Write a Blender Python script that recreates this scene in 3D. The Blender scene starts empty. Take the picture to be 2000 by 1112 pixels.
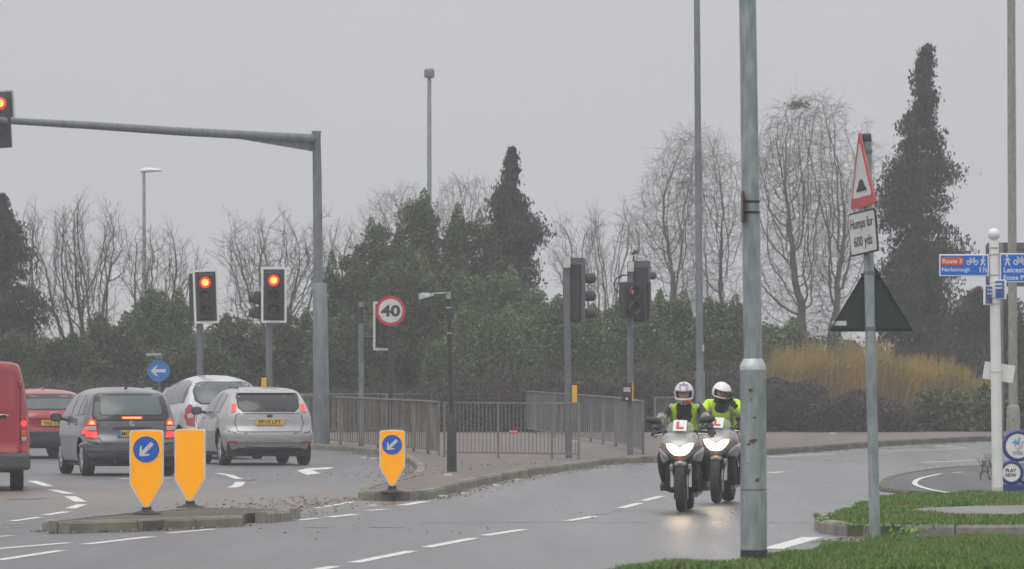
import bpy, bmesh, math, random
import numpy as np
from mathutils import Vector, Matrix, noise
from mathutils.bvhtree import BVHTree
from mathutils.geometry import tessellate_polygon
PI = math.pi
R = math.radians
sc = bpy.context.scene
COL = sc.collection
# ------------------------------------------------------------------ camera
F = 12000.0      # focal length in photograph pixels (2000 wide)
HZ = 745.0       # horizon row
CH = 1.6         # camera height
cd = bpy.data.cameras.new("camera")
cam = bpy.data.objects.new("camera", cd)
COL.objects.link(cam)
cd.sensor_width = 36.0
cd.lens = F / 2000.0 * 36.0
cd.shift_y = (HZ - 556.0) / 2000.0
cd.clip_start = 1.0
cd.clip_end = 3000.0
cam.location = (0, 0, CH)
cam.rotation_euler = (PI / 2, 0, 0)
cd.dof.use_dof = True
cd.dof.focus_distance = 88.0
cd.dof.aperture_fstop = 8.0
sc.camera = cam
# ------------------------------------------------------------------ sky, sun, exposure
SUN_EL, SUN_AZ = R(58), R(200)
w = bpy.data.worlds.new("World")
sc.world = w
w.use_nodes = True
nt = w.node_tree
nt.nodes.clear()
wo = nt.nodes.new('ShaderNodeOutputWorld')
bg = nt.nodes.new('ShaderNodeBackground')
sky = nt.nodes.new('ShaderNodeTexSky')
sky.sky_type = 'NISHITA'
sky.sun_disc = False
sky.sun_elevation = SUN_EL
sky.sun_rotation = SUN_AZ
sky.air_density = 1.0
sky.dust_density = 5.0
hs = nt.nodes.new('ShaderNodeHueSaturation')
hs.inputs['Saturation'].default_value = 0.0
tc = nt.nodes.new('ShaderNodeTexCoord')
sx = nt.nodes.new('ShaderNodeSeparateXYZ')
mr = nt.nodes.new('ShaderNodeMapRange')
mr.inputs['From Min'].default_value = 0.0
mr.inputs['From Max'].default_value = 0.9
mr.inputs['To Min'].default_value = 5.4
mr.inputs['To Max'].default_value = 14.0
mx = nt.nodes.new('ShaderNodeMix')      # the even cloud deck, grey with a little of the clear sky left
mx.data_type = 'RGBA'
mx.inputs[0].default_value = 0.88
cb = nt.nodes.new('ShaderNodeCombineColor')
m1 = nt.nodes.new('ShaderNodeMath'); m1.operation = 'MULTIPLY'; m1.inputs[1].default_value = 0.985
m2 = nt.nodes.new('ShaderNodeMath'); m2.operation = 'MULTIPLY'; m2.inputs[1].default_value = 1.025
L = nt.links.new
L(sky.outputs[0], hs.inputs['Color'])
L(tc.outputs['Generated'], sx.inputs[0])
L(sx.outputs['Z'], mr.inputs['Value'])
L(mr.outputs[0], m1.inputs[0]); L(mr.outputs[0], m2.inputs[0])
L(m1.outputs[0], cb.inputs[0]); L(m1.outputs[0], cb.inputs[1]); L(m2.outputs[0], cb.inputs[2])
L(hs.outputs[0], mx.inputs[6]); L(cb.outputs[0], mx.inputs[7])
cl = nt.nodes.new('ShaderNodeTexNoise'); cl.inputs['Scale'].default_value = 9.0; cl.inputs['Detail'].default_value = 3.0
cm = nt.nodes.new('ShaderNodeMapRange'); cm.inputs['From Min'].default_value = .3; cm.inputs['From Max'].default_value = .7; cm.inputs['To Min'].default_value = .955; cm.inputs['To Max'].default_value = 1.045
vm_ = nt.nodes.new('ShaderNodeVectorMath'); vm_.operation = 'SCALE'
L(tc.outputs['Generated'], cl.inputs['Vector']); L(cl.outputs['Fac'], cm.inputs['Value'])
L(mx.outputs[2], vm_.inputs[0]); L(cm.outputs[0], vm_.inputs['Scale'])
L(vm_.outputs[0], bg.inputs['Color'])
bg.inputs['Strength'].default_value = 0.107
L(bg.outputs[0], wo.inputs['Surface'])
sd = bpy.data.lights.new("sun", 'SUN')
so = bpy.data.objects.new("sun", sd)
COL.objects.link(so)
sd.energy = 0.9
sd.angle = R(40)
sd.color = (1.0, 0.97, 0.93)
# light comes from behind and above the camera, a little from the left
so.rotation_euler = (PI / 2 - SUN_EL, 0, R(-20))
sc.view_settings.view_transform = 'Standard'
sc.view_settings.look = 'None'
sc.view_settings.exposure = 0.0
sc.view_settings.gamma = 1.0
sc.cycles.max_bounces = 6
sc.cycles.transparent_max_bounces = 12
sc.cycles.volume_bounces = 1
sc.cycles.use_adaptive_sampling = True
sc.cycles.use_denoising = True

# ------------------------------------------------------------------ helpers
def g(Y):
    """the ground rises very gently beyond 120 m"""
    return 0.004 * max(0.0, Y - 120.0)
def P(x, y, Y):
    return Vector(((x - 1000.0) / F * Y, Y, CH + (HZ - y) / F * Y))
def gp(x, y, z0=0.0):
    Y = F * (CH - z0) / (y - HZ)
    for _ in range(12):
        Y = F * (CH - z0 - g(Y)) / (y - HZ)
    return Vector(((x - 1000.0) / F * Y, Y, g(Y) + z0))
def S(Y):
    return Y / F          # metres per photograph pixel at depth Y

def mat(name, a, b=None, rough=0.6, metal=0.0, scale=6.0, bump=0.0, bscale=None, spec=0.5, detail=4.0,
        emit=None, estr=0.0, coat=0.0, island=0.0, trans=0.0, lo=0.35, hi=0.65, alpha=1.0, stretch=None):
    m = bpy.data.materials.new(name)
    m.use_nodes = True
    n = m.node_tree.nodes
    l = m.node_tree.links.new
    p = n['Principled BSDF']
    p.inputs['Roughness'].default_value = rough
    p.inputs['Metallic'].default_value = metal
    p.inputs['Specular IOR Level'].default_value = spec
    p.inputs['Coat Weight'].default_value = coat
    p.inputs['Alpha'].default_value = alpha
    if trans:
        p.inputs['Transmission Weight'].default_value = trans
    p.inputs['Base Color'].default_value = (*a, 1)
    t = n.new('ShaderNodeTexCoord')
    src = t.outputs['Object']
    if stretch:
        mp = n.new('ShaderNodeMapping'); mp.inputs['Scale'].default_value = stretch
        l(src, mp.inputs['Vector']); src = mp.outputs[0]
    col = None
    if b is not None:
        nz = n.new('ShaderNodeTexNoise'); nz.inputs['Scale'].default_value = scale; nz.inputs['Detail'].default_value = detail
        l(src, nz.inputs['Vector'])
        rp = n.new('ShaderNodeMapRange'); rp.inputs['From Min'].default_value = lo; rp.inputs['From Max'].default_value = hi
        l(nz.outputs['Fac'], rp.inputs['Value'])
        mix = n.new('ShaderNodeMix'); mix.data_type = 'RGBA'
        mix.inputs[6].default_value = (*a, 1); mix.inputs[7].default_value = (*b, 1)
        l(rp.outputs[0], mix.inputs[0])
        col = mix.outputs[2]
    if island:
        ge = n.new('ShaderNodeNewGeometry')
        mr_ = n.new('ShaderNodeMapRange'); mr_.inputs['To Min'].default_value = 1 - island; mr_.inputs['To Max'].default_value = 1 + island
        l(ge.outputs['Random Per Island'], mr_.inputs['Value'])
        vm = n.new('ShaderNodeVectorMath'); vm.operation = 'SCALE'
        if col is None:
            vm.inputs[0].default_value = a
        else:
            l(col, vm.inputs[0])
        l(mr_.outputs[0], vm.inputs['Scale'])
        col = vm.outputs[0]
    if col is not None:
        l(col, p.inputs['Base Color'])
    if bump:
        bn = n.new('ShaderNodeTexNoise'); bn.inputs['Scale'].default_value = bscale or scale * 4; bn.inputs['Detail'].default_value = 5
        l(src, bn.inputs['Vector'])
        bp = n.new('ShaderNodeBump'); bp.inputs['Strength'].default_value = bump; bp.inputs['Distance'].default_value = 0.02
        l(bn.outputs['Fac'], bp.inputs['Height']); l(bp.outputs[0], p.inputs['Normal'])
    if emit:
        p.inputs['Emission Color'].default_value = (*emit, 1)
        p.inputs['Emission Strength'].default_value = estr
    return m

class MB:
    """collects simple shapes into one mesh"""
    def __init__(s):
        s.v = []; s.f = []; s.smooth = []
    def add(s, vs, fs, smooth=False, M=None):
        o = len(s.v)
        for q in vs:
            q = Vector(q)
            s.v.append(tuple(M @ q) if M else tuple(q))
        for q in fs:
            s.f.append([i + o for i in q]); s.smooth.append(smooth)
        return s
    def box(s, c, size, M=None, bev=0.0):
        x, y, z = c; a, b, d = size[0] / 2, size[1] / 2, size[2] / 2
        if bev <= 0:
            vs = [(x + i * a, y + j * b, z + k * d) for i in (-1, 1) for j in (-1, 1) for k in (-1, 1)]
            return s.add(vs, [(0, 1, 3, 2), (4, 6, 7, 5), (0, 4, 5, 1), (2, 3, 7, 6), (0, 2, 6, 4), (1, 5, 7, 3)], M=M)
        bm = bmesh.new(); bmesh.ops.create_cube(bm, size=1.0)
        for v in bm.verts: v.co = Vector((x + v.co.x * size[0], y + v.co.y * size[1], z + v.co.z * size[2]))
        bmesh.ops.bevel(bm, geom=bm.edges[:], offset=bev, segments=2, affect='EDGES', profile=0.5)
        vs = [v.co.copy() for v in bm.verts]; fs = [[v.index for v in f.verts] for f in bm.faces]
        bm.free()
        return s.add(vs, fs, M=M)
    def tube(s, pts, rad, n=10, caps=True, M=None, smooth=True):
        pts = [Vector(p) for p in pts]
        if not hasattr(rad, '__len__'): rad = [rad] * len(pts)
        vs = []; fs = []
        up = None
        for i, p in enumerate(pts):
            d = (pts[min(i + 1, len(pts) - 1)] - pts[max(i - 1, 0)])
            if d.length < 1e-9: d = Vector((0, 0, 1))
            d.normalize()
            if up is None:
                up = Vector((1, 0, 0)) if abs(d.x) < 0.8 else Vector((0, 1, 0))
            a = d.cross(up).normalized(); b = d.cross(a).normalized(); up = -b if False else a.cross(d)
            for k in range(n):
                t = 2 * PI * k / n
                vs.append(p + (a * math.cos(t) + b * math.sin(t)) * rad[i])
        for i in range(len(pts) - 1):
            for k in range(n):
                k2 = (k + 1) % n
                fs.append((i * n + k, i * n + k2, (i + 1) * n + k2, (i + 1) * n + k))
        s.add(vs, fs, smooth, M)
        if caps:
            s.add([vs[k] for k in range(n)], [tuple(range(n))], False, M)
            m = (len(pts) - 1) * n
            s.add([vs[m + k] for k in range(n)], [tuple(range(n))], False, M)
        return s
    def lathe(s, prof, n=24, M=None, axis='Z', smooth=True, c=(0, 0, 0)):
        """prof: list of (r, h)"""
        vs = []; fs = []
        for r, h in prof:
            for k in range(n):
                t = 2 * PI * k / n
                q = (r * math.cos(t), r * math.sin(t), h)
                if axis == 'Y': q = (q[0], h, q[1])
                if axis == 'X': q = (h, q[0], q[1])
                vs.append((q[0] + c[0], q[1] + c[1], q[2] + c[2]))
        for i in range(len(prof) - 1):
            for k in range(n):
                k2 = (k + 1) % n
                fs.append((i * n + k, i * n + k2, (i + 1) * n + k2, (i + 1) * n + k))
        s.add(vs, fs, smooth, M)
        s.add(vs[:n], [tuple(range(n))], False, M); s.add(vs[-n:], [tuple(range(n))], False, M)
        return s
    def plate(s, outline, y0, y1, M=None):
        """outline in the XZ plane, extruded from y0 to y1"""
        n = len(outline)
        vs = [(x, y0, z) for x, z in outline] + [(x, y1, z) for x, z in outline]
        tr = tessellate_polygon([[Vector((x, z, 0)) for x, z in outline]])
        fs = [tuple(t) for t in tr] + [tuple(i + n for i in t) for t in tr]
        fs += [(i, (i + 1) % n, n + (i + 1) % n, n + i) for i in range(n)]
        return s.add(vs, fs, M=M)
    def ring(s, outline, w, y0, y1, M=None):
        """a border band of width w just inside a closed convex-ish outline"""
        cx = sum(p[0] for p in outline) / len(outline); cz = sum(p[1] for p in outline) / len(outline)
        n = len(outline); inn = inset(outline, w)
        for i in range(n):
            j = (i + 1) % n
            q = [outline[i], outline[j], inn[j], inn[i]]
            vs = [(x, y0, z) for x, z in q] + [(x, y1, z) for x, z in q]
            s.add(vs, [(0, 1, 2, 3), (4, 5, 6, 7), (0, 1, 5, 4), (2, 3, 7, 6)], M=M)
        return s
    def build(s, name, m, parent=None, fix=True):
        me = bpy.data.meshes.new(name)
        me.from_pydata(s.v, [], s.f)
        me.polygons.foreach_set('use_smooth', s.smooth)
        if fix:
            bm = bmesh.new(); bm.from_mesh(me)
            bmesh.ops.recalc_face_normals(bm, faces=bm.faces[:]); bm.to_mesh(me); bm.free()
        me.materials.append(m)
        o = bpy.data.objects.new(name, me)
        COL.objects.link(o)
        if parent: o.parent = parent
        return o

def inset(outline, w):
    n = len(outline); out = []
    area = sum(outline[i][0] * outline[(i + 1) % n][1] - outline[(i + 1) % n][0] * outline[i][1] for i in range(n))
    sgn = 1 if area > 0 else -1
    for i in range(n):
        p0 = Vector(outline[i - 1]); p1 = Vector(outline[i]); p2 = Vector(outline[(i + 1) % n])
        d1 = (p1 - p0).normalized(); d2 = (p2 - p1).normalized()
        n1 = Vector((-d1.y, d1.x)) * sgn; n2 = Vector((-d2.y, d2.x)) * sgn
        k = n1 + n2
        if k.length < 1e-6: k = n1
        k.normalize(); c = max(0.35, k.dot(n1))
        q = p1 + k * (w / c)
        out.append((q.x, q.y))
    return out

def circ(cx, cz, r, n=28):
    return [(cx + r * math.cos(2 * PI * i / n), cz + r * math.sin(2 * PI * i / n)) for i in range(n)]
def rrect(cx, cz, w, h, r, n=4):
    out = []
    for (sx_, sz_, a0) in ((1, 1, 0), (-1, 1, 90), (-1, -1, 180), (1, -1, 270)):
        for i in range(n + 1):
            a = R(a0 + 90 * i / n)
            out.append((cx + sx_ * (w / 2 - r) + r * math.cos(a), cz + sz_ * (h / 2 - r) + r * math.sin(a)))
    return out

def tag(o, label=None, cat=None, group=None, kind=None):
    if label: o['label'] = label
    if cat: o['category'] = cat
    if group: o['group'] = group
    if kind: o['kind'] = kind
    return o
def thing(name, label, cat, loc=(0, 0, 0), rz=0.0, group=None):
    o = bpy.data.objects.new(name, None); COL.objects.link(o)
    o.empty_display_size = 0.2
    o.location = loc; o.rotation_euler = (0, 0, rz)
    return tag(o, label, cat, group)
def link_mesh(name, me, m=None, parent=None):
    o = bpy.data.objects.new(name, me); COL.objects.link(o)
    if m: 
        me.materials.clear(); me.materials.append(m)
    if parent: o.parent = parent
    return o
def npmesh(name, V, Q, m, parent=None, smooth=False):
    """V (n,3) array, Q (k,4) or (k,3) index array"""
    me = bpy.data.meshes.new(name)
    V = np.asarray(V, dtype=np.float32); Q = np.asarray(Q, dtype=np.int32)
    k = Q.shape[1]
    me.vertices.add(len(V)); me.vertices.foreach_set('co', V.ravel())
    me.loops.add(Q.size); me.loops.foreach_set('vertex_index', Q.ravel())
    me.polygons.add(len(Q)); me.polygons.foreach_set('loop_start', np.arange(0, Q.size, k, dtype=np.int32))
    me.polygons.foreach_set('use_smooth', np.full(len(Q), smooth))
    me.update(calc_edges=True)
    me.validate()
    me.materials.append(m)
    o = bpy.data.objects.new(name, me); COL.objects.link(o)
    if parent: o.parent = parent
    return o
def copy_tree(o, parent=None):
    c = o.copy(); COL.objects.link(c)
    if parent: c.parent = parent
    for ch in list(o.children):
        copy_tree(ch, c)
    return c

_tx = {}
def text_mb(mb, body, x, z, w=None, h=None, y=-0.01, M=None, bold=0.0, align='C', th=0.004):
    """lay writing on a -Y facing plane; x,z = centre (or left edge for align L)"""
    key = (body, bold)
    if key not in _tx:
        cu = bpy.data.curves.new('t', 'FONT'); cu.body = body; cu.size = 1.0; cu.offset = bold; cu.resolution_u = 3
        ob = bpy.data.objects.new('t', cu); COL.objects.link(ob)
        dg = bpy.context.evaluated_depsgraph_get()
        me = bpy.data.meshes.new_from_object(ob.evaluated_get(dg))
        vs = [(v.co.x, v.co.y) for v in me.vertices]; fs = [list(p.vertices) for p in me.polygons]
        bpy.data.objects.remove(ob); bpy.data.curves.remove(cu); bpy.data.meshes.remove(me)
        _tx[key] = (vs, fs)
    vs, fs = _tx[key]
    x0 = min(v[0] for v in vs); x1 = max(v[0] for v in vs); z0 = min(v[1] for v in vs); z1 = max(v[1] for v in vs)
    if h is None: h = w * (z1 - z0) / (x1 - x0)
    sz = h / (z1 - z0)
    sx2 = (w / (x1 - x0)) if w else sz
    ox = x - (w if w else (x1 - x0) * sz) / 2 if align == 'C' else x
    mb.add([(ox + (a - x0) * sx2, y, z - h / 2 + (b - z0) * sz) for a, b in vs], fs, M=M)
    return mb

def skin_mesh(nodes, edges, sub=2):
    """nodes: {name:(co, rx[, ry])}; grows one continuous surface with the Skin modifier"""
    names = list(nodes)
    me = bpy.data.meshes.new('sk')
    me.from_pydata([nodes[k][0] for k in names], [(names.index(a), names.index(b)) for a, b in edges], [])
    ob = bpy.data.objects.new('sk', me); COL.objects.link(ob)
    md = ob.modifiers.new('s', 'SKIN'); md.use_smooth_shade = True
    sv = me.skin_vertices[0].data
    for i, k in enumerate(names):
        t = nodes[k]
        sv[i].radius = (t[1], t[2] if len(t) > 2 else t[1])
        sv[i].use_root = (i == 0)
    ss = ob.modifiers.new('u', 'SUBSURF'); ss.levels = sub; ss.render_levels = sub
    dg = bpy.context.evaluated_depsgraph_get(); dg.update()
    out = bpy.data.meshes.new_from_object(ob.evaluated_get(dg))
    bpy.data.objects.remove(ob)
    for p in out.polygons: p.use_smooth = True
    return out
def mesh_to_mb(mb, me, M=None):
    mb.add([v.co.copy() for v in me.vertices], [list(p.vertices) for p in me.polygons], True, M)

def slab(name, pts, z0, m, thick=0.0, kind='structure', parent=None, cut=True):
    """flat sheet (or raised slab) over a ground outline, following the gentle rise of the ground"""
    bm = bmesh.new()
    pl = [Vector((p[0], p[1], 0)) for p in pts]
    vs = [bm.verts.new(p) for p in pl]
    for t in tessellate_polygon([pl]):
        try: bm.faces.new([vs[i] for i in t])
        except ValueError: pass
    if cut:
        bmesh.ops.bisect_plane(bm, geom=bm.verts[:] + bm.edges[:] + bm.faces[:], plane_co=(0, 120, 0), plane_no=(0, 1, 0))
    for v in bm.verts: v.co.z = g(v.co.y) + z0
    bmesh.ops.recalc_face_normals(bm, faces=bm.faces[:])
    for f in bm.faces:
        if f.normal.z < 0: f.normal_flip()
    if thick:
        r = bmesh.ops.extrude_face_region(bm, geom=bm.faces[:])
        for v in r['geom']:
            if isinstance(v, bmesh.types.BMVert): v.co.z -= 0
        ex = [v for v in r['geom'] if isinstance(v, bmesh.types.BMVert)]
        old = [v for v in bm.verts if v not in set(ex)]
        for v in old: v.co.z -= thick
        bmesh.ops.recalc_face_normals(bm, faces=bm.faces[:])
    me = bpy.data.meshes.new(name); bm.to_mesh(me); bm.free()
    me.materials.append(m)
    o = bpy.data.objects.new(name, me); COL.objects.link(o)
    if parent: o.parent = parent
    if kind: o['kind'] = kind
    return o

def kerb_stones(name, pts, m, top=0.125, wid=0.13, step=0.9, side=1, chamfer=0.02, tops=None):
    """kerb stones laid end to end along a polyline (side=1: stone body to the left of travel)"""
    P_ = [Vector((p[0], p[1])) for p in pts]
    d = [0]
    for a, b in zip(P_, P_[1:]): d.append(d[-1] + (b - a).length)
    def at(s_):
        for i in range(len(d) - 1):
            if s_ <= d[i + 1] or i == len(d) - 2:
                t = (s_ - d[i]) / max(1e-6, d[i + 1] - d[i]); return P_[i].lerp(P_[i + 1], min(1, t))
    n = max(1, int(d[-1] / step)); mb = MB()
    def nor(s_):
        q = at(min(d[-1], s_ + 0.05)) - at(max(0, s_ - 0.05)); q.normalize(); return Vector((-q.y, q.x)) * side
    for i in range(n):
        s0 = d[-1] * i / n + 0.009; s1 = d[-1] * (i + 1) / n - 0.009
        sm = (s0 + s1) / 2; hgt = top + random.uniform(-.004, .004)
        if tops: hgt = tops(sm / d[-1])
        ring = []
        for s_ in (s0, sm, s1):
            p = at(s_); k = nor(s_); z = g(p.y)
            prof = [(-.012, -0.07), (-.012, hgt - chamfer * 1.5), (chamfer - .012, hgt), (wid, hgt), (wid, -0.07)]
            ring.append([(p.x + k.x * a, p.y + k.y * a, z + b) for a, b in prof])
        vs = ring[0] + ring[1] + ring[2]; fs = []
        for j in range(2):
            for q in range(5):
                q2 = (q + 1) % 5
                fs.append((j * 5 + q, j * 5 + q2, (j + 1) * 5 + q2, (j + 1) * 5 + q))
        fs += [(0, 1, 2, 3, 4), (10, 11, 12, 13, 14)]
        mb.add(vs, fs)
    o = mb.build(name, m); o['kind'] = 'structure'
    return o

# ------------------------------------------------------------------ shared materials
M = {}
M['galv'] = mat('galvanised_steel', (.33, .37, .37), (.21, .245, .25), rough=.55, metal=.35, scale=5, bump=.15, bscale=40, stretch=(3, 3, .8))
M['galv_dark'] = mat('weathered_galvanised', (.20, .225, .235), (.13, .15, .155), rough=.6, metal=.3, scale=4, stretch=(2, 2, .6))
M['grey_paint'] = mat('grey_pole_paint', (.13, .14, .15), (.10, .11, .118), rough=.5, scale=5)
M['black'] = mat('black_plastic', (.018, .018, .019), (.03, .03, .03), rough=.55, scale=9)
M['black_paint'] = mat('black_pole_paint', (.016, .016, .017), (.035, .032, .03), rough=.5, scale=6)
M['white'] = mat('white_enamel', (.74, .74, .72), (.62, .62, .60), rough=.45, scale=4, lo=.4, hi=.8)
M['white_dirty'] = mat('dirty_white_paint', (.55, .55, .52), (.38, .37, .33), rough=.55, scale=7)
M['rubber'] = mat('tyre_rubber', (.012, .012, .012), (.03, .029, .027), rough=.8, scale=12)
M['chrome'] = mat('bright_metal', (.6, .6, .6), rough=.2, metal=1.0)
M['backboard'] = mat('signal_backing_board', (.03, .032, .035), (.045, .047, .05), rough=.5, scale=4)
M['yellow'] = mat('yellow_plastic', (.75, .42, .02), (.66, .36, .02), rough=.4, scale=5)
M['blue'] = mat('sign_blue', (.012, .10, .42), (.014, .11, .40), rough=.35, scale=4)
M['red_sheet'] = mat('sign_red', (.50, .025, .02), (.42, .02, .018), rough=.35, scale=4)
M['ink'] = mat('sign_black', (.015, .015, .015), rough=.5)
M['conc'] = mat('concrete', (.28, .27, .23), (.20, .195, .165), rough=.85, scale=7, bump=.3, bscale=50, stretch=(2, 2, .7))
M['lamp_red'] = mat('red_lamp_rim', (.3, .01, .01), emit=(1, .015, .01), estr=1.3, rough=.4)
M['lamp_core'] = mat('red_lamp_core', (.5, .1, .05), emit=(1, .13, .025), estr=7.0, rough=.4)
M['glass_dark'] = mat('dark_glass', (.012, .014, .014), rough=.08, spec=.6)
M['skin'] = mat('face_skin', (.42, .22, .15), (.36, .17, .12), rough=.6, scale=20)
# ================================================================== SETTING
random.seed(4)
def asphalt(name, a, b, tint, rough, fine=160, patch=.35, dirt=False):
    m = bpy.data.materials.new(name); m.use_nodes = True
    n = m.node_tree.nodes; l = m.node_tree.links.new; p = n['Principled BSDF']
    t = n.new('ShaderNodeTexCoord')
    def nz(s, st=(1, 1, 1), d=5):
        mp = n.new('ShaderNodeMapping'); mp.inputs['Scale'].default_value = st; l(t.outputs['Object'], mp.inputs['Vector'])
        q = n.new('ShaderNodeTexNoise'); q.inputs['Scale'].default_value = s; q.inputs['Detail'].default_value = d; l(mp.outputs[0], q.inputs['Vector']); return q
    def mix(fac, c1, c2, lo=.35, hi=.65, mx_=1.0):
        r = n.new('ShaderNodeMapRange'); r.inputs['From Min'].default_value = lo; r.inputs['From Max'].default_value = hi; r.inputs['To Max'].default_value = mx_
        l(fac, r.inputs['Value']); k = n.new('ShaderNodeMix'); k.data_type = 'RGBA'; l(r.outputs[0], k.inputs[0])
        for i, c in ((6, c1), (7, c2)):
            if isinstance(c, tuple): k.inputs[i].default_value = (*c, 1)
            else: l(c, k.inputs[i])
        return k.outputs[2]
    big = nz(.5, (1, .08, 1)); mid = nz(1.6, (1, .06, 1)); fi = nz(fine * .5, (1, .08, 1), 3)
    c = mix(big.outputs['Fac'], a, b)
    c = mix(mid.outputs['Fac'], c, tint, .45, .75, patch)
    sp2 = nz(14, (1, .12, 1), 6); c = mix(sp2.outputs['Fac'], c, tuple(x * .55 for x in a), .52, .8, .55)
    c = mix(fi.outputs['Fac'], c, tuple(x * 2.2 for x in a), .55, .75, .5)
    if dirt:      # pale brown dust worked into the surface of the roundabout lanes
        vd = n.new('ShaderNodeVectorMath'); vd.operation = 'DISTANCE'; mp = n.new('ShaderNodeMapping'); mp.inputs['Scale'].default_value = (1, .42, 1); l(t.outputs['Object'], mp.inputs['Vector'])
        l(mp.outputs[0], vd.inputs[0]); vd.inputs[1].default_value = (-5.2, 36, 0)
        dr = n.new('ShaderNodeMapRange'); dr.inputs['From Min'].default_value = 6.5; dr.inputs['From Max'].default_value = 1.0; dr.inputs['To Max'].default_value = 1.3; l(vd.outputs['Value'], dr.inputs['Value'])
        mm = n.new('ShaderNodeMath'); mm.operation = 'MULTIPLY'; l(dr.outputs[0], mm.inputs[0]); l(mid.outputs['Fac'], mm.inputs[1])
        c = mix(mm.outputs[0], c, (.17, .135, .10), .1, .75, .8)
    l(c, p.inputs['Base Color'])
    r = n.new('ShaderNodeMapRange'); r.inputs['From Min'].default_value = .3; r.inputs['From Max'].default_value = .7
    r.inputs['To Min'].default_value = rough - .07; r.inputs['To Max'].default_value = rough + .08
    l(mid.outputs['Fac'], r.inputs['Value']); rough_out = r.outputs[0]
    if dirt:      # the right hand carriageway is wetter and more polished than the junction mouth
        sp = n.new('ShaderNodeSeparateXYZ'); l(t.outputs['Object'], sp.inputs[0])
        wv = n.new('ShaderNodeMath'); wv.operation = 'MULTIPLY_ADD'; wv.inputs[1].default_value = 3.0; l(mid.outputs['Fac'], wv.inputs[0]); l(sp.outputs['X'], wv.inputs[2])
        wr_ = n.new('ShaderNodeMapRange'); wr_.interpolation_type = 'SMOOTHSTEP'; wr_.inputs['From Min'].default_value = -3.0; wr_.inputs['From Max'].default_value = 4.0; wr_.inputs['To Min'].default_value = .13; wr_.inputs['To Max'].default_value = -.07
        l(wv.outputs[0], wr_.inputs['Value']); ad = n.new('ShaderNodeMath'); ad.operation = 'ADD'; l(rough_out, ad.inputs[0]); l(wr_.outputs[0], ad.inputs[1]); rough_out = ad.outputs[0]
    l(rough_out, p.inputs['Roughness'])
    bn = n.new('ShaderNodeBump'); bn.inputs['Strength'].default_value = .35; bn.inputs['Distance'].default_value = .01
    l(fi.outputs['Fac'], bn.inputs['Height']); l(bn.outputs[0], p.inputs['Normal'])
    return m
M['road'] = asphalt('worn_asphalt', (.074, .075, .079), (.098, .098, .100), (.12, .108, .092), .37, dirt=True)
M['pave'] = asphalt('reddish_tarmac', (.115, .092, .085), (.15, .118, .108), (.10, .088, .08), .8)
M['cycle'] = asphalt('dark_tarmac', (.050, .050, .052), (.062, .062, .063), (.07, .066, .06), .62)
M['pathm'] = asphalt('grey_tarmac', (.16, .15, .145), (.20, .185, .175), (.13, .125, .12), .75)
M['isl'] = asphalt('mossy_tarmac', (.085, .078, .065), (.06, .052, .042), (.045, .05, .03), .85)
M['kerb'] = mat('kerb_concrete', (.22, .205, .16), (.14, .14, .10), rough=.8, scale=3.5, bump=.4, bscale=60, island=.22)
M['kerb_far'] = mat('kerb_concrete_pale', (.13, .125, .10), (.085, .085, .07), rough=.85, scale=2, bump=.3, bscale=50, island=.15)
M['kerb_tip'] = mat('kerb_concrete_worn', (.25, .23, .20), (.17, .155, .13), rough=.8, scale=6, bump=.4, bscale=60, island=.1)
M['soil'] = mat('winter_soil', (.035, .030, .022), (.055, .05, .03), rough=.9, scale=.8, bump=.4)
M['turf'] = mat('turf_base', (.045, .075, .02), (.08, .09, .03), rough=.9, scale=2.5, bump=.5, bscale=30)
M['paint'] = mat('road_paint', (.60, .60, .57), (.26, .255, .25), rough=.55, scale=9, detail=8, lo=.5, hi=.78)
M['paint_old'] = mat('worn_road_paint', (.24, .24, .23), (.08, .08, .082), rough=.6, scale=14, detail=8, lo=.42, hi=.62)

slab('ground', [(-420, -60), (420, -60), (420, 640), (-420, 640)], -0.05, M['soil'])
road = slab('road', [(-60, 15), (60, 15), (60, 163), (-60, 163)], 0.0, M['road'])

front = [(706, 977), (760, 979), (815, 977), (850, 972), (900, 957), (960, 944), (1040, 928), (1120, 918), (1200, 906),
         (1290, 903), (1400, 897), (1500, 889), (1600, 882), (1700, 874), (1800, 868), (1935, 862), (2000, 860), (2200, 857)]
left = [(-300, 858), (0, 860), (300, 862), (480, 868), (560, 873), (610, 878), (680, 882), (725, 887), (770, 895), (800, 907), (814, 920),
        (812, 934), (792, 947), (745, 958), (712, 967), (704, 972)]
fr = [gp(*p) for p in front]; lf = [gp(*p) for p in left]
XR, XL = fr[-1].x + 10, lf[0].x - 10
def smooth_line(pts, k=3):
    out = []
    for i in range(len(pts) - 1):
        p0 = pts[max(0, i - 1)]; p1 = pts[i]; p2 = pts[i + 1]; p3 = pts[min(len(pts) - 1, i + 2)]
        for j in range(k):
            t = j / k
            out.append(0.5 * ((2 * p1) + (-p0 + p2) * t + (2 * p0 - 5 * p1 + 4 * p2 - p3) * t * t + (-p0 + 3 * p1 - 3 * p2 + p3) * t ** 3))
    out.append(pts[-1]); return out
frs, lfs = smooth_line(fr), smooth_line(lf)
slab('pavement', frs + [Vector((XR, fr[-1].y, 0)), Vector((XR, 163.5, 0)), Vector((XL, 163.5, 0)), Vector((XL, lf[0].y, 0))] + lfs, .115, M['pave'], thick=.16)
i1 = [i for i, p in enumerate(frs) if (p - fr[8]).length < 1e-4][0]; i2 = [i for i, p in enumerate(frs) if (p - fr[11]).length < 1e-4][0]
kerb_stones('kerb', frs[:i1 + 1], M['kerb'], side=1)
kerb_stones('kerb', frs[i1:i2 + 1], M['kerb'], side=1, top=.12, tops=lambda t: .12)
kerb_stones('kerb', frs[i2:] + [Vector((XR, fr[-1].y, 0))], M['kerb_far'], side=1, top=.135)
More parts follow.
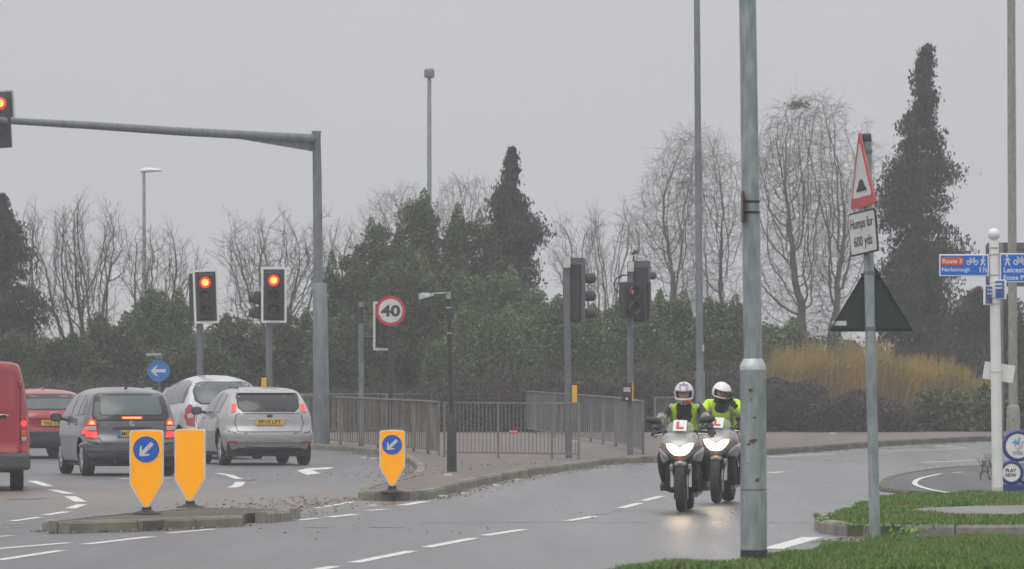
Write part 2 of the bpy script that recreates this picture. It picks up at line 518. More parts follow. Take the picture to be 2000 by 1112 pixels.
kerb_stones('kerb', [Vector((XL, lf[0].y, 0))] + lfs, M['kerb'], side=1)
kerb_stones('kerb', [lf[-1], gp(701, 974.5), fr[0]], M['kerb'], side=1, step=.3)

# traffic island of the splitter
ift = [gp(88, 1039), gp(112, 1042.5), gp(200, 1040), gp(300, 1037), gp(400, 1032), gp(474, 1028)]
notch = [gp(481, 1022, 0), gp(514, 1020, 0)]
ie = [gp(520, 1022), gp(563, 1018), gp(566, 1010, .0)]
ib = [gp(552, 994, .12), gp(480, 992, .12), gp(370, 992, .12), gp(260, 1000, .12), gp(170, 1008, .12), gp(108, 1015, .12), gp(84, 1026, .06)]
slab('traffic_island', ift + notch + ie + ib, .108, M['isl'], thick=.16)
kerb_stones('kerb', ift[1:], M['kerb'], side=1, top=.125, step=1.0)
kerb_stones('kerb', ie[:2], M['kerb_tip'], side=1, top=.125, step=.2)
kerb_stones('kerb', [ie[1], ie[2]] + ib + [ift[0], ift[1]], M['kerb_tip'], side=1, top=.12, step=.6)

# right side: tarmac apron with its kerb, the two grass verges and the footpath
cy = [(1721, 960), (1718, 952), (1726, 942), (1760, 932), (1830, 921), (1935, 914), (2200, 906)]
cyw = smooth_line([gp(*p) for p in cy])
slab('cycle_path', cyw + [gp(2200, 978), gp(1775, 967)], .055, M['cycle'], thick=.1)
kerb_stones('kerb', [gp(1775, 967)] + cyw, M['kerb_far'], side=-1, top=.062, wid=.12, step=.7)
v2f = [(1597, 1021), (1592, 1029), (1600, 1039), (1640, 1046), (1700, 1049.5), (1850, 1050), (2000, 1050), (2400, 1052)]
v2fw = smooth_line([gp(*p) for p in v2f])
v2b = [gp(x, y, .12) for x, y in ((2400, 961), (2000, 962), (1900, 964), (1800, 966), (1724, 970), (1690, 985), (1650, 998), (1604, 1013))]
slab('verge', v2fw + v2b, .115, M['turf'], thick=.16)
kerb_stones('kerb', v2fw, M['kerb_tip'], side=1, top=.13, wid=.14, step=.9)
slab('footpath', [gp(x, y, .12) for x, y in ((2400, 1009), (2000, 1009), (1900, 1009), (1825, 1006), (1757, 1001), (1800, 992), (1900, 988), (2000, 987), (2400, 987))], .119, M['pathm'])
v1t = [(1120, 1135), (1230, 1111), (1350, 1101), (1460, 1094), (1560, 1079), (1640, 1064), (1720, 1056), (1850, 1051), (2000, 1049), (2300, 1049)]
v1w = smooth_line([gp(x, y, .07) for x, y in v1t])
slab('verge', [Vector((-1, 40, 0))] + v1w + [Vector((30, v1w[-1].y, 0)), Vector((30, 20, 0)), Vector((-1, 20, 0))], .065, M['turf'], thick=.11)

def blades(name, poly, z, dens, hmin, hmax, m, wd=.012, seed=1, avoid=None):
    rs = np.random.RandomState(seed)
    xs = [p[0] for p in poly]; ys = [p[1] for p in poly]
    A = (max(xs) - min(xs)) * (max(ys) - min(ys)); n = int(A * dens)
    pts = np.stack([rs.uniform(min(xs), max(xs), n), rs.uniform(min(ys), max(ys), n)], 1)
    def inside(pts, poly):
        c = np.zeros(len(pts), bool); k = len(poly)
        for i in range(k):
            x1, y1 = poly[i][0], poly[i][1]; x2, y2 = poly[(i + 1) % k][0], poly[(i + 1) % k][1]
            cond = ((y1 > pts[:, 1]) != (y2 > pts[:, 1]))
            xin = (x2 - x1) * (pts[:, 1] - y1) / ((y2 - y1) if y2 != y1 else 1e-9) + x1
            c ^= cond & (pts[:, 0] < xin)
        return c
    k = inside(pts, poly)
    if avoid is not None: k &= ~inside(pts, avoid)
    pts = pts[k]; n = len(pts)
    nzv = np.array([noise.noise(Vector((p[0] * 1.3, p[1] * .8, seed))) for p in pts])
    h = rs.uniform(hmin, hmax, n) * (1 + 1.3 * nzv)
    th = rs.uniform(0, PI, n); lean = rs.normal(0, .4, (n, 2)) * h[:, None]
    wx = np.cos(th) * wd; wy = np.sin(th) * wd
    b = np.stack([pts[:, 0], pts[:, 1], np.full(n, z)], 1)
    V = np.zeros((n, 3, 3))
    V[:, 0] = b; V[:, 0, 0] -= wx; V[:, 0, 1] -= wy
    V[:, 1] = b; V[:, 1, 0] += wx; V[:, 1, 1] += wy
    V[:, 2] = b; V[:, 2, :2] += lean; V[:, 2, 2] += h
    return npmesh(name, V.reshape(-1, 3), np.arange(n * 3).reshape(-1, 3), m)
M['grass'] = mat('grass_blades', (.095, .195, .025), (.18, .17, .065), rough=.65, lo=.45, hi=.75, scale=1.6, island=.45)
o = blades('grass', [(1.2, 50)] + [(p.x, p.y) for p in v1w] + [(7.5, v1w[-1].y), (7.5, 50)], .06, 3600, .02, .06, M['grass'], seed=2, wd=.008)
o['kind'] = 'stuff'
o = blades('grass', [(p.x, p.y) for p in v2fw[2:-2]] + [(p.x, p.y) for p in v2b], .112, 1900, .02, .05, M['grass'], seed=5, wd=.015,
           avoid=[tuple(gp(x, y, .12))[:2] for x, y in ((2400, 1009), (2000, 1009), (1900, 1009), (1825, 1006), (1757, 1001), (1800, 992), (1900, 988), (2000, 987), (2400, 987))])
o['kind'] = 'stuff'

# painted markings: every dash is one strip of the marking sheet
def stroke(mb, pts, wd, z=.004, close=False):
    P_ = [Vector((p[0], p[1])) for p in pts]; n = len(P_)
    a = []; b = []
    for i, p in enumerate(P_):
        d = (P_[min(n - 1, i + 1)] - P_[max(0, i - 1)]).normalized(); k = Vector((-d.y, d.x)) * wd / 2
        a.append(p + k); b.append(p - k)
    for i in range(n - 1):
        # keep each strip on one side of the rise at 120 m
        q = [a[i], a[i + 1], b[i + 1], b[i]]
        mb.add([(v.x, v.y, g(v.y) + z) for v in q], [(0, 1, 2, 3)])
mk = MB(); mo = MB()
D = [((690, 1100), (805, 1077)), ((832, 1070), (925, 1052)), ((945, 1047), (1022, 1035)), ((1110, 1018), (1162, 1009)),
     ((1213, 993), (1251, 983)), ((1255, 979), (1292, 970)), ((600, 1117), (655, 1107)), ((1500, 925), (1530, 922))]
for a_, b_ in D: stroke(mk, [gp(*a_), gp(*b_)], .13)
E = [((63, 940), (97, 951), .16), ((100, 957), (136, 965), .16), ((136, 970), (158, 981), .16), ((137, 994), (160, 986), .14), ((87, 1007), (131, 1000), .13), ((21, 1019), (78, 1011), .11),
     ((165, 1064), (296, 1049), .13), ((327, 1042.5), (420, 1034), .11), ((-10, 1073), (135, 1061), .13), ((-5, 1095), (120, 1076), .12), ((-20, 1050), (23, 1047), .1),
     ((578, 1017), (623, 1013), .15), ((642, 1011), (695, 1005), .15), ((716, 998), (756, 995), .15), ((783, 988), (831, 980), .15), ((232, 936), (253, 935), .2), ((318, 935), (334, 934), .2),
     ((1720, 882), (1900, 876), .16), ((1830, 871), (1885, 875), .12), ((1798, 904), (1950, 897.5), .16), ((1500, 893.5), (1630, 886.5), .14), ((1722, 970), (1747, 970), .25)]
for a_, b_, w_ in E: stroke(mk, [gp(*a_), gp(*b_)], w_)
stroke(mk, [gp(616, 993), gp(650, 988), gp(690, 981)], .09)
stroke(mk, [gp(545, 997), gp(578, 996)], .09)
stroke(mk, [gp(424, 925), gp(445, 928), gp(467, 936)], .14); stroke(mk, [gp(469, 942), gp(464, 949), gp(452, 953)], .16)
stroke(mk, [gp(1507, 1073), gp(1588, 1050)], .22)
for a_, b_, w_ in [((727, 1030), (785, 1031), .25), ((1165, 1006), (1187, 1003), .12), ((1497, 897), (1690, 901), .12), ((1615, 905), (1640, 905), .2), ((600, 1030), (640, 1031), .2),
                   ((1206, 999), (1214, 997), .1), ((0, 1032), (70, 1027), .12), ((10, 1026), (60, 1022), .1)]:
    stroke(mo, [gp(*a_), gp(*b_)], w_, .0035)
def ppoly(mb, pts, z=.004):
    q = [gp(*p) for p in pts]; t = tessellate_polygon([[Vector((p.x, p.y, 0)) for p in q]])
    mb.add([(p.x, p.y, g(p.y) + z) for p in q], [tuple(i) for i in t])
ppoly(mk, [(580, 920), (600, 915.5), (648, 913), (651, 914.5), (640, 917), (608, 918.5), (627, 925), (600, 928.5)])
mk.build('road_markings', M['paint'], fix=False)['kind'] = 'structure'
mo.build('road_markings', M['paint_old'], fix=False)['kind'] = 'structure'
mc = MB()
stroke(mc, smooth_line([gp(x, y, .055) for x, y in ((1885, 966.5), (1860, 964), (1818, 957), (1788, 947), (1790, 939), (1805, 933), (1838, 926))]), .08, z=.060)
stroke(mc, [gp(1860, 924, .055), gp(1880, 922.5, .055)], .10, z=.060)
mc.build('path_markings', M['paint'], fix=False)['kind'] = 'structure'
# tar seams and cracks
M['tar'] = mat('tar_seam', (.014, .014, .014), rough=.5)
ms = MB()
def crack(pts, w_):
    q = []
    for a_, b_ in zip(pts, pts[1:]):
        for i in range(8):
            t = i / 8; q.append((a_[0] + (b_[0] - a_[0]) * t, a_[1] + (b_[1] - a_[1]) * t + random.uniform(-.5, .5)))
    stroke(ms, [gp(*p) for p in q], w_, .003)
crack([(820, 1022), (1120, 1020), (1300, 1022)], .06); crack([(20, 976), (105, 974)], .18); crack([(1500, 1022), (1590, 1021)], .05); crack([(560, 970), (690, 966)], .05)
crack([(470, 938), (492, 939), (500, 935)], .06); crack([(450, 862), (400, 880)], .05)
ms.build('road_seams', M['tar'], fix=False)['kind'] = 'structure'
# leaves and litter in the gutters
M['litter'] = mat('dead_leaves', (.15, .10, .065), (.09, .06, .042), rough=.8, scale=3, island=.5)
M['litter_white'] = mat('paper_litter', (.6, .6, .58), rough=.7)
rs = np.random.RandomState(8); V = []; 
def scatter(line, n, off, spread, z=.004, size=.022):
    d = [(Vector((a.x, a.y)), Vector((b.x, b.y))) for a, b in zip(line, line[1:])]
    ln = [(b - a).length for a, b in d]; tot = sum(ln)
    for _ in range(n):
        r = rs.uniform(0, tot); i = 0
        while i < len(ln) - 1 and r > ln[i]: r -= ln[i]; i += 1
        a, b = d[i]; p = a.lerp(b, r / ln[i]); k = (b - a).normalized(); k = Vector((-k.y, k.x))
        p = p + k * (off + abs(rs.normal(0, spread)) * (1 if off >= 0 else -1))
        s_ = size * rs.uniform(.5, 1.3); an = rs.uniform(0, PI); c, s2 = math.cos(an) * s_, math.sin(an) * s_
        zz = g(p.y) + z + .003; t1, t2 = rs.uniform(0, .02, 2)
        V.extend([(p.x - c, p.y - s2, zz), (p.x + s2, p.y - c, zz + t1), (p.x + c, p.y + s2, zz + t2), (p.x - s2, p.y + c, zz)])
scatter([gp(x, y) for x, y in front[:9]], 900, -.05, .18)
scatter([gp(570, 1022), gp(640, 1010), gp(720, 992), gp(800, 985)], 260, .1, 1.0)
scatter([gp(620, 995), gp(700, 980), gp(730, 973)], 300, .1, .7)
scatter(lf[4:13], 600, -.05, .25)
scatter([gp(x, y) for x, y in ((1500, 888), (1700, 873), (1935, 861))], 500, -.05, .4)
scatter(ift, 220, -.03, .08)
scatter([gp(1640, 1050), gp(1560, 1062)], 200, .1, .5)
scatter([gp(x, y) for x, y in ((480, 1015), (514, 1015))], 120, .0, .3)
scatter([gp(x, y, .11) for x, y in ((820, 935), (900, 925), (1100, 905))], 200, .1, 1.2, z=.12)
scatter([gp(900, 1060), gp(1300, 1000)], 25, .1, 3)
V = np.array(V); npmesh('leaf_litter', V, np.arange(len(V)).reshape(-1, 4), M['litter'])['kind'] = 'stuff'
mb = MB()
for x, y, s_, z in ((710, 896, .06, 0), (730, 897, .07, 0), (968, 950, .05, 0), (865, 972, .06, 0), (875, 930, .06, .115), (728, 990, .05, 0), (1122, 864, .05, .12), (1627, 848, .06, .12), (1342, 920, .04, 0), (1010, 940, .04, 0), (905, 966, .03, 0)):
    p = gp(x, y, z); mb.box((p.x, p.y, p.z + .02), (s_ * 2, s_, .03), M=Matrix.Translation((0, 0, 0)))
mb.build('paper_litter', M['litter_white'])['kind'] = 'stuff'
# ================================================================== STREET FURNITURE
random.seed(11)
def lean_tube(mb, base, pxs, Y, n=16):
    """pxs: list of (x, y, width_px) from bottom to top, relative to base"""
    pts = []; rad = []
    for x, y, w_ in pxs:
        pts.append(P(x, y, Y) - base); rad.append(w_ / 2 * S(Y))
    mb.tube(pts, rad, n=n); return mb

# ---- near lamp column -------------------------------------------------
Y = 52.6; b = Vector((P(1472, 0, Y).x, Y, .06)); s = S(Y)
t = thing('street_lamp', 'thick galvanised lamp column with rust spots standing in the near grass', 'street lamp', b)
mb = MB(); lean_tube(mb, b, [(1472, 1108, 52), (1472, 960, 52)], Y, 28); mb.build('column_foot', M['galv'], t)
mb = MB(); lean_tube(mb, b, [(1471.5, 961, 50.5), (1471, 755, 50.5), (1470.5, 722, 50.5)], Y, 28); mb.build('column_base', M['galv'], t)
M['galv_light'] = mat('bright_galvanised', (.55, .58, .58), (.42, .45, .45), rough=.5, metal=.3, scale=10)
mb = MB(); lean_tube(mb, b, [(1470.5, 723, 51), (1470.5, 716, 51), (1471, 704, 40), (1471, 701, 36)], Y, 28); mb.build('shoulder', M['galv_light'], t)
mb = MB(); lean_tube(mb, b, [(1471, 702, 36), (1466, 400, 35), (1460, 0, 33), (1455, -330, 30)], Y, 24); mb.build('pole', M['galv'], t)
mb = MB(); lean_tube(mb, b, [(1472.5, 1106, 53.4), (1472.5, 1074, 53.4)], Y, 28); mb.build('black_band', M['black_paint'], t)
mb = MB()
for yy in (394, 415): lean_tube(mb, b, [(1466, yy + 2.2, 37.5), (1466, yy - 2.2, 37.5)], Y, 24)
mb.build('strap', M['black'], t)
M['sign_edge'] = mat('sign_edge', (.06, .02, .022), rough=.5)
mb = MB(); q = P(1449, 405, Y) - b; mb.box((q.x, q.y - .15, q.z), (.014, .42, 60 * s), bev=.004); mb.build('sign_plate', M['sign_edge'], t)
mb = MB(); mb.tube([P(1455, -330, Y) - b, P(1452, -345, Y) - b + Vector((-.5, -.3, 0))], .04); mb.box(tuple(P(1452, -345, Y) - b + Vector((-.8, -.4, 0))), (.65, .25, .12), bev=.04)
mb.build('lantern', M['galv'], t)
M['rust'] = mat('rust_stain', (.10, .035, .015), (.16, .075, .04), rough=.9, scale=40)
rs = np.random.RandomState(3)
mb = MB()
for (x, y, r_) in ((1465, 763, 4.5), (1469, 862, 6), (1473, 861, 4), (1461, 868, 4), (1466, 781, 2), (1472, 816, 3), (1478, 938, 3.2), (1480, 935, 2), (1460, 905, 1.6)):
    cx = 1471.2; dx = (x - cx) / 25.3; yy = -math.sqrt(max(0, 1 - dx * dx)) * 25.3 * s - .0015
    c = P(x, y, Y) - b; ring = []
    n = 14
    for k in range(n):
        a = 2 * PI * k / n; rr = r_ * s * (1 + .35 * rs.uniform(-1, 1)); px = c.x + rr * math.cos(a) * 1.1; ddx = (px + b.x - P(cx, 0, Y).x) / (25.3 * s)
        ring.append((px, -math.sqrt(max(0, 1 - ddx * ddx)) * 25.3 * s - .0022 + 0, c.z + rr * math.sin(a) * .75))
    mb.add(ring, [tuple(range(n))])
mb.build('rust_patch', M['rust'], t)
mb = MB(); lean_tube(mb, b, [(1471.5, 957.2, 51.5), (1471.5, 955.8, 51.5)], Y, 28); mb.build('seam', M['rust'], t)

# ---- humps sign post --------------------------------------------------
Y = 61.3; s = S(Y); b = gp(1709, 1051, .06); b.y = Y
t = thing('road_sign', 'galvanised post with red triangle, Humps for 600 yds plate and triangle seen from behind', 'road sign', b)
mb = MB(); lean_tube(mb, b, [(1709, 1056, 21.5), (1700, 650, 20.5), (1692, 262, 19.5)], Y, 18); mb.build('post', M['galv'], t)
mb = MB(); lean_tube(mb, b, [(1692.2, 277, 20.5), (1692, 263, 20.5), (1691.9, 261, 15)], Y, 18); mb.build('post_cap', M['black'], t)
mb = MB()
for yy in (296, 533, 642): lean_tube(mb, b, [(1692 + (yy - 262) * .0216, yy + 3, 23.5), (1692 + (yy - 262) * .0216, yy - 3, 23.5)], Y, 18)
mb.build('clip', M['galv_dark'], t)
def tri(w_, h_, r_=.035):
    pts = [(-w_ / 2, 0), (w_ / 2, 0), (0, h_)]; out = []
    for i in range(3):
        p = Vector(pts[i]); a_ = Vector(pts[i - 1]); c_ = Vector(pts[(i + 1) % 3])
        q1 = p + (a_ - p).normalized() * r_ * 1.5; q2 = p + (c_ - p).normalized() * r_ * 1.5
        for k in range(5):
            u = k / 4; out.append(tuple((1 - u) ** 2 * q1 + 2 * u * (1 - u) * p + u * u * q2))
    return out
M['sheet_white'] = mat('reflective_white', (.62, .62, .60), (.52, .52, .50), rough=.4, scale=6)
# warning triangle turned to the left road
q = P(1684, 405, Y) - b
Mt = Matrix.Translation(Vector((q.x, -.10, q.z))) @ Matrix.Rotation(R(-2.5), 4, 'Y') @ Matrix.Rotation(R(-76.5), 4, 'Z') @ Matrix.Rotation(R(-2), 4, 'Y')
o_ = tri(.86, .765)
fp = MB().plate(o_, 0, .012, M=Mt).build('triangle_plate', M['red_sheet'], t)
MB().plate([(x * .74, z * .72 + .1) for x, z in o_], -.003, 0, M=Mt).build('white_field', M['sheet_white'], fp)
MB().plate([(-.17, .155), (.17, .155), (.17, .185), (.13, .195), (.09, .235), (.06, .265), (.02, .275), (-.02, .275), (-.06, .265), (-.09, .235), (-.13, .195), (-.17, .185)], -.006, -.003, M=Mt).build('hump_symbol', M['ink'], fp)
MB().plate(o_, .012, .020, M=Mt).build('back_plate', M['galv_dark'], fp)
q = P(1684, 455, Y) - b
Mt = Matrix.Translation(Vector((q.x, -.11, q.z))) @ Matrix.Rotation(R(-3), 4, 'Y') @ Matrix.Rotation(R(-66.5), 4, 'Z') @ Matrix.Rotation(R(-3.5), 4, 'Y')
pw, ph = .60, .43
fp = MB().plate(rrect(0, 0, pw, ph, .03), 0, .014, M=Mt).build('plate_border', M['ink'], t)
MB().plate(rrect(0, 0, pw - .035, ph - .035, .02), -.003, 0, M=Mt).build('plate_face', M['sheet_white'], fp)
mb = MB(); text_mb(mb, 'Humps for', 0, .085, w=.50, h=.135, y=-.006, M=Mt, bold=.012); text_mb(mb, '600 yds', 0, -.095, w=.40, h=.135, y=-.006, M=Mt, bold=.012)
mb.build('lettering', M['ink'], fp)
# large triangle seen from the back
M['sign_back'] = mat('sign_back_green_grey', (.020, .032, .026), (.026, .04, .033), rough=.5, scale=8)
q = P(1702, 648, Y) - b
Mt = Matrix.Translation(Vector((q.x, .075, q.z)))
o_ = tri(167 * s, 140 * s, .03)
fp = MB().plate(o_, 0, .01, M=Mt).build('triangle_back', M['sign_back'], t)
mb = MB(); mb.ring(o_, .012, -.02, 0, M=Mt); mb.build('rolled_edge', M['sign_back'], fp)
mb = MB(); mb.box((0, -.012, 112 * s), (40 * s, .02, 5 * s), M=Mt).build('channel', M['sign_back'], fp); MB().box((0, -.012, 9 * s), (150 * s, .02, 6 * s), M=Mt).build('channel', M['sign_back'], fp)
mb = MB(); mb.box((-62 * s, -.004, 15 * s), (28 * s, .004, 12 * s), M=Mt); mb.build('maker_label', M['sheet_white'], fp)

# ---- finger post -------------------------------------------------------
Y = 80.7; s = S(Y); b = gp(1948, 964, .12); b.y = Y; b.z = .11
t = thing('finger_post', 'white fingerpost with ball top carrying blue walking and cycling route signs', 'signpost', b)
mb = MB(); lean_tube(mb, b, [(1948.5, 966, 22), (1947, 860, 21), (1943.5, 600, 20), (1941.5, 470, 19)], Y, 20); mb.build('post', M['white'], t)
mb = MB(); q = P(1941.2, 458, Y) - b; r_ = 12 * s
mb.lathe([(max(.001, r_ * math.sin(a)), -r_ * math.cos(a)) for a in [PI * i / 12 for i in range(13)]], 20, M=Matrix.Translation(q)); mb.build('ball_finial', M['white'], t)
mb = MB()
for yy in (484, 497, 537, 552, 582, 594, 727): lean_tube(mb, b, [(1941.4 + (yy - 470) * .0155, yy + 1.3, 21.6), (1941.4 + (yy - 470) * .0155, yy - 1.3, 21.6)], Y, 20)
mb.build('collar', M['white_dirty'], t)
mb = MB(); lean_tube(mb, b, [(1948.5, 965, 22.6), (1948.3, 952, 22.2)], Y, 20); mb.build('dirty_foot', M['white_dirty'], t)
M['sheet_blue'] = mat('cycle_sign_blue', (.01, .13, .55), rough=.35)
M['sheet_orange'] = mat('route_patch_red', (.62, .09, .02), rough=.35)
M['sheet_crimson'] = mat('route_patch_crimson', (.5, .02, .03), rough=.35)
def arrow_tube(mb, pts, r, M_): mb.tube(pts, r, n=5, M=M_, smooth=False)
def cycle_icon(mb, x, z, h, Mt, y=-.007):
    def seg(a, c, w_=.055):
        a = Vector(a); c = Vector(c); d = (c - a); k = Vector((-d.y, d.x)).normalized() * h * w_
        mb.add([(x + p.x * h, y, z + p.y * h) for p in (a + k / h, c + k / h, c - k / h, a - k / h)], [(0, 1, 2, 3)], M=Mt)
    for cx in (-.48, .48):
        n = 16; o1 = circ(cx, -.2, .32, n); o2 = circ(cx, -.2, .21, n)
        for i in range(n):
            j = (i + 1) % n
            mb.add([(x + p[0] * h, y, z + p[1] * h) for p in (o1[i], o1[j], o2[j], o2[i])], [(0, 1, 2, 3)], M=Mt)
    for a, c in (((-.48, -.2), (-.2, .22)), ((-.2, .22), (.3, .22)), ((.48, -.2), (.25, .42)), ((-.48, -.2), (0, -.2)), ((0, -.2), (.3, .22)), ((0, -.2), (-.27, .38)), ((-.4, .4), (-.15, .4)), ((.12, .45), (.3, .42))): seg(a, c)
def walk_icon(mb, x, z, h, Mt, f=1, y=-.007):
    c = circ(.04 * f, .43, .1, 12); mb.add([(x + p[0] * h, y, z + p[1] * h) for p in c], [tuple(range(12))], M=Mt)
    def seg(a, e, w_=.06):
        a = Vector((a[0] * f, a[1])); e = Vector((e[0] * f, e[1])); d = (e - a); k = Vector((-d.y, d.x)).normalized() * w_
        mb.add([(x + p.x * h, y, z + p.y * h) for p in (a + k, e + k, e - k, a - k)], [(0, 1, 2, 3)], M=Mt)
    seg((0, .32), (-.03, -.02), .1); seg((0, -.02), (.2, -.5)); seg((-.03, -.02), (-.24, -.5)); seg((.02, .26), (.24, .02), .045); seg((-.02, .26), (-.26, .0), .045)
def finger(x0, x1, y0, y1, rx):
    w_ = (x1 - x0) * s; h_ = (y1 - y0) * s; q = P((x0 + x1) / 2, (y0 + y1) / 2, Y) - b
    Mt = Matrix.Translation(Vector((q.x, -.03, q.z)))
    f = MB().box((0, .004, 0), (w_, .03, h_), M=Mt, bev=.006).build('finger', M['white'], t)
    MB().box((0, -.0125, 0), (w_ - .035, .004, h_ - .035), M=Mt).build('blue_field', M['sheet_blue'], f)
    return f, Mt, w_, h_
Mt0 = Matrix.Translation((0, -.0085, 0))
f, Mt, w_, h_ = finger(1834, 1931, 497, 540, 0); Mt = Mt @ Mt0
MB().plate(rrect(-w_ * .24, h_ * .19, w_ * .46, h_ * .36, .01), -.010, -.006, M=Mt).build('route_patch', M['sheet_orange'], f)
mb = MB(); text_mb(mb, 'Route 3', -w_ * .24, h_ * .19, w=w_ * .38, y=-.012, M=Mt, bold=.012); text_mb(mb, 'Narborough', -w_ * .165, -h_ * .22, w=w_ * .56, y=-.008, M=Mt, bold=.01)
text_mb(mb, '1½', w_ * .39, -h_ * .2, h=h_ * .24, y=-.008, M=Mt, bold=.02)
mb.build('lettering', M['white'], f); mb = MB(); cycle_icon(mb, w_ * .165, h_ * .19, h_ * .34, Mt); mb.build('cycle_symbol', M['white'], f); mb = MB(); walk_icon(mb, w_ * .38, h_ * .19, h_ * .42, Mt, 1); mb.build('walker_symbol', M['white'], f)
f, Mt, w_, h_ = finger(1952, 2066, 495, 552, 0); Mt = Mt @ Mt0
MB().plate(rrect(w_ * .22, h_ * .26, w_ * .38, h_ * .30, .01), -.010, -.006, M=Mt).build('route_patch', M['sheet_crimson'], f)
mb = MB(); text_mb(mb, 'Route 3', w_ * .22, h_ * .26, w=w_ * .32, y=-.012, M=Mt, bold=.012)
text_mb(mb, 'Leicester', -w_ * .43, -h_ * .07, w=w_ * .46, y=-.008, M=Mt, bold=.014, align='L'); text_mb(mb, 'Fosse Park', -w_ * .43, -h_ * .33, w=w_ * .50, y=-.008, M=Mt, bold=.014, align='L')
mb.build('lettering', M['white'], f); mb = MB(); walk_icon(mb, -w_ * .37, h_ * .26, h_ * .36, Mt, -1); mb.build('walker_symbol', M['white'], f); mb = MB(); cycle_icon(mb, -w_ * .15, h_ * .25, h_ * .29, Mt); mb.build('cycle_symbol', M['white'], f)
for (px, py, ang, lx) in ((1930, 577, 62, -1), (1950, 566, -58, 1)):
    q = P(px, py, Y) - b
    Mt = Matrix.Translation(Vector((q.x, -.10, q.z))) @ Matrix.Rotation(R(ang), 4, 'Z')
    f = MB().box((0, 0, 0), (.30, .03, .26), M=Mt, bev=.006).build('finger', M['white'], t)
    MB().box((0, -.0165, 0), (.27, .004, .225), M=Mt).build('blue_field', M['sheet_blue'] if lx > 5 else mat('faded_sign_blue', (.06, .13, .40), rough=.4), f)
    mb = MB(); [mb.box((0, -.0195, zz), (.19, .003, .022), M=Mt) for zz in (.07, .02)]; mb.build('lettering', M['white'], f)
    MB().box((.02, -.020, -.07), (.12, .003, .06), M=Mt).build('route_patch', mat('route_patch_purple', (.25, .03, .3)) , f) if lx < 0 else None
q = P(1952, 727, Y) - b
Mt = Matrix.Translation(Vector((q.x, .09, q.z))) @ Matrix.Rotation(R(9), 4, 'Y')
MB().plate(rrect(0, 0, 60 * s, 34 * s, .01), 0, .012, M=Mt).build('blank_panel', M['white'], t)

# ---- lottery bubbles sign ----------------------------------------------
Y = 84.6; s = S(Y); b = gp(1985, 966, .055); b.y = Y
t = thing('lottery_sign', 'blue ringed round lottery sign boards stacked beside the white fingerpost', 'advertising sign', b)
M['navy'] = mat('navy_plastic', (.018, .03, .17), (.022, .038, .20), rough=.4, scale=5)
def bubble(cx, cy, ro, ri, yy):
    q = P(cx, cy, Y) - b
    prof = [(ro * s * .9, .05), (ro * s, .03), (ro * s, -.02), (ro * s * .94, -.045), (ri * s * 1.03, -.045), (ri * s, -.03)]
    o = MB().lathe(prof, 40, M=Matrix.Translation(Vector((q.x, yy, q.z))), axis='Y').build('bubble_ring', M['navy'], t)
    MB().plate(circ(0, 0, ri * s, 36), -.034, -.028, M=Matrix.Translation(Vector((q.x, yy, q.z)))).build('white_disc', M['white'], o)
    return o, Matrix.Translation(Vector((q.x, yy - .036, q.z)))
o, Mt = bubble(1988, 871, 31, 24, 0)
mb = MB(); text_mb(mb, 'THE', 0, -9.0 * s, h=2.0 * s, y=-.002, M=Mt, bold=.02); text_mb(mb, 'NATIONAL', 0, -12.5 * s, w=20 * s, h=2.8 * s, y=-.002, M=Mt, bold=.02); text_mb(mb, 'LOTTERY', 0, -16.5 * s, w=19 * s, h=2.8 * s, y=-.002, M=Mt, bold=.02)
def band(mb, pts, w_, Mt, y=-.003):
    P_ = [Vector(p) for p in pts]
    for a, c in zip(P_, P_[1:]):
        k = Vector((-(c - a).y, (c - a).x)).normalized() * w_ / 2
        mb.add([(p.x * s, y, p.y * s) for p in (a + k, c + k, c - k, a - k)], [(0, 1, 2, 3)], M=Mt)
band(mb, [(-3, 10), (1, 2), (3, -2), (6, -4), (8, -1), (7, 3), (4, 4), (2, 11), (0, 12), (1, 4), (-2, 5), (-6, 1), (-4, -4), (1, -6), (6, -6)], .8, Mt)
mb.build('hand_emblem', M['ink'], o)
M['cyan'] = mat('star_cyan', (.05, .38, .75), rough=.4)
mb = MB()
def star(cx, cz, r_):
    pts = []
    for i in range(8):
        a = PI / 4 * i; rr = r_ if i % 2 == 0 else r_ * .45
        pts.append(((cx + rr * math.cos(a)) * s, (cz + rr * math.sin(a)) * s))
    mb.plate(pts, -.006, -.003, M=Mt)
star(-5.5, 7.5, 7); star(3, 15, 3.2); star(9, 7, 2.8); mb.build('star_emblem', M['cyan'], o)
o, Mt = bubble(1975, 923, 24, 17.5, -.02)
mb = MB(); text_mb(mb, 'PLAY', -1 * s, 4 * s, w=21 * s, h=7 * s, y=-.002, M=Mt, bold=.035); text_mb(mb, 'NOW', -1 * s, -5 * s, w=21 * s, h=7 * s, y=-.002, M=Mt, bold=.035); mb.build('lettering', M['ink'], o)
bubble(1990, 951, 15.5, 8.5, .03)
mb = MB(); mb.box((0, .02, .06), (.42, .16, .14), bev=.02); mb.build('stand', M['navy'], t)

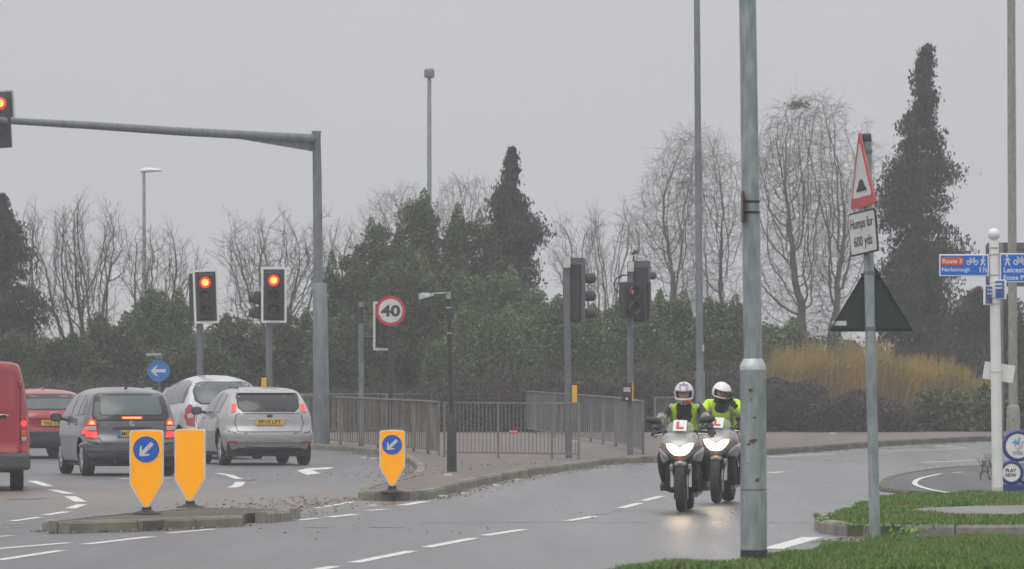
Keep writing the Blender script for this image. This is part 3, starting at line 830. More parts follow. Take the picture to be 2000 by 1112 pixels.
# ---- lamp columns -------------------------------------------------------
def column(px, secs, Y, label, m, by, group='lamp columns', pave=.115, n=16):
    b = Vector(P(secs[0][0], by, Y)); b.z = g(Y) + pave
    t = thing('street_lamp', label, 'street lamp', b, group=None)
    for k, (nm, lst) in enumerate(px):
        mb = MB(); lean_tube(mb, b, lst, Y, n); mb.build(nm, m, t)
    return t, b
Y = 150.0
t, b = column([('column_base', [(1979, 868, 27), (1979, 800, 26), (1979, 793, 22), (1978.8, 791, 19)]), ('pole', [(1978.8, 792, 18), (1977, 480, 17), (1975, 0, 16), (1974, -140, 15)])], [(1979, 0, 0)], Y,
              'pale concrete lamp column with a thick base behind the fingerpost', M['conc'], 855)
MB().box(tuple(P(1979, 820, Y) - b + Vector((-.02, -.168, 0))), (.03, .01, .05)).build('door_lock', M['ink'], t)
mb = MB(); q = P(1974, -140, Y) - b; mb.tube([q, q + Vector((0, -.4, .3)), q + Vector((0, -1.3, .35))], .05); mb.box(tuple(q + Vector((0, -1.6, .33))), (.22, .7, .14), bev=.05); mb.build('lantern', M['galv'], t)
Y = 146.0
t, b = column([('column_base', [(1368, 862, 19), (1367.5, 730, 18), (1367, 723, 15)]), ('pole', [(1367, 724, 14.5), (1365, 500, 13.5), (1361, 0, 12), (1359, -120, 11)])], [(1368, 0, 0)], Y,
              'tall thin galvanised lamp column behind the two motorcyclists', M['galv_dark'], 860)
MB().box(tuple(P(1373, 680, Y) - b + Vector((0, -.09, 0))), (.05, .02, .16)).build('number_plate', M['white_dirty'], t)
mb = MB(); q = P(1359, -120, Y) - b; mb.tube([q, q + Vector((-.4, 0, .2)), q + Vector((-1.0, 0, .25))], .045); mb.box(tuple(q + Vector((-1.3, 0, .24))), (.7, .24, .13), bev=.05); mb.build('lantern', M['galv'], t)
Y = 205.0
t, b = column([('pole', [(838.5, 850, 12), (838.5, 600, 11), (838.5, 148, 7.5)])], [(838.5, 0, 0)], Y, 'tall mast rising behind the bushes with a square flat lantern on top', M['galv'], 845, pave=0)
mb = MB(); q = P(838.5, 144, Y) - b; s = S(Y)
mb.box(tuple(q), (20 * s, .34, 16 * s), bev=.04); mb.build('lantern', M['galv_dark'], t)
mb = MB(); mb.box(tuple(P(838.5, 135, Y) - b), (18 * s, .3, 4 * s), bev=.02); mb.build('lantern_top', M['white_dirty'], t)
Y = 200.0; s = S(Y)
t, b = column([('pole', [(283, 850, 10), (282, 600, 9), (281, 337, 6)])], [(283, 0, 0)], Y, 'slim lamp post with a white curved lantern above the bare trees', M['galv'], 845, pave=0)
mb = MB(); n = 14; q = P(281, 333, Y) - b
prof = [(-7, 1, -4), (-2, 4, -5), (8, 6, -4), (20, 5, -3), (30, 3, -2.5), (35, 0, -2)]
vs = []
for (dx, up, dn) in prof:
    for k in range(10):
        a = 2 * PI * k / 10; wz = (up if math.sin(a) > 0 else -dn)
        vs.append((q.x + dx * s, math.cos(a) * 5 * s, q.z + math.sin(a) * wz * s))
mb.add(vs, [(i * 10 + k, i * 10 + (k + 1) % 10, (i + 1) * 10 + (k + 1) % 10, (i + 1) * 10 + k) for i in range(5) for k in range(10)] + [tuple(range(10)), tuple(range(50, 60))], True)
mb.build('lantern', M['white'], t)
# short lamp on the pavement
b = gp(882, 922, .115); Y = b.y; s = S(Y)
t = thing('street_lamp', 'short black lamp post with a grey lantern on an arm, standing on the pavement', 'street lamp', b)
mb = MB(); lean_tube(mb, b, [(882.5, 924, 20), (882, 822, 19), (881, 812, 12), (881, 808, 9)], Y, 14); mb.build('column_base', M['black_paint'], t)
mb = MB(); lean_tube(mb, b, [(881, 810, 9.5), (878, 650, 8.5), (876, 581, 8)], Y, 12); mb.build('pole', M['black_paint'], t)
mb = MB()
for yy in (601, 651): lean_tube(mb, b, [(876.3 + (yy - 580) * .02, yy + 1.2, 10), (876.3 + (yy - 580) * .02, yy - 1.2, 10)], Y, 12)
mb.build('band', M['white_dirty'], t)
mb = MB(); lean_tube(mb, b, [(876, 584, 10), (876, 570, 10)], Y, 12); mb.tube([P(876, 573, Y) - b, P(845, 574, Y) - b], 2 * s, 8); mb.build('bracket', M['galv'], t)
mb = MB(); q = P(833, 577, Y) - b
vs = []
for dx, up, dn, wy in ((14, 3, -1, .05), (4, 5, -3, .10), (-8, 5, -7, .12), (-15, 3, -9, .09), (-15.5, 1, -8, .05)):
    for zz, yy in ((up, -.6), (up, .6), (dn, 1), (dn, -1)): vs.append((q.x + dx * s, yy * wy, q.z + zz * s))
mb.add(vs, [(i * 4 + k, i * 4 + (k + 1) % 4, (i + 1) * 4 + (k + 1) % 4, (i + 1) * 4 + k) for i in range(4) for k in range(4)] + [(0, 1, 2, 3), (16, 17, 18, 19)]); mb.build('lantern', M['galv'], t)

# ---- traffic signals ----------------------------------------------------
def signal_face(t, Mt, w_, h_, lit=True, hoods=True):
    """backing board with white edge, housing and three lamps; faces -Y of Mt"""
    o_ = rrect(0, 0, w_, h_, .03)
    bd = MB().plate(o_, 0, .02, M=Mt).build('backing_board', M['backboard'], t)
    mb = MB(); mb.ring(o_, .045 * w_ / .5, -.003, .022, M=Mt); mb.build('white_border', M['white'], bd)
    hs_ = MB().box((0, -.04, 0), (w_ * .62, .14, h_ * .82), M=Mt, bev=.02).build('signal_housing', M['black'], t)
    for i, zz in enumerate((h_ * .26, 0, -h_ * .26)):
        r_ = min(.105, w_ * .19)
        if i == 0 and lit:
            ln = MB().lathe([(r_ * 1.18, -.112), (r_ * 1.18, -.118), (.002, -.120)], 24, M=Mt @ Matrix.Translation((0, 0, zz)), axis='Y').build('red_lamp', M['lamp_red'], t)
            MB().lathe([(r_ * .74, -.121), (r_ * .5, -.126), (.002, -.128)], 24, M=Mt @ Matrix.Translation((0, 0, zz)), axis='Y').build('lamp_core', M['lamp_core'], ln)
        else:
            MB().lathe([(r_, -.112), (r_ * .6, -.125), (.002, -.13)], 24, M=Mt @ Matrix.Translation((0, 0, zz)), axis='Y').build(('red_lamp', 'amber_lamp', 'green_lamp')[i], M[('dim_red', 'dim_amber', 'dim_green')[i]], t)
        if hoods:
            vs = []; n = 12; L_ = .20
            for k in range(n + 1):
                a = R(-25) + (PI + R(50)) * k / n; rr = r_ * 1.22
                dpt = -.11 - L_ * (.35 + .65 * max(0, math.sin(a)))
                for (r2, y2) in ((rr, -.10), (rr, dpt), (rr + .006, dpt), (rr + .006, -.10)): vs.append((r2 * math.cos(a), y2, zz + r2 * math.sin(a)))
            fs = [(k * 4 + j, k * 4 + (j + 1) % 4, (k + 1) * 4 + (j + 1) % 4, (k + 1) * 4 + j) for k in range(n) for j in range(4)]
            MB().add(vs, fs, True, Mt).build('hood', M['black'], t)
M['dim_red'] = mat('unlit_red', (.10, .012, .01), rough=.25); M['dim_amber'] = mat('unlit_amber', (.06, .025, .008), rough=.25); M['dim_green'] = mat('unlit_green', (.01, .03, .022), rough=.25)

def sig(px, top, bot, base_y, Y, label, bw=50, bh=106, cx=None, cyy=None, tilt=0, yaw=0, lit=True, polew=13, z0=.115, pole_m='grey_paint', group=None):
    s = S(Y); b = Vector(P(px[0], base_y, Y)); b.z = g(Y) + z0
    t = thing('traffic_light', label, 'traffic light', b)
    mb = MB(); lean_tube(mb, b, [(px[0], HZ + (CH - b.z) / s, polew), (px[1], top, polew)], Y, 14); mb.build('pole', M[pole_m], t)
    return t, b, s
# left pair over the waiting cars
Y = 127.0
t, b, s = sig((391, 390), 530, 0, 880, Y, 'red signal with another head on its left side, left of the pair above the cars')
q = P(403, 579.5, Y) - b; signal_face(t, Matrix.Translation(Vector((q.x, -.16, q.z))) @ Matrix.Rotation(R(-2), 4, 'Y') @ Matrix.Rotation(R(0), 4, 'Z'), 49 * s, 105 * s)
q = P(376, 581, Y) - b
mb = MB(); mb.box((q.x, 0, q.z), (12 * s, .30, 92 * s), bev=.02); mb.box((q.x - 5 * s, -.05, q.z + 34 * s), (5 * s, .34, 3 * s)); mb.build('side_head', M['black'], t)
t, b, s = sig((526, 525), 528, 0, 880, Y, 'red signal with small side lamps and yellow box, right of the pair above the cars')
q = P(535.5, 576.5, Y) - b; signal_face(t, Matrix.Translation(Vector((q.x, -.16, q.z))), 50 * s, 109 * s)
mb = MB()
for yy, hh in ((582, 26), (611, 24)):
    q = P(503, yy, Y) - b; mb.box((q.x, 0, q.z), (12 * s, .24, hh * s), bev=.03)
    mb.lathe([(9 * s, 0), (9.5 * s, -.10), (8 * s, -.16)], 12, axis='X', M=Matrix.Translation(Vector((q.x - 2 * s, 0, q.z))))
q = P(512, 597, Y) - b; mb.box((q.x, .02, q.z), (14 * s, .06, 50 * s)); mb.build('side_head', M['black'], t)
q = P(516, 748, Y) - b; MB().box((q.x, -.05, q.z), (10 * s, .12, 20 * s), bev=.01).build('push_button_box', M['yellow'], t)
# overhead mast with its arm
Y = 138.0; s = S(Y); b = Vector(P(625, 860, Y)); b.z = g(Y) + .115
t = thing('overhead_signal_mast', 'tall galvanised mast whose long arm reaches left and carries a red signal', 'signal mast', b)
mb = MB(); lean_tube(mb, b, [(628, 870, 32), (627, 760, 31), (624.5, 556, 28), (624.5, 553, 22)], Y, 22); mb.build('mast_base', M['galv_dark'], t)
mb = MB(); lean_tube(mb, b, [(622, 560, 19), (619.5, 345, 17.5), (618, 256, 16.5)], Y, 18); mb.build('mast_pole', M['galv_dark'], t)
mb = MB(); lean_tube(mb, b, [(619.7, 349, 19), (619.6, 345, 19)], Y, 18); lean_tube(mb, b, [(618, 262, 18.5), (618, 256, 18.5)], Y, 18); mb.build('collar', M['galv_dark'], t)
Ye = 127.0
pa = P(612, 271, Y) - b; pe = P(30, 237, Ye) - b; pc = P(350, 257, 133) - b; pc2 = P(180, 245.5, 130) - b
mb = MB(); mb.tube([pa, P(480, 264, 135.6) - b, pc, pc2, pe, P(-10, 234.5, 126.3) - b], [9 * s, 8.4 * s, 8 * s, 7.3 * s, 6.6 * s * Ye / Y, 6.4 * s], 16); mb.build('arm', M['galv_dark'], t)
q1 = P(610, 279, Y) - b; q2 = P(610, 296, Y) - b; q3 = P(445, 268, 135) - b
mb = MB(); mb.add([q1 + Vector((0, d, 0)) for d in (-.02, .02)] + [q2 + Vector((0, d, 0)) for d in (-.02, .02)] + [q3 + Vector((0, d, 0)) for d in (-.02, .02)], [(0, 2, 4), (1, 3, 5), (0, 1, 3, 2), (2, 3, 5, 4), (0, 1, 5, 4)]); mb.build('gusset', M['galv_dark'], t)
q = P(6, 229, Ye) - b; sE = S(Ye); Mt = Matrix.Translation(Vector((q.x, q.y - .25, q.z))) @ Matrix.Rotation(R(-3), 4, 'Y') @ Matrix.Rotation(R(-8), 4, 'Z')
hd = MB().box((0, .02, 0), (.3, .12, .9), M=Mt, bev=.02).build('signal_head', M['black'], t)
o_ = rrect(0, .24, .54, .60, .03)
MB().plate(o_, 0, .02, M=Mt).build('backing_board', M['backboard'], hd)
MB().ring(o_, .035, -.004, .022, M=Mt).build('white_border', M['white_dirty'], hd)
for i, zz in enumerate((.27, 0, -.27)):
    Mz = Mt @ Matrix.Translation((0, 0, zz))
    if i == 0:
        ln = MB().lathe([(.128, -.112), (.128, -.118), (.002, -.120)], 24, M=Mz, axis='Y').build('red_lamp', M['lamp_red'], hd)
        MB().lathe([(.080, -.121), (.05, -.126), (.002, -.128)], 24, M=Mz, axis='Y').build('lamp_core', M['lamp_core'], t)
    else: MB().lathe([(.11, -.05), (.115, -.14), (.08, -.12), (.002, -.13)], 20, M=Mz, axis='Y').build('signal_lamp', M['black'], hd)
MB().box((0, -.04, -.12), (.36, .15, 1.06), M=Mt, bev=.02).build('signal_housing', M['black'], hd)
# pole and angled head behind the 40 sign
Y = 134.0
t, b, s = sig((706, 705.5), 590, 0, 870, Y, 'signal on a thin grey pole seen edge on, behind the forty sign', polew=11, pole_m='galv_dark')
mb = MB(); lean_tube(mb, b, [(705, 632, 12), (705, 600, 12)], Y, 12); mb.build('pole_band', M['black'], t)
for yy in (612, 660): MB().tube([P(705, yy, Y) - b, P(735, yy, Y) - b + Vector((0, .1, 0))], .03, 8).build('bracket', M['black'], t)
q = P(746, 637, Y) - b; Mt = Matrix.Translation(Vector((q.x, .05, q.z))) @ Matrix.Rotation(R(52), 4, 'Z')
signal_face(t, Mt, .56, 95 * s, lit=False)
# crossing signals seen from behind
b0 = gp(1111, 895, .115); Y = b0.y
t, b, s = sig((1111, 1107), 505, 0, 895, Y, 'signal seen from behind beside the guard rail, yellow button box on its pole', polew=13.5)
M['back_panel'] = mat('signal_back_grey', (.085, .09, .095), (.11, .115, .12), rough=.55, scale=3)
q = P(1121, 567, Y) - b; Mt = Matrix.Translation(Vector((q.x, .12, q.z))) @ Matrix.Rotation(R(-20), 4, 'Z')
MB().plate(rrect(0, 0, 46 * s, 127 * s, .04), 0, .02, M=Mt).build('backing_board', M['back_panel'], t)
MB().box((2 * s, -.04, -4 * s), (25 * s, .12, 110 * s), M=Mt, bev=.015).build('signal_housing', M['black'], t)
for yy in (543, 578, 612):
    q = P(1145, yy, Y) - b; MB().lathe([(9 * s, -.1), (10.5 * s, .06), (10.5 * s, .20)], 16, axis='Y', M=Matrix.Translation(Vector((q.x, .2, q.z))) @ Matrix.Rotation(R(-35), 4, 'Z')).build('hood', M['black'], t)
MB().box(tuple(P(1107, 512, Y) - b + Vector((0, -.09, 0))), (14 * s, .03, 22 * s)).build('pole_label', M['white_dirty'], t)
MB().box(tuple(P(1122, 771, Y) - b + Vector((0, .02, 0))), (10 * s, .16, 37 * s), bev=.01).build('push_button_box', M['yellow'], t)
b0 = gp(1231, 889, .115); Y = b0.y
t, b, s = sig((1231, 1231), 512, 0, 889, Y, 'signal with red man lamp, camera on top and black button box', polew=12.5)
q = P(1248, 570, Y) - b; Mt = Matrix.Translation(Vector((q.x, .12, q.z))) @ Matrix.Rotation(R(-12), 4, 'Z')
MB().plate(rrect(0, 0, 46 * s, 121 * s, .04), 0, .02, M=Mt).build('backing_board', M['back_panel'], t)
MB().box((4 * s, -.05, -5 * s), (26 * s, .14, 106 * s), M=Mt, bev=.015).build('signal_housing', M['black'], t)
MB().box((14 * s, .06, -16 * s), (17 * s, .12, 70 * s), M=Mt, bev=.015).build('far_housing', M['black'], t)
for yy in (538,):
    q = P(1268, yy, Y) - b; MB().lathe([(7 * s, -.1), (8 * s, .2)], 14, axis='Y', M=Matrix.Translation(Vector((q.x, .25, q.z))) @ Matrix.Rotation(R(-25), 4, 'Z')).build('hood', M['black'], t)
q = P(1226, 586, Y) - b; Mp = Matrix.Translation(Vector((q.x, -.12, q.z))) @ Matrix.Rotation(R(35), 4, 'Z')
ped = MB().box((0, 0, 0), (30 * s, .22, 70 * s), M=Mp, bev=.03).build('pedestrian_head', M['black'], t)
for zz in (15, -15):
    MB().lathe([(11 * s, -.10), (12.5 * s, -.22), (11.5 * s, -.22), (10 * s, -.11)], 16, axis='Y', M=Mp @ Matrix.Translation((4 * s, 0, zz * s))).build('hood', M['black'], ped)
M['red_man'] = mat('red_man_lamp', (.4, .02, .02), emit=(1, .05, .04), estr=.45)
mb = MB(); q = P(1235, 570, Y) - b; mb.lathe([(2.6 * s, 0), (2.2 * s, -.01)], 12, axis='Y', M=Matrix.Translation(Vector((q.x, -.40, q.z)))); mb.box((q.x, -.40, q.z - 2 * s), (3 * s, .02, 7 * s), bev=.005); mb.build('red_man', M['red_man'], ped)
mb = MB(); mb.tube([P(1237, 512, Y) - b, P(1238, 500, Y) - b], 1.8 * s, 8); mb.box(tuple(P(1241, 493, Y) - b), (9 * s, .14, 8 * s), M=None, bev=.01); mb.box(tuple(P(1236, 496, Y) - b), (5 * s, .1, 5 * s), bev=.01); mb.build('camera', M['black'], t)
mb = MB(); mb.tube([P(x, y, Y) - b + Vector((0, -.08, 0)) for x, y in ((1228, 538), (1216, 538), (1205, 543), (1199, 553), (1200, 563), (1206, 570), (1214, 571))], 1.4 * s, 7); mb.build('cable_loop', M['black'], t)
MB().box(tuple(P(1232, 521, Y) - b + Vector((0, -.09, 0))), (12 * s, .03, 20 * s)).build('pole_label', M['white_dirty'], t)
q = P(1224, 766, Y) - b
bx = MB().box((q.x, -.12, q.z), (20 * s, .14, 36 * s), bev=.01).build('push_button_box', M['black'], t)
MB().box((q.x + 11.5 * s, -.1, q.z), (3 * s, .14, 36 * s)).build('yellow_side', M['yellow'], bx)
MB().box((q.x, -.193, q.z + 5 * s), (13 * s, .006, 9 * s)).build('instruction_panel', M['white_dirty'], bx)
MB().box((q.x, -.193, q.z - 13 * s), (4 * s, .008, 4 * s)).build('button', M['white'], bx)

# ---- forty sign ----------------------------------------------------------
Y = 131.0; s = S(Y); b = Vector(P(763, 868, Y)); b.z = g(Y) + .115
t = thing('speed_limit_sign', 'round forty speed limit sign with red ring on a black pole', 'road sign', b)
mb = MB(); lean_tube(mb, b, [(763, 870, 11), (763, 600, 10)], Y, 12); mb.build('pole', M['black_paint'], t)
q = P(763, 607.5, Y) - b; Mt = Matrix.Translation(Vector((q.x, -.13, q.z)))
o = MB().plate(circ(0, 0, 29 * s, 40), 0, .015, M=Mt).build('disc', M['red_sheet'], t)
MB().plate(circ(0, 0, 23.3 * s, 40), -.004, 0, M=Mt).build('white_face', M['sheet_white'], o)
mb = MB(); text_mb(mb, '40', 0, 0, w=38 * s, h=23 * s, y=-.008, M=Mt, bold=.035); mb.build('numerals', M['ink'], o)
MB().plate(circ(0, 0, 29.5 * s, 40), .016, .03, M=Mt).build('back_plate', M['ink'], o)
mb = MB(); mb.box((q.x, -.08, q.z), (24 * s, .06, 3 * s)); mb.build('clip', M['black'], t)

# ---- blue arrow sign -------------------------------------------------------
def arrow(mb, Mt, r_, ang, y=-.006):
    pts = [(-.72, 0), (-.22, .46), (-.02, .46), (-.30, .15), (.66, .15), (.66, -.15), (-.30, -.15), (-.02, -.46), (-.22, -.46)]
    c, s_ = math.cos(ang), math.sin(ang)
    mb.plate([((x * c - z * s_) * r_, (x * s_ + z * c) * r_) for x, z in pts], y, y + .003, M=Mt)
Y = 130.0; s = S(Y); b = gp(310, 890, .0); b = Vector(P(310, 800, Y)); b.z = g(Y)
t = thing('keep_left_sign', 'blue round sign with a white arrow pointing left under a strip light', 'road sign', b)
mb = MB(); lean_tube(mb, b, [(311, 890, 6), (311, 694, 5)], Y, 10); mb.build('pole', M['galv_dark'], t)
q = P(310, 724.5, Y) - b; Mt = Matrix.Translation(Vector((q.x, -.09, q.z)))
o = MB().plate(circ(0, 0, 21.5 * s, 36), 0, .012, M=Mt).build('disc', M['sheet_blue2'] if 'sheet_blue2' in M else mat('arrow_sign_blue', (.02, .16, .45), rough=.4), t)
mb = MB(); arrow(mb, Mt, 21.5 * s, 0); mb.build('arrow_symbol', M['sheet_white'], o)
mb = MB(); mb.box(tuple(P(301, 693.5, Y) - b + Vector((0, -.1, 0))), (30 * s, .16, 5 * s), bev=.015); mb.tube([P(310, 694, Y) - b, P(310, 694, Y) - b + Vector((0, -.12, 0))], .02, 6); mb.box(tuple(P(311, 697, Y) - b + Vector((0, -.03, 0))), (10 * s, .08, 7 * s), bev=.01)
mb.build('strip_light', M['galv'], t)

# ---- chevron board beyond the cars -------------------------------------------
Y = 140.0; s = S(Y); b = Vector(P(272, 850, Y)); b.z = g(Y) + .115
t = thing('chevron_sign', 'long black board with white chevrons just above the dark car roof', 'road sign', b)
zt = P(0, 757, Y).z - b.z; zb = P(0, 800, Y).z - b.z; xw = 54 * s
o = MB().box((0, 0, (zt + zb) / 2), (xw * 2, .02, zt - zb)).build('board', M['black'], t)
mb = MB(); hh = (zt - zb) / 2
for k in range(3):
    x0 = (-45 + 42 * k) * s
    mb.plate([(x0 + 14 * s, zt), (x0 + 30 * s, zt), (x0 + 14 * s, zt - hh), (x0 + 30 * s, zb), (x0 + 14 * s, zb), (x0 - 2 * s, zt - hh)], -.016, -.012)
mb.build('chevron', M['sheet_white'], o)
mb = MB()
for xx in (-.45, .45): mb.tube([(xx, .04, 0), (xx, .04, zt)], .03, 8)
mb.build('post', M['galv_dark'], t)

# ---- bollards ----------------------------------------------------------------
M['bol_orange'] = mat('lit_bollard_orange', (.80, .33, .0), (.50, .20, .01), rough=.5, scale=6, spec=.15, lo=.55, hi=.85, emit=(1, .36, .0), estr=.34)
M['bol_white'] = mat('bollard_edge_white', (.72, .70, .64), (.60, .57, .5), rough=.4, scale=8)
M['bol_blue'] = mat('bollard_blue', (.006, .07, .33), rough=.35, emit=(.006, .09, .42), estr=.25)
def bollard(px, y_base, ytop, yshoulder, ytip, wpx, label, sign=True, yaw=0):
    b = gp(px, y_base, .115); s = S(b.y); t = thing('bollard', label, 'traffic bollard', b, rz=yaw)
    c = CH - b.z; Z = lambda yy: (HZ - yy) * s + c
    zt, zs, zp = Z(ytop), Z(yshoulder), Z(ytip); hw = wpx / 2 * s; r_ = .03
    o_ = [(-hw, zs), (-.035, zp + .012), (0, zp), (.035, zp + .012), (hw, zs)] + [(hw, zt - r_)] + [(hw - r_ * (1 - math.cos(a)), zt - r_ + r_ * math.sin(a)) for a in (R(30), R(60))] + [(hw - r_, zt + .004), (0, zt + .012), (-hw + r_, zt + .004)] + [(-hw + r_ * (1 - math.cos(a)), zt - r_ + r_ * math.sin(a)) for a in (R(60), R(30))] + [(-hw, zt - r_)]
    mb = MB(); mb.plate(o_, -.05, .05); body = mb.build('shell', M['bol_white'], t)
    MB().plate(inset(o_, .018), -.056, -.0505).build('orange_face', M['bol_orange'], body)
    MB().plate(inset(o_, .018), .0505, .056).build('orange_back', M['bol_orange'], body)
    if sign:
        rr = hw * .78; Mt = Matrix.Translation((0, -.062, zt - hw * 1.12))
        d = MB().plate(circ(0, 0, rr, 36), 0, .004, M=Mt).build('blue_disc', M['bol_blue'], t)
        mb = MB(); arrow(mb, Mt, rr * 1.02, R(45)); mb.build('arrow_symbol', M['sheet_white'], d)
    mb = MB(); mb.tube([(0, 0, 0.02), (0, 0, zp + .03)], .045, 12); mb.lathe([(.055, zp - .035), (.055, zp + .005)], 12); mb.build('neck', M['black'], t)
    mb = MB(); mb.lathe([(.17, 0.0), (.165, .015), (.10, .028), (.06, .05)], 20); mb.build('foot', M['black'], t)
    return t
bollard(286.5, 1004, 841, 945, 992, 66, 'large orange bollard with blue arrow disc, on the island before the dark grey car', yaw=R(-2))
bollard(371.5, 992, 839, 936, 980, 60, 'plain orange bollard without a disc standing on the island', sign=False, yaw=R(-2))
bollard(766, 962, 841, 912, 950, 50, 'small orange bollard with blue arrow disc at the pavement nose', yaw=0)

# ---- guard rails ---------------------------------------------------------------
M['rail'] = mat('guard_rail_grey', (.14, .14, .137), (.19, .185, .17), rough=.6, metal=.2, scale=2)
M['rail_brown'] = mat('guard_rail_weathered', (.09, .083, .07), (.19, .175, .145), rough=.7, scale=1.4)
M['rail_top'] = mat('guard_rail_handrail', (.22, .225, .23), (.15, .15, .15), rough=.55, metal=.3, scale=3)
def guard_rail(label, path, m, H=1.07, pitch=.115, posts=None, z0=.115, bal=.007, spacing=None, postw=.05, pad=True, prad=None):
    """path: list of ground points; posts at each of them"""
    b = path[0].copy(); t = thing('guard_rail', label, 'guard rail', b, group=None)
    top = MB(); bot = MB(); inf = MB()
    for i, p in enumerate(path):
        q = p - b
        mb = MB(); mb.box((q.x, q.y, q.z + H / 2 - .02), (postw, postw, H + .04)); mb.build('post', m, t)
    for a, c in zip(path, path[1:]):
        a = a - b; c = c - b; d = (c - a); Ld = Vector((d.x, d.y)).length; ang = math.atan2(d.y, d.x)
        def bar(mb, z, th):
            k = Vector((-d.y, d.x, 0)).normalized() * th[0] / 2
            vs = []
            for e in (a, c):
                for sk in (-1, 1):
                    for zz in (-th[1] / 2, th[1] / 2): vs.append(e + k * sk + Vector((0, 0, z + zz)))
            mb.add(vs, [(0, 1, 3, 2), (4, 6, 7, 5), (0, 4, 5, 1), (2, 3, 7, 6), (0, 2, 6, 4), (1, 5, 7, 3)])
        bar(top, H, (.05, .03)); bar(bot, .10, (.04, .03))
        n = max(1, int(round(Ld / pitch)))
        for k in range(1, n):
            e = a.lerp(c, k / n)
            inf.box((e.x, e.y, e.z + (H + .10) / 2), (bal * 2, bal * 2, H - .13))
    top.build('handrail', M['rail_top'], t); bot.build('bottom_rail', m, t); inf.build('infill_grille', m, t)
    return t
pA = [gp(x, y, .115) for x, y in ((560, 861), (590, 863), (627, 866.5), (665, 869.5), (703, 873), (738, 877), (774, 880), (808, 883.5), (836, 887), (857, 891))]
guard_rail('weathered brown guard rail curving along the left pavement edge from the silver car', pA, M['rail_brown'], pitch=.36, bal=.015)
pB = [gp(x, y, .115) for x, y in ((868, 893.5), (973, 895), (1078, 896.5), (1130, 897.5))]
guard_rail('thin guard rail running from the short lamp post to the yellow button box', pB, M['rail'], bal=.008)
pC = [gp(x, y, .115) for x, y in ((1027, 844), (1045, 847), (1083, 853.5), (1117, 858), (1154, 863.5), (1178, 867.5), (1203, 872.5), (1228, 880), (1256, 888))]
guard_rail('guard rail slanting toward the road past the signal with the red man', pC, M['rail'], pitch=.55, bal=.014)
pD = [gp(x, y, .115) for x, y in ((560, 845), (660, 845), (755, 844.5), (842, 844), (935, 844), (1027, 843.5))]
guard_rail('faint far guard rail along the back of the pavement below the hedge', pD, M['rail_brown'], H=1.0)
pE = [gp(x, y, .115) for x, y in ((1279, 851), (1302, 850), (1330, 849))]
guard_rail('short far guard rail half hidden behind the first motorcyclist', pE, M['rail'], H=.95)
# sticker on the left rail
q = gp(635, 866, .115); 
t = thing('notice', 'small orange and white notice tied to the brown guard rail', 'notice', q + Vector((0, -.06, .95)))
s = S(q.y); M['notice_o'] = mat('notice_orange', (.65, .16, .06), rough=.6)
o = MB().box((0, 0, 0), (9 * s, .006, 28 * s)).build('card', M['white'], t); MB().box((0, -.005, 10 * s), (9 * s, .003, 8 * s)).build('orange_top', M['notice_o'], o); MB().box((0, -.005, -11 * s), (9 * s, .003, 5 * s)).build('orange_foot', M['notice_o'], o)
tag(link := MB().box((0, 0, .05), (.24, .14, .07), bev=.03).build('litter_bag', M['notice_o']), 'crumpled orange bag lying at the foot of the hedge behind the rails', 'litter'); link.location = gp(1003, 848, .115)
# large direction sign seen from behind
Y = 152.0; s = S(Y); b = Vector(P(2010, 850, Y)); b.z = g(Y) + .115
t = thing('direction_sign', 'large grey road sign seen from the back behind the white fingerpost', 'road sign', b)
zt = P(0, 474, Y).z - b.z; zb = P(0, 560, Y).z - b.z
M['bigback'] = mat('sign_back_grey', (.075, .08, .08), (.09, .095, .095), rough=.5, scale=2)
MB().plate(rrect(0, (zt + zb) / 2, 170 * s, zt - zb, .1), 0, .02).build('panel', M['bigback'], t)
for k in (.12, .5, .88): MB().box((0, -.03, zb + (zt - zb) * k), (166 * s, .04, .06)).build('channel', M['bigback'], t)
for xx in (-55, 55): MB().tube([(xx * s, -.12, 0), (xx * s, -.12, zt)], .055, 10).build('post', M['galv_dark'], t)
# ================================================================== CARS
def paint(name, a, b=None, rough=.3, metal=.4):
    return mat(name, a, b or tuple(x * .94 for x in a), rough=rough, metal=metal, scale=1.5, coat=.6, bump=0)
M['p_grey'] = paint('graphite_paint', (.115, .115, .12))
M['p_silver'] = paint('silver_paint', (.35, .35, .352), rough=.36)
M['p_white'] = paint('pale_silver_paint', (.55, .56, .58), rough=.35)
M['p_red'] = paint('bright_red_paint', (.32, .012, .022), metal=.0, rough=.35)
M['p_vanred'] = paint('van_red_paint', (.33, .010, .016), (.28, .012, .016), metal=0, rough=.42)
M['trim'] = mat('grey_plastic_trim', (.06, .062, .065), (.045, .046, .048), rough=.6, scale=5)
M['under'] = mat('underbody', (.012, .012, .012), rough=.9)
M['win'] = mat('tinted_window', (.035, .045, .045), rough=.12, spec=.6)
M['win_clear'] = mat('rear_screen_glass', (.055, .078, .074), (.085, .11, .105), rough=.25, scale=2, spec=.6)
M['win_black'] = mat('privacy_glass', (.012, .013, .014), rough=.12, spec=.5)
M['lens_red'] = mat('tail_lens_red', (.35, .012, .015), rough=.15, coat=.5)
M['lens_dark'] = mat('tail_lens_pale', (.45, .38, .37), rough=.2, coat=.5)
M['lens_orange'] = mat('indicator_lens', (.55, .12, .01), rough=.25)
M['brake'] = mat('brake_lamp_lit', (.5, .02, .01), emit=(1, .03, .02), estr=2.2, rough=.3)
M['brake_core'] = mat('brake_lamp_core', (.5, .1, .02), emit=(1, .20, .03), estr=5.0, rough=.3)
M['brake_soft'] = mat('tail_lamp_lit', (.5, .02, .02), emit=(1, .08, .07), estr=.75, rough=.3)
M['plate_y'] = mat('rear_plate_yellow', (.62, .38, .03), rough=.4)
M['alloy'] = mat('alloy_wheel', (.42, .42, .43), (.34, .34, .35), rough=.4, metal=.7, scale=6)
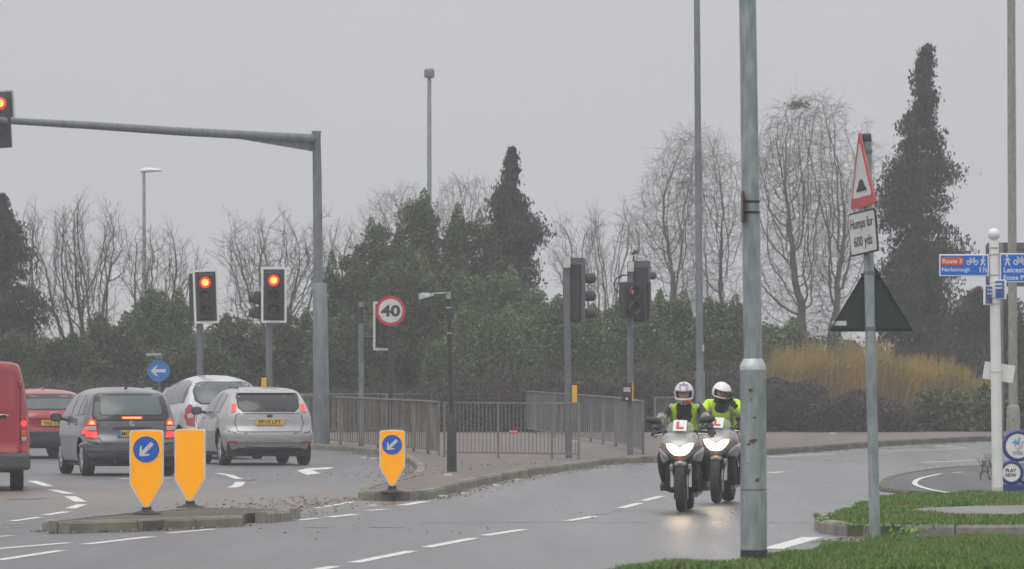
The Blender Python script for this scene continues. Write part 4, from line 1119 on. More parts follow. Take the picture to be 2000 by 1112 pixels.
M['plate_blue'] = mat('plate_band', (.03, .15, .5), rough=.4)

def interp(tab, x):
    if x <= tab[0][0]: return tab[0][1]
    for (a, u), (b_, v) in zip(tab, tab[1:]):
        if x <= b_:
            t = (x - a) / (b_ - a) if b_ > a else 0
            return u + (v - u) * t
    return tab[-1][1]
def car_body(name, m, t, L_, W, H, zb, rear, roof, side, plan, wheels, wr, bulge=.10, front=None, belt=.95, crown=.05, nu=26, nz=18, nx=12):
    """a closed body: rear = [(z, y)] profile of the tail, roof = [(y, z)] top line, side = [(z, half width share)], plan = [(u, share)]"""
    front = front or [(zb, L_ - .10), (.45, L_), (.75, L_ - .05), (1.0, L_ - .35), (H, L_ - 1.4)]
    vmap = {}; bm = bmesh.new()
    def pos(iu, iw, iv):
        u = iu / nu; w_ = iw / nz; v = iv / nx * 2 - 1
        u = u ** 1.15
        yt = interp(rear, H) + (interp(front, H) - interp(rear, H)) * u
        # height: rows below the belt are even, above it squeeze toward the roof line
        yr = u * L_
        zt = interp(roof, yr)
        z = zb + (zt - zb) * w_
        yR = interp(rear, z); yF = interp(front, z)
        y = yR + (yF - yR) * u
        zt = interp(roof, max(0, min(L_, y if w_ > .5 else yr)))
        z = zb + (zt - zb) * w_
        hw = W / 2 * interp(side, z) * interp(plan, u)
        # superelliptic rounding of the top edge
        x = hw * v
        cr = crown * (abs(v) ** 2.6) * (w_ ** 6)
        y += bulge * abs(v) ** 3.2 * (1 - u) ** 14 - bulge * 1.5 * abs(v) ** 3 * u ** 14
        return Vector((x, y, z - cr))
    def vert(k):
        if k not in vmap: vmap[k] = bm.verts.new(pos(*k))
        return vmap[k]
    def quad(a, b_, c, d):
        try: bm.faces.new([vert(a), vert(b_), vert(c), vert(d)])
        except ValueError: pass
    for i in range(nu):
        for j in range(nz):
            for v in (0, nx): quad((i, j, v), (i + 1, j, v), (i + 1, j + 1, v), (i, j + 1, v))
        for k in range(nx):
            for w_ in (0, nz): quad((i, w_, k), (i + 1, w_, k), (i + 1, w_, k + 1), (i, w_, k + 1))
    for j in range(nz):
        for k in range(nx):
            for i in (0, nu): quad((i, j, k), (i, j, k + 1), (i, j + 1, k + 1), (i, j + 1, k))
    bmesh.ops.recalc_face_normals(bm, faces=bm.faces[:])
    if bm.calc_volume(signed=True) < 0: bmesh.ops.reverse_faces(bm, faces=bm.faces[:])
    me = bpy.data.meshes.new('b'); bm.to_mesh(me); bm.free()
    me.materials.append(m); me.materials.append(M['under'])
    ob = bpy.data.objects.new('b', me); COL.objects.link(ob)
    md = ob.modifiers.new('s', 'SUBSURF'); md.levels = 1
    cut = MB()
    for (wx, wy) in wheels:
        sgn = 1 if wx > 0 else -1
        cut.lathe([(wr + .055, sgn * (W / 2 + .2)), (wr + .055, sgn * (W / 2 - .27))], 28, M=Matrix.Translation((0, wy, wr + .01)) , axis='X')
    co = cut.build('c', M['under']); co.data.materials.clear(); co.data.materials.append(m); co.data.materials.append(M['under'])
    for p in co.data.polygons: p.material_index = 1
    bo = ob.modifiers.new('x', 'BOOLEAN'); bo.operation = 'DIFFERENCE'; bo.object = co; bo.solver = 'EXACT'
    dg = bpy.context.evaluated_depsgraph_get(); dg.update()
    out = bpy.data.meshes.new_from_object(ob.evaluated_get(dg))
    for sv in ('MANIFOLD', 'FAST'):
        if len(out.polygons) > 1500 and max(v.co.z for v in out.vertices) > H * .9: break
        try: bo.solver = sv
        except TypeError: continue
        dg.update(); out = bpy.data.meshes.new_from_object(ob.evaluated_get(bpy.context.evaluated_depsgraph_get()))
    out.name = name
    bpy.data.objects.remove(ob); bpy.data.objects.remove(co)
    for p in out.polygons: p.use_smooth = p.material_index == 0
    o = bpy.data.objects.new(name, out); COL.objects.link(o); o.parent = t
    bv = BVHTree.FromPolygons([v.co.copy() for v in out.vertices], [list(p.vertices) for p in out.polygons])
    return o, bv
def patch(bv, outline, m, name, parent, axis='R', off=.006, n=None, rings=(1, .96, .8, .55, .28), sidex=-1, smooth=True):
    """a panel that follows the body: outline in rear view (x,z) for axis R, or (y,z) for the side S, or (x,y) from above T"""
    cx = sum(p[0] for p in outline) / len(outline); cz = sum(p[1] for p in outline) / len(outline)
    ol = []
    for i, p in enumerate(outline):
        q = outline[(i + 1) % len(outline)]; ln = math.hypot(q[0] - p[0], q[1] - p[1]); k = max(1, int(ln / .05))
        for j in range(k): ol.append((p[0] + (q[0] - p[0]) * j / k, p[1] + (q[1] - p[1]) * j / k))
    def proj(a, c, o_):
        if axis == 'R': org, d = Vector((a, -4, c)), Vector((0, 1, 0))
        elif axis == 'S': org, d = Vector((sidex * 4, a, c)), Vector((-sidex, 0, 0))
        else: org, d = Vector((a, c, 5)), Vector((0, 0, -1))
        r = bv.ray_cast(org, d)
        if r[0] is None:
            r2 = bv.find_nearest(org + d * 3.2); return r2[0] + r2[1] * o_
        return r[0] - d * o_
    vs = []; fs = []; k = len(ol)
    for (a, c) in ol: vs.append(proj(a, c, -.02))
    for f in rings:
        for (a, c) in ol: vs.append(proj(cx + (a - cx) * f, cz + (c - cz) * f, off))
    vs.append(proj(cx, cz, off))
    R_ = len(rings)
    for r in range(R_):
        for i in range(k):
            j = (i + 1) % k
            fs.append((r * k + i, r * k + j, (r + 1) * k + j, (r + 1) * k + i))
    for i in range(k): fs.append((R_ * k + i, R_ * k + (i + 1) % k, (R_ + 1) * k))
    mb = MB(); mb.add(vs, fs, smooth)
    return mb.build(name, m, parent)
def hity(bv, x, z):
    r = bv.ray_cast(Vector((x, -4, z)), Vector((0, 1, 0)))[0]
    return r.y if r is not None else bv.find_nearest(Vector((x, 0, z)))[0].y
def mir(ol): return [(-x, z) for x, z in ol]
def wheel(t, x, y, r, m=None, wid=.20, spokes=5, rim_m=None):
    sg = 1 if x > 0 else -1
    T = Matrix.Translation((x, y, r))
    a = wid / 2
    w_ = MB().lathe([(r * .62, -a * .9), (r * .9, -a), (r * .985, -a * .8), (r, -a * .4), (r, a * .4), (r * .985, a * .8), (r * .9, a), (r * .62, a * .9)], 36, M=T, axis='X').build('wheel', M['rubber'], t)
    mb = MB(); f = sg * a * .95
    mb.lathe([(r * .63, f), (r * .60, f + sg * .004), (r * .56, f - sg * .02)], 32, M=T, axis='X')
    for k in range(spokes):
        an = 2 * PI * k / spokes + .3
        for d0 in (-.10, .10):
            c, s_ = math.cos(an + d0), math.sin(an + d0); c2, s2 = math.cos(an + d0 * 3), math.sin(an + d0 * 3)
            mb.tube([(f, c2 * r * .10, s2 * r * .10), (f + sg * .002, c * r * .58, s_ * r * .58)], [r * .05, r * .045], 6, M=T)
    mb.lathe([(r * .14, f + sg * .01), (r * .10, f + sg * .02)], 16, M=T, axis='X')
    mb.build('rim', rim_m or M['alloy'], w_)
    MB().lathe([(r * .57, f - sg * .035), (r * .57, f - sg * .03)], 24, M=T, axis='X').build('rim_back', M['under'], w_)
    return w_
def seam(bv, pts, parent, name='panel_gap', axis='R', w_=.010, m=None, sidex=-1, off=.0035):
    """a thin strip following the body along a polyline"""
    mb = MB(); P_ = []
    for a, c in zip(pts, pts[1:]):
        for i in range(8): P_.append((a[0] + (c[0] - a[0]) * i / 8, a[1] + (c[1] - a[1]) * i / 8))
    P_.append(pts[-1]); vs = []
    for i, p in enumerate(P_):
        q = Vector(P_[min(i + 1, len(P_) - 1)]) - Vector(P_[max(0, i - 1)]); q.normalize(); k = Vector((-q.y, q.x)) * w_ / 2
        for sgn in (1, -1):
            a, c = p[0] + k.x * sgn, p[1] + k.y * sgn
            if axis == 'R': org, d = Vector((a, -4, c)), Vector((0, 1, 0))
            else: org, d = Vector((sidex * 4, a, c)), Vector((-sidex, 0, 0))
            r = bv.ray_cast(org, d); vs.append((r[0] if r[0] is not None else bv.find_nearest(org)[0]) - d * off)
    mb.add(vs, [(2 * i, 2 * i + 1, 2 * i + 3, 2 * i + 2) for i in range(len(P_) - 1)])
    return mb.build(name, m or M['under'], parent)
def number_plate(bv, t, x, z, w_, h_, txt_, blue=False, txt_x=0):
    y = hity(bv, x, z) - .03
    Mt = Matrix.Translation((x, y, z))
    o = MB().box((0, 0, 0), (w_, .02, h_), M=Mt, bev=.004).build('number_plate', M['plate_y'], t)
    mb = MB(); text_mb(mb, txt_, txt_x, 0, w=w_ * .82, h=h_ * .62, y=-.014, M=Mt, bold=.02); mb.build('lettering', M['ink'], o)
    if blue: MB().box((-w_ / 2 + .025, -.012, 0), (.05, .004, h_), M=Mt).build('blue_band', M['plate_blue'], o)
    return o
def mirror(t, x, y, z, m, sc_=1.0):
    mb = MB(); mb.box((x, y, z), (.20 * sc_, .12, .15 * sc_), bev=.045); mb.box((x + (.11 if x < 0 else -.11), y + .03, z - .03), (.10, .06, .05)); o = mb.build('wing_mirror', m, t)
    MB().box((x, y - .062, z), (.14 * sc_, .004, .10 * sc_)).build('mirror_glass', M['win_clear'], o); return o

# ---------------- silver hatchback ----------------
def place_car(px, py, yaw_deg, name, label, back):
    """origin of the model = middle of the tail on the ground; px,py = ground point under the rear axle"""
    q = gp(px, py); a = R(yaw_deg)
    t = thing(name, label, 'car' if name == 'parked_car' or name == 'hatchback_car' else 'van', rz=a)
    off = Matrix.Rotation(a, 3, 'Z') @ Vector((0, back, 0))
    t.location = q - off; t.location.z = q.z
    return t
t = place_car(516, 908.5, 11, 'hatchback_car', 'silver hatchback waiting rightmost of the queue, beside the brown guard rail', .75)
H = 1.50; L_ = 4.3; W = 1.82; wr = .325
wh = [(-.76, .75), (.76, .75), (-.76, 3.37), (.76, 3.37)]
rear = [(.22, .10), (.30, .02), (.55, -.02), (.66, .0), (.72, .05), (.95, .08), (1.0, .10), (1.36, .34), (1.42, .30), (1.5, .36)]
roof = [(0, .98), (.08, 1.02), (.30, 1.37), (.36, 1.43), (.9, 1.49), (1.6, 1.50), (2.3, 1.44), (3.1, 1.0), (3.9, .86), (4.3, .66)]
side = [(.2, .90), (.35, .97), (.6, 1.0), (.9, .975), (1.0, .95), (1.2, .86), (1.42, .735), (1.5, .66)]
plan = [(0, .90), (.06, .96), (.16, 1), (.8, 1), (.95, .92), (1, .80)]
body, bv = car_body('body', M['p_silver'], t, L_, W, H, .22, rear, roof, side, plan, wh, wr, bulge=.16)
for x, y in wh: wheel(t, x * 1.0, y, wr)
rw = [(-.50, 1.02), (.50, 1.02), (.59, 1.10), (.60, 1.34), (.50, 1.385), (-.50, 1.385), (-.60, 1.34), (-.59, 1.10)]
patch(bv, rw, M['win_black'], 'rear_window', t)
MB().box((.13, -.0, 0), (.0, 0, 0))
lampL = [(-.72, 1.00), (-.635, 1.02), (-.60, 1.20), (-.645, 1.36), (-.685, 1.36), (-.715, 1.18)]
for ol in (lampL, mir(lampL)):
    o = patch(bv, ol, M['lens_dark'], 'tail_lamp', t, off=.012)
    lo = [(x, z) for x, z in ol if z < 1.21]; 
    sg = -1 if ol is lampL else 1
    patch(bv, [(sg * .715, 1.01), (sg * .64, 1.025), (sg * .612, 1.17), (sg * .70, 1.17)], M['brake_soft'], 'lit_lens', o, off=.018)
seam(bv, [(-.62, .98), (-.66, .80), (-.60, .64), (.60, .64), (.66, .80), (.62, .98)], t, w_=.012)
seam(bv, [(-.60, .985), (.60, .985)], t, w_=.014)
# crease lines, spoiler
mb = MB(); 
seam(bv, [(-.40, .885), (.40, .885)], t, name='chrome_strip', w_=.022, m=M['galv_light'], off=.012)
sp = patch(bv, [(-.58, 1.38), (.58, 1.38), (.52, 1.44), (-.52, 1.44)], M['p_silver'], 'spoiler', t, off=.05)
patch(bv, [(-.30, .78), (.30, .78), (.32, .93), (-.32, .93)], M['p_silver'], 'plate_recess', t, off=.004)
number_plate(bv, t, 0, .83, .52, .115, 'FP10 LFT')
bp = patch(bv, [(-.80, .44), (.80, .44), (.86, .56), (.84, .66), (.60, .60), (-.60, .60), (-.84, .66), (-.86, .56)], M['p_silver'], 'bumper_bar', t, off=.045)
patch(bv, [(-.62, .22), (.62, .22), (.70, .30), (.60, .34), (-.60, .34), (-.70, .30)], M['under'], 'lower_valance', t, off=.01)
for sg in (-1, 1): patch(bv, [(sg * .60, .42), (sg * .78, .43), (sg * .77, .47), (sg * .62, .46)], M['lens_red'], 'reflector', t, off=.055)
o = MB().lathe([(.06, 0), (.055, -.015), (.002, -.018)], 20, M=Matrix.Translation((0, hity(bv, 0, .945) - .012, .945)) @ Matrix.Diagonal((1, 1, .45, 1)), axis='Y').build('oval_badge', M['ink'], t)
mb = MB(); mb.box((.12, .12, 1.075), (.40, .02, .022), bev=.004); mb.build('rear_wiper', M['black'], t)
sw = [(.62, 1.02), (.50, 1.30), (.9, 1.40), (1.7, 1.41), (2.2, 1.36), (2.75, 1.04), (2.72, .98), (.8, .98)]
patch(bv, [(.80, 1.00), (.72, 1.18), (.78, 1.34), (1.05, 1.385), (1.50, 1.395), (1.50, 1.0)], M['win'], 'side_window', t, axis='S')
patch(bv, [(1.58, 1.0), (1.58, 1.395), (2.2, 1.34), (2.75, 1.04), (2.75, .99)], M['win'], 'side_window', t, axis='S')
seam(bv, [(1.54, 1.0), (1.54, .35)], t, axis='S'); seam(bv, [(.85, .98), (1.0, .75), (1.1, .70)], t, axis='S'); seam(bv, [(2.85, 1.0), (2.8, .35)], t, axis='S')
MB().box((-.89, 1.72, .90), (.03, .20, .035), bev=.01).build('door_handle', M['p_silver'], t); MB().box((-.89, 2.62, .90), (.03, .20, .035), bev=.01).build('door_handle', M['p_silver'], t)
mirror(t, -1.02, 2.75, 1.03, M['black']); mirror(t, 1.02, 2.75, 1.03, M['black'])
MB().box((0, 2.1, .32), (W - .22, 3.9, .30)).build('underbody', M['under'], t)
MB().box((-.48, 1.5, 1.475), (.02, 1.2, .02)).build('roof_seam', M['black'], t)

# ---------------- dark grey tall hatchback ----------------
t = place_car(249, 929, 12.5, 'hatchback_car', 'dark grey tall hatchback with bright red brake lights, behind the blue disc bollard', .55)
H = 1.505; L_ = 3.65; W = 1.66; wr = .295
wh = [(-.69, .55), (.69, .55), (-.69, 2.98), (.69, 2.98)]
rear = [(.22, .10), (.32, .0), (.55, -.03), (.62, .0), (.68, .05), (.9, .07), (1.0, .12), (1.38, .33), (1.5, .42)]
roof = [(0, 1.0), (.10, 1.06), (.30, 1.37), (.40, 1.44), (.9, 1.49), (1.5, 1.505), (2.2, 1.44), (2.9, 1.08), (3.4, .90), (3.65, .7)]
side = [(.2, .92), (.35, .98), (.6, 1.0), (.9, .985), (1.0, .96), (1.2, .885), (1.42, .77), (1.5, .70)]
body, bv = car_body('body', M['p_grey'], t, L_, W, H, .22, rear, roof, side, plan, wh, wr, bulge=.15)
for x, y in wh: wheel(t, x, y, wr, spokes=7)
# dark hatch glass that runs down to the brake light
patch(bv, [(-.62, .93), (.62, .93), (.66, 1.02), (.60, 1.36), (.52, 1.395), (-.52, 1.395), (-.60, 1.36), (-.66, 1.02)], M['win_black'], 'tailgate_glass_surround', t, off=.006)
patch(bv, [(-.50, 1.03), (.50, 1.03), (.54, 1.06), (.50, 1.33), (.45, 1.355), (-.45, 1.355), (-.50, 1.33), (-.54, 1.06)], M['win_clear'], 'rear_window', t, off=.010)
o = patch(bv, [(-.17, .965), (.17, .965), (.175, 1.00), (-.175, 1.00)], M['brake'], 'high_brake_light', t, off=.022)
patch(bv, [(-.15, .972), (.15, .972), (.15, .993), (-.15, .993)], M['brake_core'], 'lit_core', o, off=.027)
ll = [(-.66, .62), (-.80, .66), (-.82, .80), (-.76, .93), (-.68, .99), (-.60, .94), (-.585, .80), (-.56, .63)]
for ol, sg in ((ll, -1), (mir(ll), 1)):
    o = patch(bv, ol, M['lens_red'], 'tail_lamp', t, off=.012)
    patch(bv, [(sg * .75, .865), (sg * .68, .965), (sg * .62, .93), (sg * .60, .865)], M['brake'], 'lit_lens', o, off=.019)
    patch(bv, [(sg * .71, .875), (sg * .68, .93), (sg * .635, .91), (sg * .63, .875)], M['brake_core'], 'lit_core', o, off=.024)
    patch(bv, [(sg * .78, .77), (sg * .77, .84), (sg * .60, .84), (sg * .60, .77)], M['lens_dark'], 'reversing_lens', o, off=.019)
    patch(bv, [(sg * .76, .66), (sg * .78, .75), (sg * .60, .75), (sg * .58, .65)], M['brake_soft'], 'lower_lens', o, off=.019)
patch(bv, [(-.34, .79), (.34, .79), (.34, .83), (-.34, .83)], M['black'], 'handle_bar', t, off=.02)
number_plate(bv, t, 0, .715, .50, .11, 'MC09 RTF', blue=True, txt_x=.02)
star_y = hity(bv, 0, .885) - .008
mb = MB(); T = Matrix.Translation((0, star_y, .885)); mb.lathe([(.045, 0), (.045, -.01), (.037, -.01), (.037, 0)], 24, M=T, axis='Y')
for k in range(3):
    a = R(90 + 120 * k); mb.tube([(0, -.005, 0), (.04 * math.cos(a), -.005, .04 * math.sin(a))], .005, 5, M=T)
mb.build('round_badge', M['chrome'], t)
mb = MB(); text_mb(mb, 'A 160', -.47, .86, h=.028, y=hity(bv, -.47, .86) - .02, bold=.02); mb.build('model_lettering', M['chrome'], t)
seam(bv, [(-.56, .93), (-.60, .70), (-.50, .56), (.50, .56), (.60, .70), (.56, .93)], t, w_=.012)
patch(bv, [(-.76, .42), (.76, .42), (.81, .52), (.79, .585), (.50, .55), (-.50, .55), (-.79, .585), (-.81, .52)], M['p_grey'], 'bumper_bar', t, off=.04)
patch(bv, [(-.62, .21), (.62, .21), (.72, .31), (.60, .34), (-.60, .34), (-.72, .31)], M['trim'], 'lower_valance', t, off=.012)
MB().tube([(-.30, .12, .26), (-.30, -.03, .25)], .035, 12).build('exhaust_pipe', M['black'], t)
patch(bv, [(.42, 1.04), (.50, 1.24), (.66, 1.34), (.86, 1.37), (.86, 1.02)], M['win'], 'side_window', t, axis='S')
patch(bv, [(.93, 1.02), (.93, 1.38), (1.55, 1.385), (1.62, 1.0)], M['win'], 'side_window', t, axis='S')
patch(bv, [(1.69, 1.0), (1.62, 1.38), (2.1, 1.31), (2.62, 1.02), (2.6, .98)], M['win'], 'side_window', t, axis='S')
seam(bv, [(.92, 1.0), (.92, .60)], t, axis='S'); seam(bv, [(1.66, 1.0), (1.66, .30)], t, axis='S'); seam(bv, [(2.62, .98), (2.55, .30)], t, axis='S')
for yy in (1.05, 1.85): MB().box((-.815, yy, .87), (.04, .18, .035), bev=.01).build('door_handle', M['p_grey'], t)
patch(bv, [(.14, .80), (.30, .80), (.36, .72), (.26, .70)], M['brake_soft'], 'side_lamp_glow', t, axis='S', off=.02)
mirror(t, -.95, 2.45, .98, M['black'], .95); mirror(t, .95, 2.45, .98, M['black'], .95)
MB().box((0, 1.8, .31), (W - .22, 3.3, .29)).build('underbody', M['under'], t)
mb = MB(); mb.lathe([(.035, 1.475), (.02, 1.50), (.004, 1.515)], 12, M=Matrix.Translation((0, .75, 0))); mb.tube([(0, .75, 1.50), (0, .60, 1.60), (0, .45, 1.72)], .004, 5); mb.build('roof_aerial', M['black'], t)
mb = MB(); mb.box((-.06, .17, 1.09), (.42, .02, .02), bev=.004); mb.build('rear_wiper', M['black'], t)

# ---------------- pale silver people carrier ----------------
t = place_car(433, 896.5, 15, 'hatchback_car', 'pale silver rounded people carrier between the dark grey and silver hatchbacks', .6)
H = 1.71; L_ = 4.27; W = 1.78; wr = .32
wh = [(-.75, .65), (.75, .65), (-.75, 3.4), (.75, 3.4)]
rear = [(.22, .10), (.35, .0), (.65, -.02), (.78, .03), (1.1, .06), (1.2, .10), (1.5, .26), (1.62, .36), (1.7, .48)]
roof = [(0, 1.15), (.1, 1.22), (.25, 1.48), (.35, 1.57), (.6, 1.65), (1.1, 1.70), (1.8, 1.71), (2.5, 1.62), (3.3, 1.15), (3.9, .92), (4.27, .7)]
side = [(.2, .90), (.35, .97), (.65, 1.0), (.95, .985), (1.1, .95), (1.3, .88), (1.5, .79), (1.64, .66), (1.71, .58)]
body, bv = car_body('body', M['p_white'], t, L_, W, H, .22, rear, roof, side, [(0, .88), (.05, .94), (.14, 1), (.8, 1), (.95, .9), (1, .76)], wh, wr, bulge=.22, crown=.09)
for x, y in wh: wheel(t, x, y, wr)
o = [( -.52, 1.13), (.52, 1.13), (.61, 1.20), (.62, 1.38), (.55, 1.52), (.42, 1.56), (-.42, 1.56), (-.55, 1.52), (-.62, 1.38), (-.61, 1.20)]
patch(bv, [(x * 1.04, 1.345 + (z - 1.345) * 1.08) for x, z in o], M['win_black'], 'window_seal', t, off=.005)
patch(bv, o, M['win_clear'], 'rear_window', t, off=.010)
ll = [(-.66, .66), (-.80, .68), (-.83, .85), (-.81, 1.02), (-.74, 1.12), (-.69, 1.10), (-.655, .90)]
for ol, sg in ((ll, -1), (mir(ll), 1)):
    q = patch(bv, ol, M['lens_red'], 'tail_lamp', t, off=.015)
    patch(bv, [(sg * x, z) for x, z in circ(.735, .88, .055, 14)], M['lens_dark'], 'clear_lens', q, off=.024)
patch(bv, [(-.80, .40), (.80, .40), (.87, .50), (.85, .62), (-.85, .62), (-.87, .50)], M['p_white'], 'bumper_bar', t, off=.04)
seam(bv, [(-.60, 1.12), (-.63, .80), (-.58, .62), (.58, .62), (.63, .80), (.60, 1.12)], t, w_=.010)
number_plate(bv, t, 0, .80, .52, .115, 'FN53 KVD')
patch(bv, [(.50, 1.14), (.50, 1.34), (.64, 1.52), (.80, 1.57), (.84, 1.13)], M['win'], 'side_window', t, axis='S')
patch(bv, [(.91, 1.13), (.88, 1.58), (1.35, 1.61), (1.62, 1.60), (1.66, 1.10)], M['win'], 'side_window', t, axis='S')
patch(bv, [(1.74, 1.10), (1.70, 1.60), (2.3, 1.56), (2.95, 1.14), (2.9, 1.08)], M['win'], 'side_window', t, axis='S')
seam(bv, [(1.70, 1.1), (1.70, .32)], t, axis='S'); seam(bv, [(.86, 1.1), (.98, .8)], t, axis='S')
MB().tube([(.05, .95, 1.69), (.02, .80, 1.80)], .006, 5).build('roof_aerial', M['black'], t)
mirror(t, -1.0, 2.8, 1.15, M['p_white']); mirror(t, 1.0, 2.8, 1.15, M['p_white'])
MB().box((0, 2.1, .36), (W - .3, 3.6, .28)).build('underbody', M['under'], t)

# ---------------- red hatchback ----------------
t = place_car(90, 895.5, 17, 'hatchback_car', 'red hatchback with a shark fin aerial between the red van and the dark grey car', .7)
H = 1.43; L_ = 4.3; W = 1.78; wr = .32
wh = [(-.75, .7), (.75, .7), (-.75, 3.35), (.75, 3.35)]
rear = [(.22, .12), (.32, .02), (.55, -.02), (.68, .02), (.85, .0), (.95, .06), (1.0, .14), (1.28, .46), (1.36, .42), (1.43, .5)]
roof = [(0, .93), (.10, .98), (.40, 1.27), (.46, 1.35), (.9, 1.41), (1.6, 1.43), (2.3, 1.38), (3.1, .98), (3.9, .84), (4.3, .64)]
side = [(.2, .92), (.35, .98), (.6, 1.0), (.85, .985), (.95, .95), (1.15, .87), (1.34, .76), (1.43, .68)]
body, bv = car_body('body', M['p_red'], t, L_, W, H, .22, rear, roof, side, plan, wh, wr, bulge=.18)
for x, y in wh: wheel(t, x, y, wr)
patch(bv, [(-.54, .99), (.54, .99), (.64, 1.08), (.60, 1.27), (.50, 1.325), (-.50, 1.325), (-.60, 1.27), (-.64, 1.08)], M['win_black'], 'tailgate_glass_surround', t, off=.005)
patch(bv, [(-.50, 1.02), (.50, 1.02), (.58, 1.09), (.54, 1.22), (-.54, 1.22), (-.58, 1.09)], M['win_clear'], 'rear_window', t, off=.010)
ll = [(-.42, .83), (-.60, .80), (-.80, .84), (-.80, .92), (-.62, .93), (-.50, .90)]
for ol, sg in ((ll, -1), (mir(ll), 1)): patch(bv, ol, M['lens_red'], 'tail_lamp', t, off=.012)
patch(bv, [(-.80, .24), (.80, .24), (.86, .40), (.84, .56), (-.84, .56), (-.86, .40)], M['trim'], 'lower_bumper', t, off=.03)
seam(bv, [(-.40, .80), (.40, .80), (.42, .66), (-.42, .66), (-.40, .80)], t, w_=.012)
number_plate(bv, t, 0, .73, .52, .115, 'Y65 CFO')
yy = hity(bv, 0, .90) - .02
mb = MB(); T = Matrix.Translation((0, yy, .90))
pts = [(.065 * math.cos(2 * PI * k / 20), 0, .05 * math.sin(2 * PI * k / 20)) for k in range(21)]; mb.tube(pts, .007, 6, M=T, caps=False)
mb.tube([(-.055, 0, .005), (-.02, 0, .015), (0, 0, -.012), (.02, 0, .015), (.055, 0, .005)], .006, 6, M=T); mb.build('oval_badge', M['chrome'], t)
mb = MB(); mb.add([(-.02, 1.0, 1.41), (.02, 1.0, 1.41), (0, 1.0, 1.49), (-.02, 1.18, 1.41), (.02, 1.18, 1.41)], [(0, 1, 2), (0, 2, 3), (1, 2, 4), (2, 3, 4), (0, 1, 4, 3)]); mb.build('roof_fin', M['p_red'], t)
mb = MB(); mb.box((-.12, .17, 1.015), (.5, .02, .03), bev=.006); mb.build('rear_wiper', M['black'], t)
patch(bv, [(1.0, .98), (.95, 1.2), (1.2, 1.32), (1.6, 1.33), (1.6, .97)], M['win'], 'side_window', t, axis='S'); patch(bv, [(1.68, .97), (1.68, 1.33), (2.2, 1.29), (2.75, 1.0)], M['win'], 'side_window', t, axis='S')
MB().box((0, 2.1, .34), (W - .3, 3.6, .26)).build('underbody', M['under'], t)

# ---------------- red van ----------------
t = place_car(-76, 958, 4.6, 'delivery_van', 'red van with one lit tail lamp, cut off by the left edge of the picture', .9)
H = 1.92; L_ = 4.9; W = 2.0; wr = .33
wh = [(-.84, .9), (.84, .9), (-.84, 3.9), (.84, 3.9)]
rear = [(.30, .06), (.36, .0), (.55, -.02), (.60, .05), (1.2, .06), (1.85, .12), (1.92, .16)]
roof = [(0, 1.86), (.12, 1.9), (3.0, 1.92), (3.5, 1.80), (4.2, 1.15), (4.9, .9)]
side = [(.3, .96), (.5, 1.0), (.9, 1.0), (1.2, .975), (1.6, .92), (1.80, .87), (1.92, .83)]
body, bv = car_body('body', M['p_vanred'], t, L_, W, H, .30, rear, roof, side, [(0, .965), (.03, .99), (.08, 1), (.85, 1), (1, .85)], wh, wr, bulge=.10, front=[(.3, 4.85), (.6, 4.9), (1.0, 4.6), (1.92, 3.6)], crown=.04)
for x, y in wh: wheel(t, x * .97, y, wr)
patch(bv, [(-.97, .30), (.97, .30), (.985, .42), (.985, .575), (.90, .535), (-.90, .535), (-.985, .575), (-.985, .42)], M['trim'], 'rear_bumper', t, off=.06)
MB().box((0, .10, .435), (2.03, .36, .25), bev=.05).build('bumper_corner_wrap', M['trim'], t)
for sg in (-1, 1):
    patch(bv, [(sg * x, z) for x, z in ((.885, .58), (.965, .58), (.955, 1.09), (.875, 1.09))], M['lens_red'], 'tail_lamp', t, off=.012).name
lampo = [o for o in t.children if o.name.startswith('tail_lamp')]
for sg, o in zip((-1, 1), lampo):
    q_ = MB()
    patch(bv, [(sg * x, z) for x, z in circ(.915, .985, .042, 14)], M['brake'], 'lit_lens', o, off=.026)
    patch(bv, [(sg * x, z) for x, z in circ(.915, .985, .024, 12)], M['brake_core'] if False else M['brake'], 'lit_core', o, off=.030)
    patch(bv, [(sg * .885, .80), (sg * .955, .80), (sg * .953, .89), (sg * .88, .89)], M['lens_orange'], 'indicator_lens', o, off=.020)
    patch(bv, [(sg * .885, .735), (sg * .958, .735), (sg * .955, .79), (sg * .885, .79)], M['lens_dark'], 'reversing_lens', o, off=.020)
    seam(bv, [(sg * .86, 1.86), (sg * .87, .60), (sg * .84, .56)], t, w_=.014)
seam(bv, [(0, 1.85), (0, .56)], t, w_=.014); seam(bv, [(-.84, .56), (.84, .56)], t, w_=.012)
for sg in (-1, 1):
    seam(bv, [(sg * .80, 1.72), (sg * .82, 1.65), (sg * .82, 1.15), (sg * .82, 1.1)], t, name='door_pressing', w_=.02, m=M['p_vanred'], off=.012)
    seam(bv, [(sg * .78, 1.74), (sg * .12, 1.74)], t, name='door_pressing', w_=.02, m=M['p_vanred'], off=.012)
    seam(bv, [(sg * .82, 1.17), (sg * .12, 1.17)], t, name='door_pressing', w_=.015, m=M['p_vanred'], off=.010)
    for zz in (1.56, .62): MB().box((sg * .865, hity(bv, sg * .865, zz) - .02, zz), (.05, .05, .085), bev=.012).build('door_hinge', M['p_vanred'], t)
MB().lathe([(.075, 0), (.07, -.015), (.002, -.018)], 24, M=Matrix.Translation((.62, hity(bv, .62, 1.09) - .006, 1.09)) @ Matrix.Diagonal((1, 1, .42, 1)), axis='Y').build('oval_badge_rim', M['chrome'], t)
MB().lathe([(.062, 0), (.002, -.004)], 24, M=Matrix.Translation((.62, hity(bv, .62, 1.09) - .025, 1.09)) @ Matrix.Diagonal((1, 1, .40, 1)), axis='Y').build('oval_badge', M['ink'], t)
MB().box((0, 2.4, .42), (W - .35, 4.4, .3)).build('underbody', M['under'], t)
